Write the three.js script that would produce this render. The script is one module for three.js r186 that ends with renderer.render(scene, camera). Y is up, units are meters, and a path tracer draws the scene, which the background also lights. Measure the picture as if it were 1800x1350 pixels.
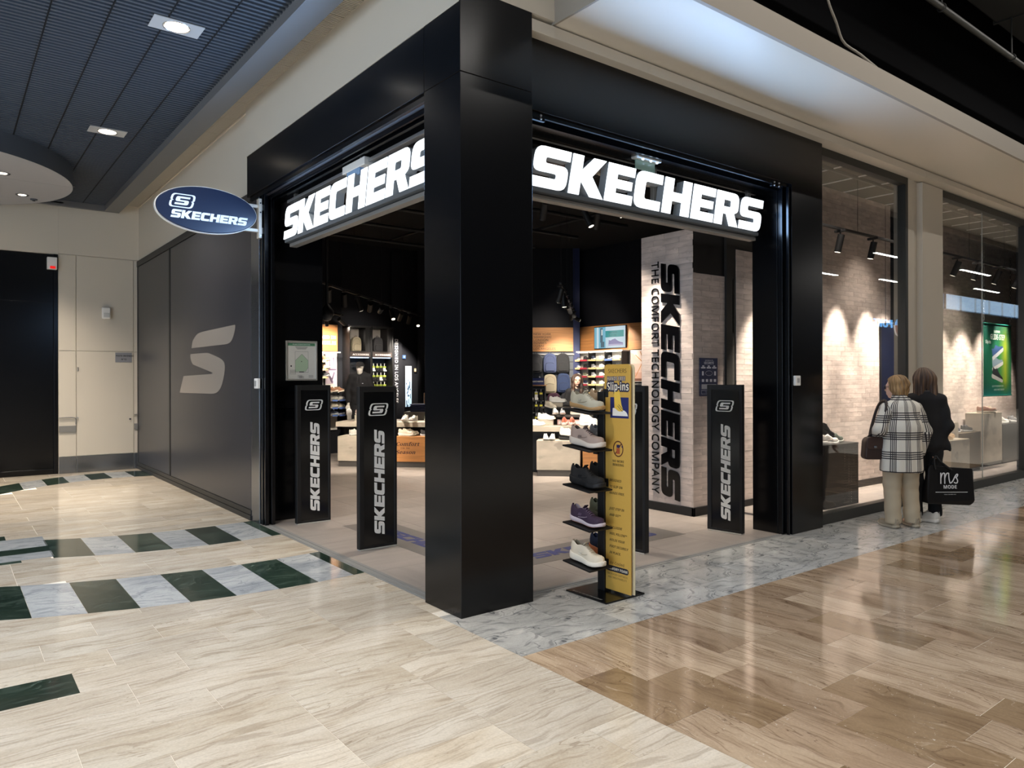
import * as THREE from 'three';
import { RoundedBoxGeometry } from 'three/addons/geometries/RoundedBoxGeometry.js';
import { mergeGeometries } from 'three/addons/utils/BufferGeometryUtils.js';
import { TextGeometry } from 'three/addons/geometries/TextGeometry.js';
import { FontLoader } from 'three/addons/loaders/FontLoader.js';
import { RectAreaLightUniformsLib } from 'three/addons/lights/RectAreaLightUniformsLib.js';
RectAreaLightUniformsLib.init();

// ---------------------------------------------------------------- camera, exposure, light levels
// world: origin at the floor under the shop's corner column; +x runs along the right shopfront, -z along the left one
const scene = new THREE.Scene();
scene.background = new THREE.Color(0x000000);
const camera = new THREE.PerspectiveCamera(2 * Math.atan(675 / 1288) * 180 / Math.PI, 1800 / 1350, 0.05, 120);
camera.position.set(-2.682, 1.58, 4.004);
const lookDir = new THREE.Vector3(0.61302, 0, -0.79007), rightDir = new THREE.Vector3(0.79007, 0, 0.61302);
camera.up.set(rightDir.x * 0.00227, 1, rightDir.z * 0.00227);
camera.lookAt(camera.position.clone().add(lookDir));
camera.setViewOffset(1800, 1350, 0, 10, 1800, 1350);
const renderer = new THREE.WebGLRenderer({ antialias: true });
renderer.toneMapping = THREE.LinearToneMapping;
renderer.toneMappingExposure = 0.9;
renderer.shadowMap.enabled = true;

const WARM = new THREE.Color(1, 0.88, 0.74), NEUTRAL = new THREE.Color(1, 0.95, 0.89), COLD = new THREE.Color(0.33, 0.58, 1);
const POWER = { sign: 24, downlight: 36, disc: 60, hall: 64, track: 34, show: 42, clerestory: 1.2, shelf: 1.6, daylight: 3.3 };

// ---------------------------------------------------------------- helpers
let seedState = 12345;
function rnd() { seedState = (seedState + 0x6d2b79f5) | 0; let t = Math.imul(seedState ^ (seedState >>> 15), 1 | seedState); t = (t + Math.imul(t ^ (t >>> 7), 61 | t)) ^ t; return ((t ^ (t >>> 14)) >>> 0) / 4294967296; }
const V = (x, y, z) => new THREE.Vector3(x, y, z);
const pick = (a) => a[Math.floor(rnd() * a.length)];
const used = new Map();
function numbered(name) { const k = used.get(name) ?? 0; used.set(name, k + 1); return k ? `${name}_${String(k).padStart(3, '0')}` : name; }
function thing(name, label, category, pos = [0, 0, 0], turn = 0, group) {
  const o = new THREE.Group(); o.name = numbered(name); scene.add(o);
  o.position.set(...pos); o.rotation.y = turn; o.userData = { label, category };
  if (group) o.userData.group = group;
  return o;
}
function part(parent, name, geometry, material, label) {
  const m = new THREE.Mesh(geometry, material); m.name = name; parent.add(m);
  if (label) m.userData.label = label;
  return m;
}
function struct(name, geometry, material, label, category) {
  const m = geometry ? new THREE.Mesh(geometry, material) : new THREE.Group();
  m.name = numbered(name); scene.add(m); m.userData.kind = 'structure';
  if (label) { m.userData.label = label; }
  if (category) m.userData.category = category;
  return m;
}
function box(x0, x1, y0, y1, z0, z1) { return new THREE.BoxGeometry(Math.abs(x1 - x0), Math.abs(y1 - y0), Math.abs(z1 - z0)).translate((x0 + x1) / 2, (y0 + y1) / 2, (z0 + z1) / 2); }
function rbox(x0, x1, y0, y1, z0, z1, r = 0.004) {
  const w = Math.abs(x1 - x0), h = Math.abs(y1 - y0), d = Math.abs(z1 - z0);
  return new RoundedBoxGeometry(w, h, d, 1, Math.min(r, w / 2.1, h / 2.1, d / 2.1)).translate((x0 + x1) / 2, (y0 + y1) / 2, (z0 + z1) / 2);
}
// uv in metres from the dominant axis of the normal
function metric(g, ou = 0, ov = 0, s = 1) {
  const p = g.attributes.position, n = g.attributes.normal, uv = new Float32Array(p.count * 2);
  for (let i = 0; i < p.count; i++) {
    const ax = Math.abs(n.getX(i)), ay = Math.abs(n.getY(i)), az = Math.abs(n.getZ(i));
    let u, v;
    if (ay >= ax && ay >= az) { u = p.getX(i); v = p.getZ(i); } else if (ax >= az) { u = p.getZ(i); v = p.getY(i); } else { u = p.getX(i); v = p.getY(i); }
    uv[2 * i] = u * s + ou; uv[2 * i + 1] = v * s + ov;
  }
  g.setAttribute('uv', new THREE.BufferAttribute(uv, 2));
  return g;
}
function merge(list) {
  const gs = list.map((g) => { g = g.index ? g.toNonIndexed() : g.clone(); for (const k of Object.keys(g.attributes)) if (!['position', 'normal', 'uv'].includes(k)) g.deleteAttribute(k); if (!g.attributes.uv) g.setAttribute('uv', new THREE.BufferAttribute(new Float32Array(g.attributes.position.count * 2), 2)); return g; });
  return mergeGeometries(gs);
}
function cyl(a, b, r0, r1 = r0, seg = 14) {
  const d = b.clone().sub(a), L = d.length();
  const g = new THREE.CylinderGeometry(r1, r0, L, seg).translate(0, L / 2, 0);
  g.applyQuaternion(new THREE.Quaternion().setFromUnitVectors(V(0, 1, 0), d.normalize())); g.translate(a.x, a.y, a.z);
  return g;
}
const tube = (pts, r, seg = 24, rad = 8) => new THREE.TubeGeometry(new THREE.CatmullRomCurve3(pts), seg, r, rad);
function std(color, roughness = 0.5, extra = {}) { return new THREE.MeshStandardMaterial({ color, roughness, ...extra }); }
function phys(color, roughness = 0.5, extra = {}) { return new THREE.MeshPhysicalMaterial({ color, roughness, ...extra }); }
const ordinal = ['first', 'second', 'third', 'fourth', 'fifth', 'sixth', 'seventh', 'eighth', 'ninth', 'tenth', 'eleventh', 'twelfth'];

// ---------------------------------------------------------------- textures (colour, grain, print only)
function lattice(period, seed) {
  const t = new Float32Array(period * period); let s = seed * 7919 + 13;
  for (let i = 0; i < t.length; i++) { s = (Math.imul(s, 1664525) + 1013904223) | 0; t[i] = ((s >>> 8) & 0xffff) / 65535; }
  return t;
}
const lats = new Map();
function noise(u, v, px, py, seed) {                       // tileable value noise on the unit square
  const P = Math.max(px, py), key = P * 1000 + seed;
  let L = lats.get(key); if (!L) lats.set(key, L = lattice(P, seed + P));
  let x = u * px, y = v * py; const xi = Math.floor(x), yi = Math.floor(y); x -= xi; y -= yi;
  const x0 = ((xi % px) + px) % px, x1 = (x0 + 1) % px, y0 = ((yi % py) + py) % py, y1 = (y0 + 1) % py;
  x = x * x * (3 - 2 * x); y = y * y * (3 - 2 * y);
  const a = L[y0 * P + x0], b = L[y0 * P + x1], c = L[y1 * P + x0], d = L[y1 * P + x1];
  return (a + (b - a) * x) * (1 - y) + (c + (d - c) * x) * y;
}
function fbm(u, v, px, py, oct, seed) { let s = 0, a = 0.5, n = 0; for (let i = 0; i < oct; i++) { s += a * noise(u, v, px << i, py << i, seed + i); n += a; a *= 0.52; } return s / n; }
function tex(size, fn, repeat = 1, srgb = true, h = size) {
  const d = new Uint8Array(size * h * 4);
  for (let j = 0; j < h; j++) for (let i = 0; i < size; i++) {
    const c = fn((i + 0.5) / size, (j + 0.5) / h), k = (j * size + i) * 4;
    d[k] = Math.max(0, Math.min(255, c[0])); d[k + 1] = Math.max(0, Math.min(255, c[1])); d[k + 2] = Math.max(0, Math.min(255, c[2])); d[k + 3] = 255;
  }
  const t = new THREE.DataTexture(d, size, h); t.magFilter = THREE.LinearFilter; t.minFilter = THREE.LinearFilter;
  t.wrapS = t.wrapT = THREE.RepeatWrapping; if (srgb) t.colorSpace = THREE.SRGBColorSpace; t.repeat.set(repeat, repeat); t.needsUpdate = true;
  return t;
}
function canvasTex(w, h, draw) {
  const c = document.createElement('canvas'); c.width = w; c.height = h; const g = c.getContext('2d'); draw(g, w, h);
  const t = new THREE.CanvasTexture(c); t.colorSpace = THREE.SRGBColorSpace; t.wrapS = t.wrapT = THREE.RepeatWrapping; return t;
}
const mix3 = (a, b, t) => [a[0] + (b[0] - a[0]) * t, a[1] + (b[1] - a[1]) * t, a[2] + (b[2] - a[2]) * t];
const sm = (a, b, x) => { x = Math.max(0, Math.min(1, (x - a) / (b - a))); return x * x * (3 - 2 * x); };
// a veined stone: streaks run along u
function stone(seed, c0, c1, vein, o = {}) {
  const { px = 2, py = 10, warp = 0.06, veins = 0.5, fleck = 0.3, size = 512 } = o;
  return tex(size, (u, v) => {
    const w = fbm(u, v, 2, 3, 4, seed) - 0.5, w2 = fbm(u, v, 5, 9, 3, seed + 5) - 0.5, vv = v + w * warp * 2.4 + w2 * 0.02 + Math.sin(u * 6.283) * 0.012;
    const n = fbm(u, vv, px, py, 5, seed + 11), m = fbm(u, vv, px * 2, py * 2, 4, seed + 23), q = fbm(u, vv, px, py * 3, 3, seed + 71), cloud = fbm(u, v, 4, 6, 4, seed + 83);
    let c = mix3(c0, c1, 0.65 * sm(0.28, 0.72, n) + 0.35 * sm(0.35, 0.65, cloud));
    const gate = sm(0.47, 0.64, fbm(u, vv, 2, 4, 3, seed + 37)), gate2 = sm(0.4, 0.7, fbm(u, v, 3, 5, 3, seed + 39));
    c = mix3(c, vein, (1 - sm(0.002, 0.016, Math.abs(m - 0.5))) * gate * veins);
    c = mix3(c, vein, (1 - sm(0, 0.02, Math.abs(q - 0.46))) * gate2 * veins * 0.55);
    c = mix3(c, [236, 230, 218], (1 - sm(0, 0.012, Math.abs(q - 0.58))) * gate * 0.3);
    const fine = fbm(u, vv, px * 3, py * 8, 3, seed + 61); c = mix3(c, vein, sm(0.54, 0.74, fine) * 0.3 * (0.4 + veins)); c = mix3(c, c0, sm(0.46, 0.3, fine) * 0.3);
    const g = noise(u, v, 160, 200, seed + 41), fl = sm(0.9, 1.0, noise(u, v, 130, 170, seed + 53)) * sm(0.42, 0.6, fbm(u, vv, 6, 10, 2, seed + 57)), pit = sm(0.93, 1.0, noise(u, v, 150, 190, seed + 91)) * gate2;
    c = mix3(c, [228, 220, 208], fl * fleck * 1.4); c = mix3(c, vein, pit * 0.5);
    const k = 1 + (g - 0.5) * 0.06; return [c[0] * k, c[1] * k, c[2] * k];
  }, 1 / 1.2);
}
// ---------------------------------------------------------------- materials
const M = {};
const beigeTex = [stone(1, [214, 205, 190], [190, 177, 158], [126, 110, 92], { veins: 0.42, size: 1024 }), stone(2, [216, 207, 192], [198, 186, 168], [124, 109, 91], { py: 14, veins: 0.42, size: 1024 }), stone(3, [218, 209, 193], [195, 181, 160], [130, 113, 93], { py: 8, veins: 0.42, size: 1024 })];
const brownTex = [stone(4, [178, 154, 128], [146, 122, 98], [104, 82, 62], { py: 8, warp: 0.1, fleck: 0.6, veins: 0.7, size: 1024 }), stone(5, [190, 168, 142], [160, 137, 112], [112, 90, 70], { py: 12, fleck: 0.5, veins: 0.75, size: 1024 }), stone(6, [150, 126, 98], [128, 105, 80], [96, 76, 56], { py: 6, warp: 0.16, fleck: 0.7, veins: 0.6, size: 1024 })];
const whiteTex = stone(7, [190, 192, 191], [162, 166, 169], [120, 126, 132], { px: 3, py: 5, warp: 0.16, veins: 0.75, fleck: 0.1 });
const greyTex = stone(8, [192, 190, 185], [158, 158, 154], [90, 92, 94], { px: 3, py: 5, warp: 0.2, veins: 0.85, fleck: 0.15 });
const greenTex = stone(9, [34, 48, 40], [48, 62, 52], [98, 112, 102], { px: 3, py: 5, warp: 0.24, veins: 0.75, fleck: 0.1 });
const slabTex = tex(512, (u, v) => { const n = fbm(u, v, 2, 4, 5, 61), m = fbm(u, v, 3, 24, 4, 67), g = noise(u, v, 200, 200, 5); const k = 0.88 + 0.2 * n + 0.1 * (m - 0.5) + (g - 0.5) * 0.03; return [158 * k, 149 * k, 142 * k]; }, 1 / 1.6);
const tint = (t, tones, rough) => tones.map((k) => new THREE.MeshStandardMaterial({ map: t, color: new THREE.Color(k, k, k), roughness: rough }));
M.beige = beigeTex.flatMap((t) => tint(t, [1, 0.94, 0.88], 0.1));
M.brown = [...tint(brownTex[0], [1, 0.9], 0.09), ...tint(brownTex[1], [1, 0.92], 0.09), ...tint(brownTex[2], [0.95], 0.09), ...tint(brownTex[1], [1.04], 0.09)];
M.white = tint(whiteTex, [1, 0.93, 1.04], 0.12); M.grey = tint(greyTex, [1, 0.9, 1.06], 0.14); M.green = tint(greenTex, [1, 1.25, 0.85], 0.1);
M.slab = tint(slabTex, [1, 0.94, 1.04], 0.42); M.slabDark = std(0x6f6a66, 0.45);
M.grout = std(0xf0e8da, 0.7); M.groutGrey = std(0x8d8a86, 0.7);
M.black = phys(0x040508, 0.22, { specularIntensity: 0.85 }); M.blackMatt = std(0x0b0b0d, 0.55); M.void = phys(0x040406, 0.9, { specularIntensity: 0.15 }); M.blackGloss = phys(0x0a0b0d, 0.14);
M.cream = std(0xcdc4b4, 0.62); M.creamGloss = std(0xd6cdbd, 0.4); M.creamDark = std(0x9d9487, 0.6);
M.darkCeil = std(0x424a54, 0.55); M.darkCeilBack = std(0x14171b, 0.9); M.bulk = std(0x69696a, 0.5); M.disc = std(0xa9a9ac, 0.55); M.discRim = std(0x50555c, 0.6);
M.perf = std(0xbab3a6, 0.6); M.white1 = std(0xe9e7e2, 0.5); M.alu = std(0xb9bbbd, 0.32, { metalness: 0.8 }); M.steel = std(0x8d9197, 0.24, { metalness: 0.95 }); M.greyMetal = std(0x8a8884, 0.45, { metalness: 0.3 });
M.panelGrey = phys(0x35353a, 0.3, { specularIntensity: 0.7 }); M.panelFrame = std(0x2a2927, 0.5); M.filmS = std(0x8f8880, 0.45);
M.navy = std(0x060914, 0.8); M.navyLight = std(0x18244f, 0.6); M.shopCeil = std(0x030304, 0.98);
M.glow = new THREE.MeshStandardMaterial({ color: 0xffffff, emissive: 0xf1f8ff, emissiveIntensity: 1.6 });
M.glowWarm = new THREE.MeshStandardMaterial({ color: 0xffffff, emissive: 0xfff0d8, emissiveIntensity: 4 });
M.glowCold = new THREE.MeshStandardMaterial({ color: 0xffffff, emissive: 0xcfe6ff, emissiveIntensity: 2.5 });
M.letterSide = std(0x9ba3aa, 0.45); M.letterWhite = std(0xd9e4f2, 0.45); M.letterPrint = std(0xe8e6e1, 0.5); M.letterBlack = phys(0x08080a, 0.12); M.letterInk = std(0x121212, 0.5); M.letterBlue = std(0x25306e, 0.5);
M.glass = phys(0xffffff, 0.0, { transmission: 1, thickness: 0, ior: 1.5 });
const brickTex = [71, 73, 79].map((s) => tex(256, (u, v) => { const n = fbm(u, v, 3, 8, 5, s), m = fbm(u, v, 4, 30, 3, s + 3), d = sm(0.6, 0.75, fbm(u, v, 8, 12, 4, s + 5)); let k = 0.86 + 0.24 * n + 0.1 * (m - 0.5); let c = [206 * k, 192 * k, 184 * k]; c = mix3(c, [158, 144, 136], d * 0.3); return c; }, 1 / 0.7));
M.brick = brickTex.flatMap((t) => tint(t, [1, 0.95, 1.04], 0.8)); M.brickJoint = std(0x847971, 0.9);
const concTex = tex(512, (u, v) => { const n = fbm(u, v, 3, 5, 6, 91), m = fbm(u, v, 2, 14, 4, 95), d = sm(0.58, 0.72, fbm(u, v, 4, 5, 5, 97)); let k = 0.82 + 0.25 * n + 0.12 * (m - 0.5); let c = [192 * k, 182 * k, 166 * k]; return mix3(c, [120, 112, 102], d * 0.4); }, 1);
M.conc = std(0xffffff, 0.7, { map: concTex }); M.concDark = std(0x4a4744, 0.7);
const woodTex = tex(512, (u, v) => { const w = fbm(u, v, 2, 4, 3, 101) * 0.05, n = fbm(u, v + w, 2, 40, 4, 103), m = fbm(u, v, 3, 100, 2, 107); const k = 0.85 + 0.25 * n + 0.1 * (m - 0.5); return [190 * k, 132 * k, 78 * k]; }, 1);
M.wood = std(0xffffff, 0.55, { map: woodTex });
M.shelfWhite = std(0xd8d3ca, 0.6); M.red = std(0xa83440, 0.5); M.yellowPlate = std(0xd8c08a, 0.5); M.bluePlate = std(0x5d78c0, 0.5);

const loader = new FontLoader();
const fontReg = await loader.loadAsync('fonts/droid/droid_sans_regular.typeface.json'), fontBold = await loader.loadAsync('fonts/droid/droid_sans_bold.typeface.json');
function text(str, size, depth = 0.004, font = fontReg, sx = 1) {
  const g = new TextGeometry(str, { font, size, depth, curveSegments: 3, bevelEnabled: false }); g.scale(sx, 1, 1); g.computeBoundingBox(); g.translate(-g.boundingBox.min.x, 0, 0); g.computeBoundingBox(); return g;
}
// ---- the wide slanted logotype, drawn letter by letter (height 1)
function path(P, pts) {
  const n = pts.length;
  for (let i = 0; i < n; i++) {
    const p = pts[i], a = pts[(i + n - 1) % n], b = pts[(i + 1) % n], r = p[2] ?? 0;
    if (!r) { i ? P.lineTo(p[0], p[1]) : P.moveTo(p[0], p[1]); continue; }
    const da = Math.hypot(a[0] - p[0], a[1] - p[1]), db = Math.hypot(b[0] - p[0], b[1] - p[1]), ra = Math.min(r, da * 0.49), rb = Math.min(r, db * 0.49);
    const s = [p[0] + (a[0] - p[0]) * ra / da, p[1] + (a[1] - p[1]) * ra / da], e = [p[0] + (b[0] - p[0]) * rb / db, p[1] + (b[1] - p[1]) * rb / db];
    i ? P.lineTo(...s) : P.moveTo(...s); P.quadraticCurveTo(p[0], p[1], ...e);
  }
  P.closePath(); return P;
}
const glyph = {
  S: [1.12, [[0, 0], [1.1, 0, 0.26], [1.1, 0.6, 0.2], [0.36, 0.6, 0.06], [0.36, 0.75, 0.06], [1.12, 0.75], [1.12, 1], [0, 1, 0.26], [0, 0.38, 0.2], [0.74, 0.38, 0.06], [0.74, 0.25, 0.06], [0, 0.25]]],
  K: [1.16, [[0, 0], [0.36, 0], [0.36, 0.36], [0.72, 0], [1.18, 0], [0.72, 0.52], [1.14, 1], [0.7, 1], [0.36, 0.64], [0.36, 1], [0, 1]]],
  E: [1.0, [[0, 0], [1, 0], [1, 0.25], [0.37, 0.25], [0.37, 0.38], [0.94, 0.38], [0.94, 0.61], [0.37, 0.61], [0.37, 0.75], [1, 0.75], [1, 1], [0, 1]]],
  C: [1.06, [[0, 0, 0.28], [1.03, 0], [1.03, 0.26], [0.38, 0.26, 0.08], [0.38, 0.74, 0.08], [1.03, 0.74], [1.03, 1], [0, 1, 0.28]]],
  H: [1.16, [[0, 0], [0.37, 0], [0.37, 0.37], [0.77, 0.37], [0.77, 0], [1.14, 0], [1.14, 1], [0.77, 1], [0.77, 0.62], [0.37, 0.62], [0.37, 1], [0, 1]]],
  R: [1.12, [[0, 0], [0.37, 0], [0.37, 0.34], [0.52, 0.34], [0.72, 0], [1.14, 0], [0.9, 0.38], [1.08, 0.46, 0.1], [1.08, 1, 0.26], [0, 1]], [[0.37, 0.56], [0.37, 0.76], [0.7, 0.76, 0.05], [0.7, 0.56, 0.05]]],
};
function letterGeo(ch, h, depth, sx = 1, shear = 0.2) {
  const [, pts, hole] = glyph[ch], s = path(new THREE.Shape(), pts); if (hole) s.holes.push(path(new THREE.Path(), hole));
  const g = new THREE.ExtrudeGeometry(s, { depth: 1, bevelEnabled: false, curveSegments: 4 });
  g.applyMatrix4(new THREE.Matrix4().set(h * sx, shear * h, 0, 0, 0, h, 0, 0, 0, 0, depth, 0, 0, 0, 0, 1)); g.computeVertexNormals(); return g;
}
const WORD = [...'SKECHERS'], GAP = 0.06;
function wordLetters(h, depth, sx = 1) { let x = 0; return WORD.map((c) => { const g = letterGeo(c, h, depth, sx).translate(x * h * sx, 0, 0), at = x * h * sx; x += glyph[c][0] + GAP; return { g, at, w: glyph[c][0] * h * sx }; }); }
const wordLength = (h, sx = 1) => (WORD.reduce((a, c) => a + glyph[c][0] + GAP, 0) - GAP) * h * sx;
const wordGeo = (h, depth, sx = 1) => merge(wordLetters(h, depth, sx).map((l) => l.g));
function emblemGeo(h, depth) {
  const outer = [[0, 0, 0.24], [1.6, 0, 0.24], [1.62, 0.46, 0.1], [1.5, 0.5], [1.62, 0.54, 0.1], [1.6, 1, 0.24], [0, 1, 0.24], [-0.02, 0.54, 0.1], [0.1, 0.5], [-0.02, 0.46, 0.1]];
  const inner = outer.map(([x, y, r]) => [0.8 + (x - 0.8) * 0.83, 0.5 + (y - 0.5) * 0.86, r && r * 0.8]).reverse();
  const ring = path(new THREE.Shape(), outer); ring.holes.push(path(new THREE.Path(), inner));
  const S = path(new THREE.Shape(), [[0, 0], [1.1, 0, 0.26], [1.1, 0.57, 0.2], [0.34, 0.57, 0.05], [0.34, 0.78, 0.05], [1.12, 0.78], [1.12, 1], [0, 1, 0.26], [0, 0.39, 0.2], [0.76, 0.39, 0.05], [0.76, 0.22, 0.05], [0, 0.22]].map(([x, y, r]) => [0.34 + x * 0.83, 0.2 + y * 0.6, r && r * 0.6]));
  const g = merge([ring, S].map((s) => new THREE.ExtrudeGeometry(s, { depth: 1, bevelEnabled: false, curveSegments: 4 })));
  g.applyMatrix4(new THREE.Matrix4().set(h, 0.28 * h, 0, 0, 0, h, 0, 0, 0, 0, depth, 0, 0, 0, 0, 1)); g.computeVertexNormals(); return g;
}
function rectLight(w, h, pos, dir, color, L) { const l = new THREE.RectAreaLight(color, L, w, h); l.position.copy(pos); l.lookAt(pos.clone().add(dir)); l.name = 'lamp_glow'; scene.add(l); return l; }
function spot(pos, target, color, I, angle = 0.5, penumbra = 0.6, radius = 1.5) {
  const l = new THREE.SpotLight(color, I, 0, angle, penumbra, 2); l.position.copy(pos); l.target.position.copy(target); l.shadow.radius = radius; l.castShadow = true; l.name = 'spot_lamp'; l.target.name = 'lamp_target'; scene.add(l); scene.add(l.target); return l;
}

// ---------------------------------------------------------------- floors (each tile its own piece)
const PITCH = 0.3067, X0 = -0.09, Z0 = 0.078, JOINT = 0.0024, TH = 0.02;
const tileCache = new Map();
function tileGeo(lx, lz, along, variant) {
  const key = [lx.toFixed(4), lz.toFixed(4), along, variant].join();
  if (!tileCache.has(key)) {
    const g = box(JOINT / 2, lx - JOINT / 2, -TH, 0, JOINT / 2, lz - JOINT / 2), p = g.attributes.position, uv = g.attributes.uv;
    for (let i = 0; i < p.count; i++) { const a = along === 'x' ? p.getX(i) : p.getZ(i), b = along === 'x' ? p.getZ(i) : p.getX(i); uv.setXY(i, a + variant * 0.437, b + variant * 0.731); }
    tileCache.set(key, g);
  }
  return tileCache.get(key);
}
function tile(parent, x, z, lx, lz, along, mats, y = 0) {
  const m = part(parent, 'tile', tileGeo(lx, lz, along, Math.floor(rnd() * 5)), pick(mats)); m.position.set(x, y, z); return m;
}
const bandNear = [(x) => -2.33 - 0.135 * (x + 0.5) ** 2, (x) => -1.42 - 0.12 * (x + 0.5) ** 2];
const bandMid = [(x) => -4.17 - 0.17 * (x + 0.5) ** 2, (x) => -3.27 - 0.17 * (x + 0.5) ** 2];
const bandFar = [(x) => -9.98 + 0.34 * (x + 0.5) ** 2, (x) => -9.17 + 0.36 * (x + 0.5) ** 2];
const floor = struct('floor', box(-9, 0.03, -0.2, -0.0015, -10.6, 9), M.grout, 'polished floor of beige veined stone tiles in long rows');
for (let k = -34; k < 11; k++) {
  const z = Z0 + k * PITCH, xEnd = z + PITCH > 0.02 ? X0 : 0.03; if (z < -10.35) continue;
  let x = X0 - (11 + Math.floor(rnd() * 3)) * PITCH;
  while (x < xEnd - 0.01) {
    let L = PITCH * pick([2, 2, 3, 2]); if (x + L > xEnd - 0.02) L = xEnd - x;
    const mid = x + L / 2, zz = z + PITCH / 2;
    const inside = [bandNear, bandMid, bandFar].some(([a, b]) => zz - PITCH / 2 > a(mid) + 0.03 && zz + PITCH / 2 < b(mid) - 0.03);
    if (!inside) tile(floor, x, z, L, PITCH, 'x', M.beige);
    x += L;
  }
}
function bandTile(x0, x1, band, mats) {
  const g = box(x0 + JOINT / 2, x1 - JOINT / 2, -TH, 0.0012, 0, 1), p = g.attributes.position, uv = g.attributes.uv, o = rnd() * 5;
  for (let i = 0; i < p.count; i++) { const x = p.getX(i); p.setZ(i, p.getZ(i) < 0.5 ? band[0](x) : band[1](x)); uv.setXY(i, p.getX(i) + o, p.getZ(i) + o * 0.7); }
  g.computeVertexNormals(); part(floor, 'tile', g, pick(mats));
}
const dark = M.green, pale = M.white;
for (let i = -1; i < 10; i++) {
  for (const [band, edge] of [[bandNear, -0.075], [bandMid, -0.075], [bandFar, -0.24]]) {
    const x1 = i < 0 ? 0.028 : edge - i * PITCH, x0 = i < 0 ? edge : x1 - PITCH;
    if (band !== bandMid || i < 6) bandTile(x0, x1, band, i % 2 ? dark : pale);
  }
}
for (const [x0, x1, z0, z1, m] of [[-2.9, -1.9, -3.95, -3.67, pale], [-2.9, -1.9, -4.2, -3.95, dark], [-2.9, -1.9, -4.72, -4.2, pale], [-2.6, -2.15, -3.67, -3.58, dark], [-2.9, -2.2, -4.95, -4.72, dark], [-2.755, -2.14, -0.555, -0.248, dark]]) { const t = tile(floor, x0, z0, x1 - x0, z1 - z0, 'x', m, 0.0012); t.scale.y = 1; }

const floorBrown = struct('floor', box(-0.09, 46, -0.2, -0.0015, 0.75, 9), M.grout, 'polished floor of brown veined stone tiles beyond the grey border');
for (let i = 0; i < 40; i++) {
  const x = X0 + i * PITCH; let z = 0.752, first = pick([0.44, 0.66, 0.85, 0.3]);
  while (z < 3.4) { const L = first || pick([PITCH * 2, PITCH * 2, PITCH * 2.17]); first = 0; tile(floorBrown, x, z, PITCH, Math.round(L * 1000) / 1000, 'z', M.brown); z += L; }
}
const floorGrey = struct('floor', box(-0.09, 46, -0.2, -0.0015, -0.22, 0.75), M.groutGrey, 'border of grey veined marble tiles along the shopfront');
for (let r = 0; r < 3; r++) for (let x = -0.09 - (r === 1 ? 0 : 0); x < 12; x += 0.0) {
  let L = x < 0 ? pick([0.3, 0.6, 0.45]) : pick([0.6, 0.6, 0.45]); tile(floorGrey, x, -0.13 + r * 0.2933, L, 0.2933, 'x', M.grey); x += L;
}
for (let x = 4.64; x < 12; x += 0.6) tile(floorGrey, x, -0.25, 0.6, 0.12, 'x', M.grey);
const floorShop = struct('floor', box(0.03, 9.2, -0.2, -0.0015, -10.6, -0.13), M.groutGrey, 'matt floor of taupe stone tiles inside the shop');
for (let i = 0; i < 15; i++) for (let j = 0; j < 17; j++) {
  const x = 0.14 + i * 0.6, z = -0.2 - (j + 1) * 0.61; if (x > 4.9 && z > -2.4) continue; tile(floorShop, x, z, 0.6, 0.61, pick(['x', 'x', 'z']), M.slab);
}
part(floorShop, 'inlay', merge([box(0.7, 1.2, -TH, 0.001, -3.33, -0.78), box(1.2, 3.25, -TH, 0.001, -1.24, -0.78)]), M.slabDark, 'darker grey inlay strip');
part(floorShop, 'lettering', wordGeo(0.17, 0.0012, 1.02).rotateX(-Math.PI / 2).translate(1.42, 0.0008, -0.93), M.letterBlue, 'blue shop name inlaid before the right opening');
part(floorShop, 'lettering', wordGeo(0.17, 0.0012, 1.02).rotateX(-Math.PI / 2).rotateY(-Math.PI / 2).translate(0.87, 0.0008, -3.1), M.letterBlue, 'blue shop name inlaid before the left opening');
struct('trim_1', merge([box(0.03, 0.14, -0.1, 0.002, -3.82, -0.46), box(0.045, 0.06, -0.1, 0.006, -3.82, -0.46), box(0.1, 0.112, -0.1, 0.006, -3.82, -0.46)]), std(0x8e8e8c, 0.5, { metalness: 0.2 }), 'grey metal threshold strip of the left opening');
struct('trim_2', merge([box(0.61, 3.98, -0.1, 0.002, -0.2, -0.13), box(0.61, 3.98, -0.1, 0.005, -0.175, -0.16)]), std(0x8e8e8c, 0.5, { metalness: 0.2 }), 'grey metal threshold strip of the right opening');
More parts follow.
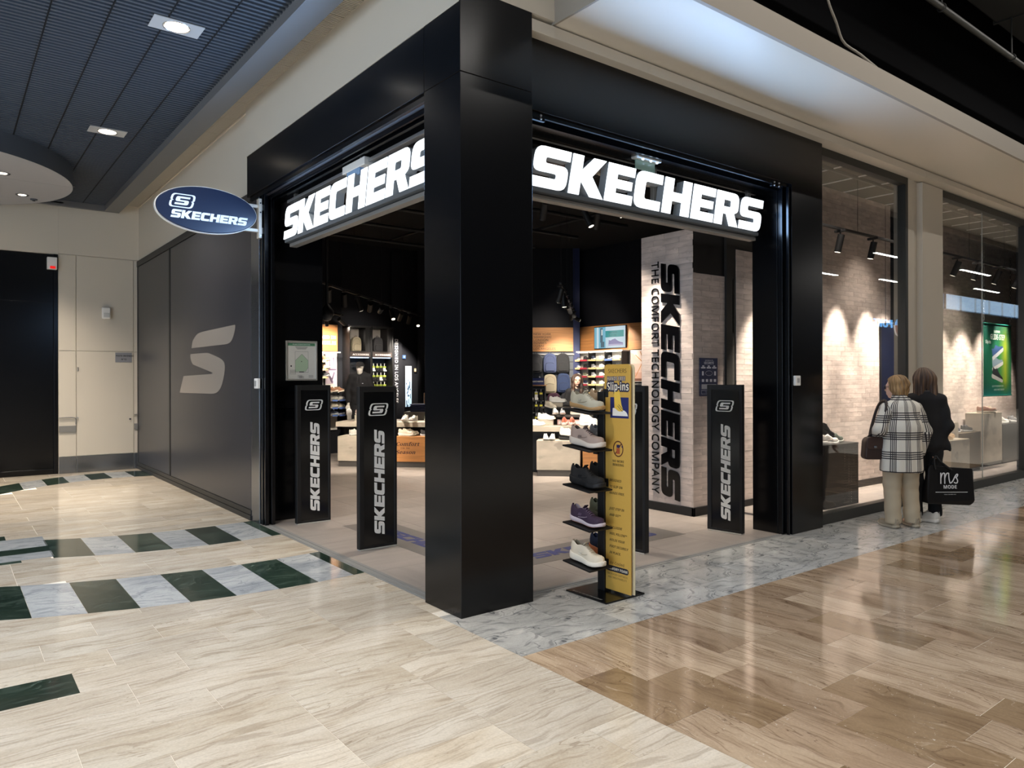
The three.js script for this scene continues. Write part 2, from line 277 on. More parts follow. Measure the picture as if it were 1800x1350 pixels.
// ---------------------------------------------------------------- concourse shell
struct('wall_back', merge([box(-9, -1.165, 3.667, 4.9, -10.75, -10.3), box(-1.165, 0.12, 3.68, 4.9, -10.75, -10.28), box(-1.165, 0.13, 0, 3.68, -10.75, -10.32)]), M.cream, 'cream back wall of the left passage');
{ // cream cladding with a service door, its joints recessed
  const d = struct('wall_cladding', null, null, 'cream cladding panels with a service door at the end of the passage');
  const z = -10.3;
  const p = (x0, x1, y0, y1, m, n = 'panel', zz = z) => part(d, n, rbox(x0 + 0.004, x1 - 0.004, y0 + 0.004, y1 - 0.004, -10.32, zz, 0.003), m);
  p(-1.165, -0.908, 2.06, 3.67, M.cream); p(-0.908, -0.03, 2.06, 3.67, M.cream); p(-0.03, 0.12, 2.06, 3.67, M.cream);
  p(-1.165, -0.908, 0.93, 2.06, M.cream); p(-1.165, -0.908, 0.28, 0.93, M.cream); p(-0.03, 0.12, 0.93, 2.06, M.cream); p(-0.03, 0.12, 0.28, 0.93, M.cream);
  const door = p(-0.908, -0.03, 0.28, 2.06, M.cream, 'door'); part(door, 'lock', cyl(V(-0.09, 0.88, z), V(-0.09, 0.88, z + 0.015), 0.016), M.steel); part(door, 'handle', merge([cyl(V(-0.89, 0.93, z), V(-0.89, 0.93, z + 0.02), 0.012), cyl(V(-0.89, 1.72, z), V(-0.89, 1.78, z + 0.02), 0.012)]), M.alu);
  for (const [a, b] of [[-1.165, -0.908], [-0.908, -0.03], [-0.03, 0.12]]) p(a, b, 0, 0.28, M.steel, 'kick_plate', z + 0.004);
  part(d, 'bumper', merge([rbox(-1.16, -0.912, 0.69, 0.8, z, z + 0.02)]), M.greyMetal); part(d, 'bumper', rbox(-0.026, 0.115, 0.69, 0.8, z, z + 0.02), M.greyMetal);
  part(d, 'rail', tube([V(-1.16, 0.935, z + 0.02), V(-0.96, 0.935, z + 0.02), V(-0.92, 0.92, z + 0.02), V(-0.915, 0.82, z + 0.01)], 0.01), M.greyMetal);
  part(d, 'rail', cyl(V(-0.026, 0.955, z + 0.02), V(0.115, 0.955, z + 0.02), 0.01), M.greyMetal);
}
{
  const pl = thing('door_sign', 'small grey sign with two lines of dark capitals on the cream service door', 'sign', [-0.19, 1.96, -10.298]);
  part(pl, 'plate', rbox(-0.13, 0.13, -0.085, 0.085, 0, 0.006, 0.002), std(0x8a8a8e, 0.45));
  part(pl, 'lettering', merge([text('POSTE INCENDIE', 0.026, 0.002, fontBold, 0.95).translate(-0.118, 0.015, 0.006), text('N°12', 0.026, 0.002, fontBold).translate(-0.035, -0.045, 0.006)]), M.letterInk);
  const s = thing('motion_sensor', 'small white rounded motion sensor on the cream cladding above the door', 'sensor', [-0.465, 2.72, -10.3]);
  part(s, 'housing', rbox(-0.065, 0.065, -0.1, 0.1, 0, 0.08, 0.02), M.white1); part(s, 'lens', rbox(-0.045, 0.045, -0.075, 0.0, 0.08, 0.088, 0.004), std(0xc8c8c4, 0.3));
  const a = thing('alarm_box', 'white alarm box with a red lens at the top of the dark shutter', 'alarm', [-1.26, 3.5, -10.26]);
  part(a, 'housing', rbox(-0.07, 0.07, -0.1, 0.1, -0.04, 0.05, 0.008), M.white1); part(a, 'lens', rbox(-0.03, 0.045, -0.09, -0.05, 0.05, 0.066, 0.006), new THREE.MeshStandardMaterial({ color: 0xc02020, emissive: 0xff2018, emissiveIntensity: 0.8 }));
}
{ // dark roller shutter closing the bay at the end of the passage
  const s = struct('shutter', box(-9, -1.17, 0, 3.665, -10.5, -10.36), M.black, 'dark closed shutter left of the cream cladding');
  part(s, 'side_rail', rbox(-1.23, -1.168, 0, 3.665, -10.36, -10.31), M.black); part(s, 'bottom_bar', rbox(-9, -1.23, 0.0, 0.09, -10.37, -10.33), M.black);
  part(s, 'panel', rbox(-9, -1.235, 0.1, 2.86, -10.37, -10.352, 0.002), M.black); part(s, 'panel', rbox(-9, -1.235, 2.866, 3.66, -10.37, -10.352, 0.002), M.black);
}
struct('wall_left', merge([box(-0.003, 0.4, 4.062, 7.2, -4.3, -0.01), box(0.05, 0.4, 3.66, 4.75, -10.35, -4.275)]), M.cream, 'cream wall above the left shopfront');
struct('wall_right', box(-0.003, 0.84, 4.165, 7.2, -0.25, 0.004), M.cream, 'cream wall above the corner column');
struct('wall_left', box(-0.35, 0.06, 4.72, 4.9, -10.35, 0), M.creamDark, 'closing board above the perforated ceiling strip');
{ // perforated metal ceiling strip, tile by tile
  const c = struct('ceiling', null, null, 'narrow strip of pale ribbed metal ceiling tiles beside the cream wall');
  const rib = []; for (let i = 0; i < 24; i++) rib.push(box(-0.36, 0.055, 0, 0.012, 0.004 + i * 0.0252, 0.018 + i * 0.0252));
  const g = merge([...rib, box(-0.36, 0.055, 0.012, 0.02, 0.005, 0.607)]);
  for (let k = 0; k < 18; k++) part(c, 'tile', g, M.perf).position.set(0, 4.62, -10.3 + k * 0.612);
  part(c, 'edge_trim', rbox(0.035, 0.062, 4.595, 4.62, -10.3, 0.5), M.cream);
}
{ // dark ribbed ceiling, hung in long panels
  const c = struct('ceiling', null, null, 'dark ribbed metal ceiling over the left passage');
  const W = 0.394, ribs = []; for (let i = 0; i < 230; i++) ribs.push(box(-W / 2 + 0.006, W / 2 - 0.006, 0, 0.03, -10.25 + i * 0.066, -10.25 + i * 0.066 + 0.03));
  const rg = merge(ribs);
  for (let k = 0; k < 9; k++) {
    const x = -0.43 - W / 2 - k * W, p = part(c, 'panel', merge([box(-W / 2 + 0.002, -W / 2 + 0.008, 0, 0.032, -10.27, 5), box(W / 2 - 0.008, W / 2 - 0.002, 0, 0.032, -10.27, 5), box(-W / 2, W / 2, 0.034, 0.05, -10.27, 5)]), M.darkCeilBack); p.position.set(x, 4.55, 0);
    const r = part(p, 'ribs', rg, M.darkCeil); r.userData.kind = 'stuff';
  }
  part(c, 'backing', box(-9, -3.95, 4.55, 4.7, -10.3, 9), M.darkCeil); part(c, 'backing', box(-4, -0.4, 4.7, 4.72, -10.3, 9), M.darkCeilBack);
  part(c, 'backing', box(-4, 0.05, 4.66, 4.72, 5, 9), M.darkCeilBack);
}
struct('beam_1', merge([box(-0.5, -0.27, 4.46, 4.75, -10.22, 9), box(-9, -0.27, 4.46, 4.7, -10.24, -10.16)]), M.bulk, 'grey metal edge of the dark ceiling');
{ // round suspended ceiling disc
  const s = new THREE.Shape().absarc(0, 0, 1.97, 0, Math.PI * 2), d = struct('ceiling', null, null, 'round pale suspended ceiling disc with small spotlights, partly in view');
  d.position.set(-3.17, 0, -8.32);
  const rim = []; rim.push(new THREE.CylinderGeometry(1.97, 1.97, 0.26, 96, 1, true).translate(0, 4.43, 0)); part(d, 'rim', merge(rim), new THREE.MeshStandardMaterial({ color: 0x50555c, roughness: 0.6, side: THREE.DoubleSide }));
  // four sheets meeting in fine joints
  const clip = (x0, x1, z0, z1) => { const pts = []; const N = 40; const sh = new THREE.Shape(); const inside = []; for (let i = 0; i <= 160; i++) { const a = i / 160 * Math.PI * 2, x = 1.965 * Math.cos(a), z = 1.965 * Math.sin(a); inside.push([Math.max(x0, Math.min(x1, x)), Math.max(z0, Math.min(z1, z))]); } inside.forEach(([x, z], i) => (i ? sh.lineTo(x, z) : sh.moveTo(x, z))); return new THREE.ExtrudeGeometry(sh, { depth: 0.02, bevelEnabled: false }).rotateX(Math.PI / 2).translate(0, 4.32, 0); };
  for (const [a, b, c0, c1] of [[-2, 0.98, -2, -0.89], [0.985, 2, -2, -0.89], [-2, 0.98, -0.885, 0.3], [0.985, 2, -0.885, 0.3], [-2, 0.98, 0.305, 2], [0.985, 2, 0.305, 2]]) part(d, 'sheet', clip(a, b, c0, c1), M.disc);
}
function downlight(x, z, y, label, big) {
  const t = thing('downlight', label, 'ceiling light', [x, y, z], 0, big ? 'rectangular recessed downlights in the dark ceiling' : 'small round spotlights in the ceiling disc');
  if (big) {
    const s = new THREE.Shape(); s.moveTo(-0.197, -0.125).lineTo(0.197, -0.125).lineTo(0.197, 0.125).lineTo(-0.197, 0.125); s.closePath(); s.holes.push(new THREE.Path().absarc(0, 0, 0.1, 0, Math.PI * 2, true));
    part(t, 'plate', new THREE.ExtrudeGeometry(s, { depth: 0.006, bevelEnabled: false }).rotateX(Math.PI / 2), std(0xb5b5b3, 0.5));
    part(t, 'reflector', new THREE.LatheGeometry([new THREE.Vector2(0.075, 0.05), new THREE.Vector2(0.09, 0.02), new THREE.Vector2(0.1, -0.005), new THREE.Vector2(0.106, -0.012), new THREE.Vector2(0.108, -0.006)], 40), std(0xd6d6d6, 0.15, { metalness: 0.8 }));
    part(t, 'lamp', new THREE.CylinderGeometry(0.093, 0.093, 0.008, 32).translate(0, -0.006, 0), M.glowWarm);
    spot(V(x, y - 0.02, z), V(x, 0, z), NEUTRAL, POWER.downlight, 1.2, 0.9, 4);
  } else {
    part(t, 'rim', new THREE.LatheGeometry([new THREE.Vector2(0.055, 0.03), new THREE.Vector2(0.066, 0), new THREE.Vector2(0.085, -0.006), new THREE.Vector2(0.088, 0.0)], 32), std(0x3a3c40, 0.4));
    part(t, 'lamp', new THREE.CylinderGeometry(0.052, 0.05, 0.01, 24).translate(0, 0.0, 0), M.glowWarm);
    spot(V(x, y - 0.02, z), V(x, 0, z), WARM, POWER.disc, 0.9, 0.8, 3);
  }
}
downlight(-1.125, -2.6, 4.55, 'rectangular recessed downlight in the dark ceiling, the nearer and larger one', true);
downlight(-1.125, -5.9, 4.55, 'rectangular recessed downlight in the dark ceiling, the farther one nearer the disc', true);
for (const z of [0.7, 3.9, 7.2]) downlight(-1.125, z, 4.55, 'rectangular recessed downlight in the dark ceiling outside the picture', true);
for (const [x, z] of [[-4.6, -2.6], [-4.6, 0.7], [-4.6, 3.9]]) downlight(x, z, 4.55, 'rectangular recessed downlight in the dark ceiling outside the picture', true);
downlight(-1.76, -8.95, 4.3, 'small round spotlight near the rim of the ceiling disc, farther back', false);
downlight(-2.06, -7.75, 4.3, 'small round spotlight cut by the picture edge in the ceiling disc', false);
{ const t = thing('smoke_detector', 'small dark round detector beside the rear spotlight of the ceiling disc', 'detector', [-1.6, 4.3, -9.15]); part(t, 'base', new THREE.CylinderGeometry(0.05, 0.045, 0.02, 20).translate(0, -0.008, 0), std(0x55575c, 0.6)); part(t, 'sensor_cap', new THREE.CylinderGeometry(0.022, 0.018, 0.014, 16).translate(0, -0.024, 0), std(0x2c2d30, 0.6)); }

// the high dark hall to the right, and the far sides of both spaces
struct('wall_void', box(0.84, 46, 4.4, 8, -0.6, -0.3), M.void, 'black wall of the open ceiling void above the soffit');
struct('ceiling', box(-9, 46, 7.2, 7.4, -0.6, 9), M.void, 'black roof of the high hall');
struct('wall_near', box(-9, 46, 0, 7.4, 9, 9.3), std(0x2c2a28, 0.7), 'plain wall on the far side of the hall');
struct('wall_side', merge([box(-9.3, -9, 0, 7.4, -10.6, -4), box(-9.3, -9, 3.7, 7.4, -4, 8), box(-9.3, -9, 0, 7.4, 8, 9.3)]), M.cream, 'cream wall at the left end of the passage');
{ // glazed entrance at the left end of the passage: cool daylight
  const g = struct('window_3', box(-9.2, -9.15, 0, 3.7, -4, 8), new THREE.MeshStandardMaterial({ color: 0xb8c4d0, emissive: 0xa8c8f0, emissiveIntensity: 1.6 }), 'glazed entrance with daylight at the left end of the passage');
  for (let k = 0; k <= 8; k++) part(g, 'window_frame', box(-9.15, -9.0, 0, 3.7, -4 + k * 1.5 - 0.05, -4 + k * 1.5 + 0.05), M.blackMatt); for (const y of [0.05, 1.0, 2.4, 3.65]) part(g, 'window_frame', box(-9.15, -9.02, y - 0.05, y + 0.05, -4, 8), M.blackMatt);
  rectLight(11.8, 3.5, V(-8.98, 1.85, 2), V(1, 0, 0), new THREE.Color(0.7, 0.84, 1), POWER.daylight);
}
struct('wall_end', box(46, 46.3, 0, 7.4, -0.6, 9.3), M.cream, 'cream wall at the right end of the hall');
struct('wall_void', box(-0.28, -0.24, 4.7, 7.4, -10.6, 9), M.void, 'black upstand between the low ceiling and the high hall');
{ // cream soffit along the right shopfront
  const s = struct('soffit', rbox(0.835, 16, 4.145, 4.24, -0.2, 0.94, 0.003), M.creamGloss, 'cream soffit running along the right shopfront');
  part(s, 'edge_board', merge([box(0.835, 16, 4.068, 4.235, 0.925, 0.955), box(0.82, 0.84, 4.145, 7.1, -0.02, 0.95), box(0.84, 16, 4.235, 4.3, -0.25, 0.9)]), M.creamDark);
  struct('trim_3', merge([rbox(0.61, 6.9, 4.045, 4.13, -0.25, 0.0, 0.004), rbox(6.9, 16, 4.06, 4.13, -0.25, 0.0, 0.004)]), M.cream, 'cream moulding between the black fascia and the soffit');
}
{ // pipes and cable in the void
  const p = thing('ceiling_pipe', 'grey metal pipe running across the black ceiling void', 'pipe', [0, 0, 0]);
  part(p, 'pipe', cyl(V(2, 5.82, 0.4), V(16, 5.8, 0.4), 0.035), std(0x3a3a36, 0.5)); for (const x of [4.2, 6.35, 8.5, 10.6]) part(p, 'hanger', merge([cyl(V(x, 5.8, 0.4), V(x, 7.2, 0.4), 0.01), new THREE.TorusGeometry(0.045, 0.008, 6, 18).rotateY(Math.PI / 2).translate(x, 5.81, 0.4)]), std(0x2c2c2a, 0.6));
  const q = thing('ventilation_duct', 'broad dark duct at the top of the black ceiling void', 'duct', [0, 0, 0]); part(q, 'duct', rbox(5.5, 20, 6.35, 6.9, 0.2, 1.1, 0.03), std(0x1b1b19, 0.7)); for (const x of [7, 8.5, 10, 12]) part(q, 'flange', rbox(x, x + 0.04, 6.33, 6.92, 0.18, 1.12, 0.005), std(0x23231f, 0.7));
  const c = thing('hanging_cable', 'pale cable hanging from the black void onto the soffit edge', 'cable', [0, 0, 0]);
  part(c, 'cable', tube([V(3.8, 7.2, 0.4), V(3.84, 5.3, 0.4), V(3.87, 5.12, 0.4), V(4.02, 4.95, 0.4), V(4.157, 4.8, 0.4), V(4.29, 4.68, 0.5), V(4.5, 4.32, 0.75), V(4.7, 4.31, 0.6)], 0.012, 60), std(0x8a8378, 0.6));
}
{ // a lit sign across the hall, seen only as a mirror image in the left show window
  const t = thing('neon_sign', 'blue lit word and bowl across the hall, seen mirrored in the left show window', 'sign', [26.3, 3.5, 8.97], Math.PI);
  const blue = new THREE.MeshStandardMaterial({ color: 0x8fc8ff, emissive: 0x58b4ff, emissiveIntensity: 3 }); part(t, 'lettering', text('POKE', 0.3, 0.03, fontBold, 1.5), blue);
  const bowl = (a, b, y0) => { const s = new THREE.Shape(); s.moveTo(-a, y0); for (let i = 0; i <= 16; i++) { const q = Math.PI + i / 16 * Math.PI; s.lineTo(a * Math.cos(q), y0 + b * Math.sin(q)); } s.closePath(); return new THREE.ExtrudeGeometry(s, { depth: 0.03, bevelEnabled: false, curveSegments: 20 }); };
  part(t, 'bowl', bowl(0.4, 0.46, 0.12).translate(-0.55, 0, 0), new THREE.MeshStandardMaterial({ color: 0xe8e4e0, emissive: 0xe8e4e0, emissiveIntensity: 1.2 })); part(t, 'filling', bowl(0.34, 0.4, 0.1).translate(-0.55, 0, 0.012), new THREE.MeshStandardMaterial({ color: 0xa04a3c, emissive: 0xa04a3c, emissiveIntensity: 0.8 })); part(t, 'rice', new THREE.SphereGeometry(0.33, 20, 10, 0, 6.3, 0, Math.PI / 2).scale(1, 0.8, 0.1).translate(-0.55, 0.12, 0.02), blue);
}
// ---- lamps of the hall, out of the picture; the right windows mirror them
function linear(x0, x1, y, z, label) {
  const t = thing('linear_light', label, 'ceiling light', [(x0 + x1) / 2, y, z], 0, 'long suspended lights of the hall'); const L = x1 - x0;
  part(t, 'housing', rbox(-L / 2, L / 2, 0.012, 0.08, -0.06, 0.06), std(0x222222, 0.5)); part(t, 'lamp', box(-L / 2 + 0.01, L / 2 - 0.01, 0, 0.012, -0.05, 0.05), M.glow);
  for (const k of [-0.4, 0.4]) part(t, 'suspension', cyl(V(k * L, 0.08, 0), V(k * L, 7.185 - y, 0), 0.004), M.steel);
  rectLight(L, 0.12, V((x0 + x1) / 2, y - 0.01, z), V(0, -1, 0), NEUTRAL, POWER.hall);
}
for (const [a, b, y, z] of [[0.5, 6, 6.8, 2.1], [8, 14, 6.8, 2.1], [-0.1, 5, 6.8, 5.6], [21, 24, 5.6, 7.05], [23, 25.5, 5.0, 7.85], [27.3, 30, 5.6, 6.9], [30.5, 33, 5.2, 7.6], [18.8, 20.2, 4.9, 7.9], [8, 14, 6.8, 5.6]]) linear(a, b, y, z, 'long suspended linear light of the hall outside the picture');
{ // clerestory glazing high on the far side of the hall: daylight
  const g = struct('window_4', box(31, 44, 4.5, 5.15, 8.96, 9.0), new THREE.MeshStandardMaterial({ color: 0x9fb6c8, emissive: 0x78b4ec, emissiveIntensity: 0.6 }), 'band of daylight glazing high on the far side of the hall');
  for (let k = 0; k <= 8; k++) part(g, 'window_frame', box(31 + k * 1.6, 31.06 + k * 1.6, 4.5, 5.15, 8.9, 8.97), M.blackMatt);
  rectLight(13, 0.62, V(37.5, 4.83, 8.88), V(0, 0, -1), new THREE.Color(0.6, 0.8, 1), POWER.clerestory);
}
// ---------------------------------------------------------------- black shopfront portal
{
  const c = struct('column_1', null, null, 'tall black clad corner column between the two shop openings');
  part(c, 'panel', rbox(0, 0.612, 0, 3.599, -0.458, 0, 0.003), M.black); part(c, 'panel', rbox(0, 0.612, 3.602, 4.3, -0.458, 0, 0.003), M.black);
  const l = struct('lintel_1', null, null, 'black fascia over the left opening');
  part(l, 'panel', rbox(0, 0.14, 3.602, 4.06, -4.272, -0.461, 0.003), M.black);
  part(l, 'soffit_rail', merge([box(0.14, 0.17, 3.5, 4.0, -4.1, -0.46), box(0.02, 0.05, 3.55, 3.602, -4.2, -0.46), box(0.16, 0.5, 3.53, 3.56, -4.1, -0.46), box(0.1, 0.12, 3.52, 3.602, -4.1, -0.46)]), M.black);
  part(l, 'shutter_box', merge([rbox(0.3, 0.36, 3.36, 3.56, -4.05, -0.46), box(0.05, 0.12, 3.56, 3.6, -4.1, -0.46)]), std(0x2a2526, 0.5));
  const ln = struct('lintel_2', null, null, 'black fascia over the right opening');
  part(ln, 'panel', rbox(0.6, 4.64, 3.525, 4.05, -0.25, -0.09, 0.003), M.black);
  part(ln, 'soffit_rail', merge([box(0.61, 4.0, 3.47, 3.56, -0.36, -0.2), box(0.61, 4.0, 3.49, 3.525, -0.13, -0.11), box(0.61, 4.0, 3.44, 3.5, -0.36, -0.32)]), M.black);
  part(ln, 'shutter_box', rbox(0.61, 4.0, 3.36, 3.9, -0.62, -0.45), M.black);
  for (const [o, pts] of [[l, [[-0.56, 3.5], [-0.62, 3.5], [-0.56, 3.455], [-0.62, 3.455], [-3.86, 3.5], [-3.93, 3.5], [-3.86, 3.455], [-3.93, 3.455]]], [ln, [[0.78, 3.505], [0.78, 3.48], [3.78, 3.505], [3.86, 3.505], [3.78, 3.475], [3.86, 3.475]]]])
    for (const [q, y] of pts) part(o, 'bolt', (o === l ? new THREE.SphereGeometry(0.009, 10, 8).scale(0.5, 1, 1).translate(0.138, y, q) : new THREE.SphereGeometry(0.009, 10, 8).translate(q, y, -0.105)), M.alu);
  part(l, 'bolt_plate', merge([rbox(0.138, 0.145, 3.44, 3.52, -0.66, -0.47, 0.002), rbox(0.138, 0.145, 3.44, 3.52, -3.98, -3.82, 0.002)]), M.black);
  part(ln, 'bolt_plate', merge([rbox(0.7, 0.82, 3.465, 3.52, -0.13, -0.107, 0.002), rbox(3.74, 3.9, 3.465, 3.52, -0.13, -0.107, 0.002)]), M.black);
  const p = struct('pillar_1', null, null, 'black clad pillar at the right end of the right opening');
  part(p, 'panel', rbox(4.06, 4.64, 0, 3.53, -0.5, -0.09, 0.003), M.black); part(p, 'guide_rail', merge([rbox(3.985, 4.0, 0, 3.5, -0.2, -0.15), rbox(4.02, 4.035, 0, 3.5, -0.13, -0.1), box(4.0, 4.06, 0, 3.5, -0.5, -0.16)]), M.black); part(p, 'reveal_panel', rbox(3.99, 4.02, 0, 3.5, -0.5, -0.21), M.black); part(p, 'gasket', box(4.636, 4.66, 0, 4.04, -0.25, -0.12), M.blackMatt);
  const q = struct('pillar_2', null, null, 'black panel with steel post at the left end of the left opening');
  part(q, 'steel_post', rbox(0.03, 0.12, 0, 3.58, -4.24, -3.97, 0.003), M.steel, 'brushed steel facing'); part(q, 'guide_rail', merge([rbox(0.04, 0.16, 0, 3.56, -3.965, -3.9), rbox(0.05, 0.09, 0, 3.56, -3.89, -3.85), rbox(0.12, 0.16, 0, 3.56, -3.89, -3.85)]), M.black);
  part(q, 'reveal_panel', rbox(0.15, 0.79, 1.245, 3.56, -4.22, -4.05, 0.003), M.black); part(q, 'reveal_panel', rbox(0.15, 0.79, 0, 1.24, -4.22, -4.045, 0.003), M.black);
}
{ // grey boarded-over front with the cut-out letter
  const w = struct('wall_panels', null, null, 'dark grey panelled front left of the opening');
  part(w, 'panel', rbox(0.03, 0.1, 0.12, 3.55, -7.9, -4.245, 0.003), M.panelGrey); part(w, 'panel', rbox(0.03, 0.1, 0.12, 3.55, -10.2, -8.02, 0.003), M.panelGrey);
  part(w, 'frame', merge([rbox(0.02, 0.11, 3.56, 3.66, -10.3, -4.24), rbox(0.015, 0.11, 0.0, 0.055, -10.3, -4.24), rbox(0.022, 0.11, 0.06, 0.115, -10.3, -4.24), rbox(0.026, 0.11, 0.1, 3.57, -8.01, -7.95), rbox(0.026, 0.11, 0.1, 3.57, -10.3, -10.21)]), M.panelFrame);
  part(w, 'gasket', merge([box(0.045, 0.1, 0.1, 3.57, -7.95, -7.89), box(0.045, 0.1, 0.1, 3.57, -10.22, -10.18), box(0.04, 0.1, 3.54, 3.57, -10.2, -4.25)]), M.blackMatt);
  const screws = []; for (const z of [-7.925, -10.2]) for (let k = 0; k < 6; k++) screws.push(new THREE.SphereGeometry(0.012, 6, 5).scale(0.5, 1, 1).translate(0.045, 0.35 + k * 0.62, z)); part(w, 'screws', merge(screws), M.alu);
  const t = [[-6.711, 2.005], [-6.66, 2.1, 0.06], [-6.45, 2.19, 0.15], [-6.2, 2.205, 0.1], [-4.79, 2.218, 0.03], [-4.8, 2.15, 0.08], [-4.92, 2.03, 0.12], [-5.086, 2.002, 0.1]];
  const b = [[-6.763, 1.925], [-5.943, 1.922, 0.08], [-5.33, 1.83, 0.2], [-5.18, 1.76, 0.15], [-5.223, 1.62, 0.3], [-5.36, 1.46, 0.2], [-5.6, 1.391, 0.2], [-7.361, 1.381], [-7.137, 1.622], [-5.73, 1.645, 0.05], [-5.70, 1.66, 0.03], [-6.672, 1.784, 0.06], [-6.764, 1.868, 0.05]];
  for (const pts of [t, b]) { const s = path(new THREE.Shape(), pts.map(([z, y, r]) => [z, y, r])); const g = new THREE.ExtrudeGeometry(s, { depth: 0.004, bevelEnabled: false, curveSegments: 6 }).rotateY(-Math.PI / 2).translate(0.031, 0, 0); part(w, 'letter_cutout', g, M.filmS, 'pale slanted letter S'); }
  struct('wall_closing', merge([box(0.11, 0.3, 0, 4.1, -10.5, -4.2), box(0.3, 0.79, 0, 4.6, -4.6, -4.23)]), M.navy, 'navy back of the panelled front');
}
// ---------------------------------------------------------------- illuminated signs over the openings
function shopSign(label, pos, turn, x0, h, group) {
  const t = thing('shop_sign', label, 'sign', pos, turn, group), sx = 2.99 / wordLength(h);
  for (const { g } of wordLetters(h, 0.085, sx)) {
    const side = part(t, 'letter', g.clone().scale(1, 1, 0.94), M.letterSide);
    part(side, 'letter_face', g.clone().scale(1, 1, 0.06).translate(0, 0, 0.081), M.glow);
  }
  part(t, 'rail', rbox(0.02, 3.0, -0.075, -0.04, -0.05, 0.03), M.greyMetal); part(t, 'backing', rbox(0.0, 2.98, -0.035, 0.0, -0.02, 0.075), std(0x4a4f54, 0.5));
  for (const x of [0.03, 1.5, 2.93]) part(t, 'post', rbox(x, x + 0.05, -0.04, 0.5, -0.05, -0.01), M.greyMetal);
  part(t, 'upper_rail', rbox(-0.05, 3.05, 0.4, 0.43, -0.03, 0.03), M.alu);
  return t;
}
const signR = shopSign('glowing white shop name over the right opening, facing the hall', [0.83, 3.045, -0.38], 0, 0, 0.325, null);
const signL = shopSign('glowing white shop name over the left opening, facing the passage', [0.235, 3.045, -3.56], -Math.PI / 2, 0, 0.325, null);
rectLight(2.99, 0.3, V(2.33, 3.21, -0.27), V(0, 0, 1), COLD, POWER.sign); rectLight(2.9, 0.3, V(0.13, 3.21, -2.0), V(-1, 0, 0), COLD, POWER.sign);
{
  const e = thing('emergency_light', 'white emergency light with a bluish lens hanging above the left shop name', 'light', [0.22, 3.36, -1.93]);
  part(e, 'housing', rbox(-0.05, 0.07, 0.06, 0.13, -0.24, 0.2, 0.006), M.white1); part(e, 'lens', rbox(-0.045, 0.0, 0.0, 0.075, -0.16, 0.1, 0.004), phys(0x9fc3ea, 0.1, { transmission: 0.5, thickness: 0 })); part(e, 'stem', cyl(V(0.02, 0.12, 0), V(0.02, 0.2, 0), 0.012), M.white1);
  const f = thing('emergency_light', 'clear emergency exit light with a greenish edge hanging above the right shop name', 'light', [2.12, 3.395, -0.3]);
  part(f, 'housing', rbox(-0.15, 0.15, 0.06, 0.1, -0.06, 0.06, 0.006), std(0xc4c4bf, 0.5)); part(f, 'sign_plate', rbox(-0.12, 0.12, -0.02, 0.06, -0.008, 0.008, 0.003), phys(0xcfe8dc, 0.05, { transmission: 0.6, thickness: 0 })); for (const x of [-0.08, 0.02, 0.1]) part(f, 'lamp', new THREE.SphereGeometry(0.012, 8, 6).translate(x, 0.055, 0.05), M.glowCold);
}
{ // oval projecting sign
  const t = thing('blade_sign', 'dark blue oval projecting sign with white emblem and shop name on a bracket', 'sign', [-0.53, 3.315, -3.9]);
  const el = (a, b) => { const s = new THREE.Shape(); s.absellipse(0, 0, a, b, 0, Math.PI * 2); return s; };
  const body = new THREE.ExtrudeGeometry(el(0.49, 0.225), { depth: 0.07, bevelEnabled: true, bevelSize: 0.006, bevelThickness: 0.006, bevelSegments: 2, curveSegments: 48 }).translate(0, 0, -0.035); part(t, 'panel', body, phys(0x131e36, 0.3));
  part(t, 'rim', (() => { const s = el(0.503, 0.238); const h = new THREE.Path(); h.absellipse(0, 0, 0.494, 0.229, 0, Math.PI * 2, true); s.holes.push(h); return new THREE.ExtrudeGeometry(s, { depth: 0.05, bevelEnabled: false, curveSegments: 48 }).translate(0, 0, -0.025); })(), M.white1);
  part(t, 'emblem', emblemGeo(0.14, 0.006).translate(-0.38, -0.01, 0.04), M.letterWhite); part(t, 'lettering', wordGeo(0.083, 0.006, 0.98).translate(-0.36, -0.115, 0.04), M.letterWhite);
  part(t, 'bracket', merge([rbox(0.52, 0.555, -0.225, 0.2, -0.03, 0.04), rbox(0.36, 0.53, 0.1, 0.135, -0.02, 0.02), rbox(0.36, 0.53, -0.16, -0.125, -0.02, 0.02), rbox(0.555, 0.6, 0.08, 0.15, -0.03, 0.0), rbox(0.555, 0.6, -0.17, -0.1, -0.03, 0.0)]), std(0xb9b4a8, 0.45, { metalness: 0.3 }), 'pale metal bracket');
  for (const y of [0.15, -0.2, 0.05]) part(t, 'bolt', cyl(V(0.538, y, 0.04), V(0.538, y, 0.05), 0.008), M.steel);
}
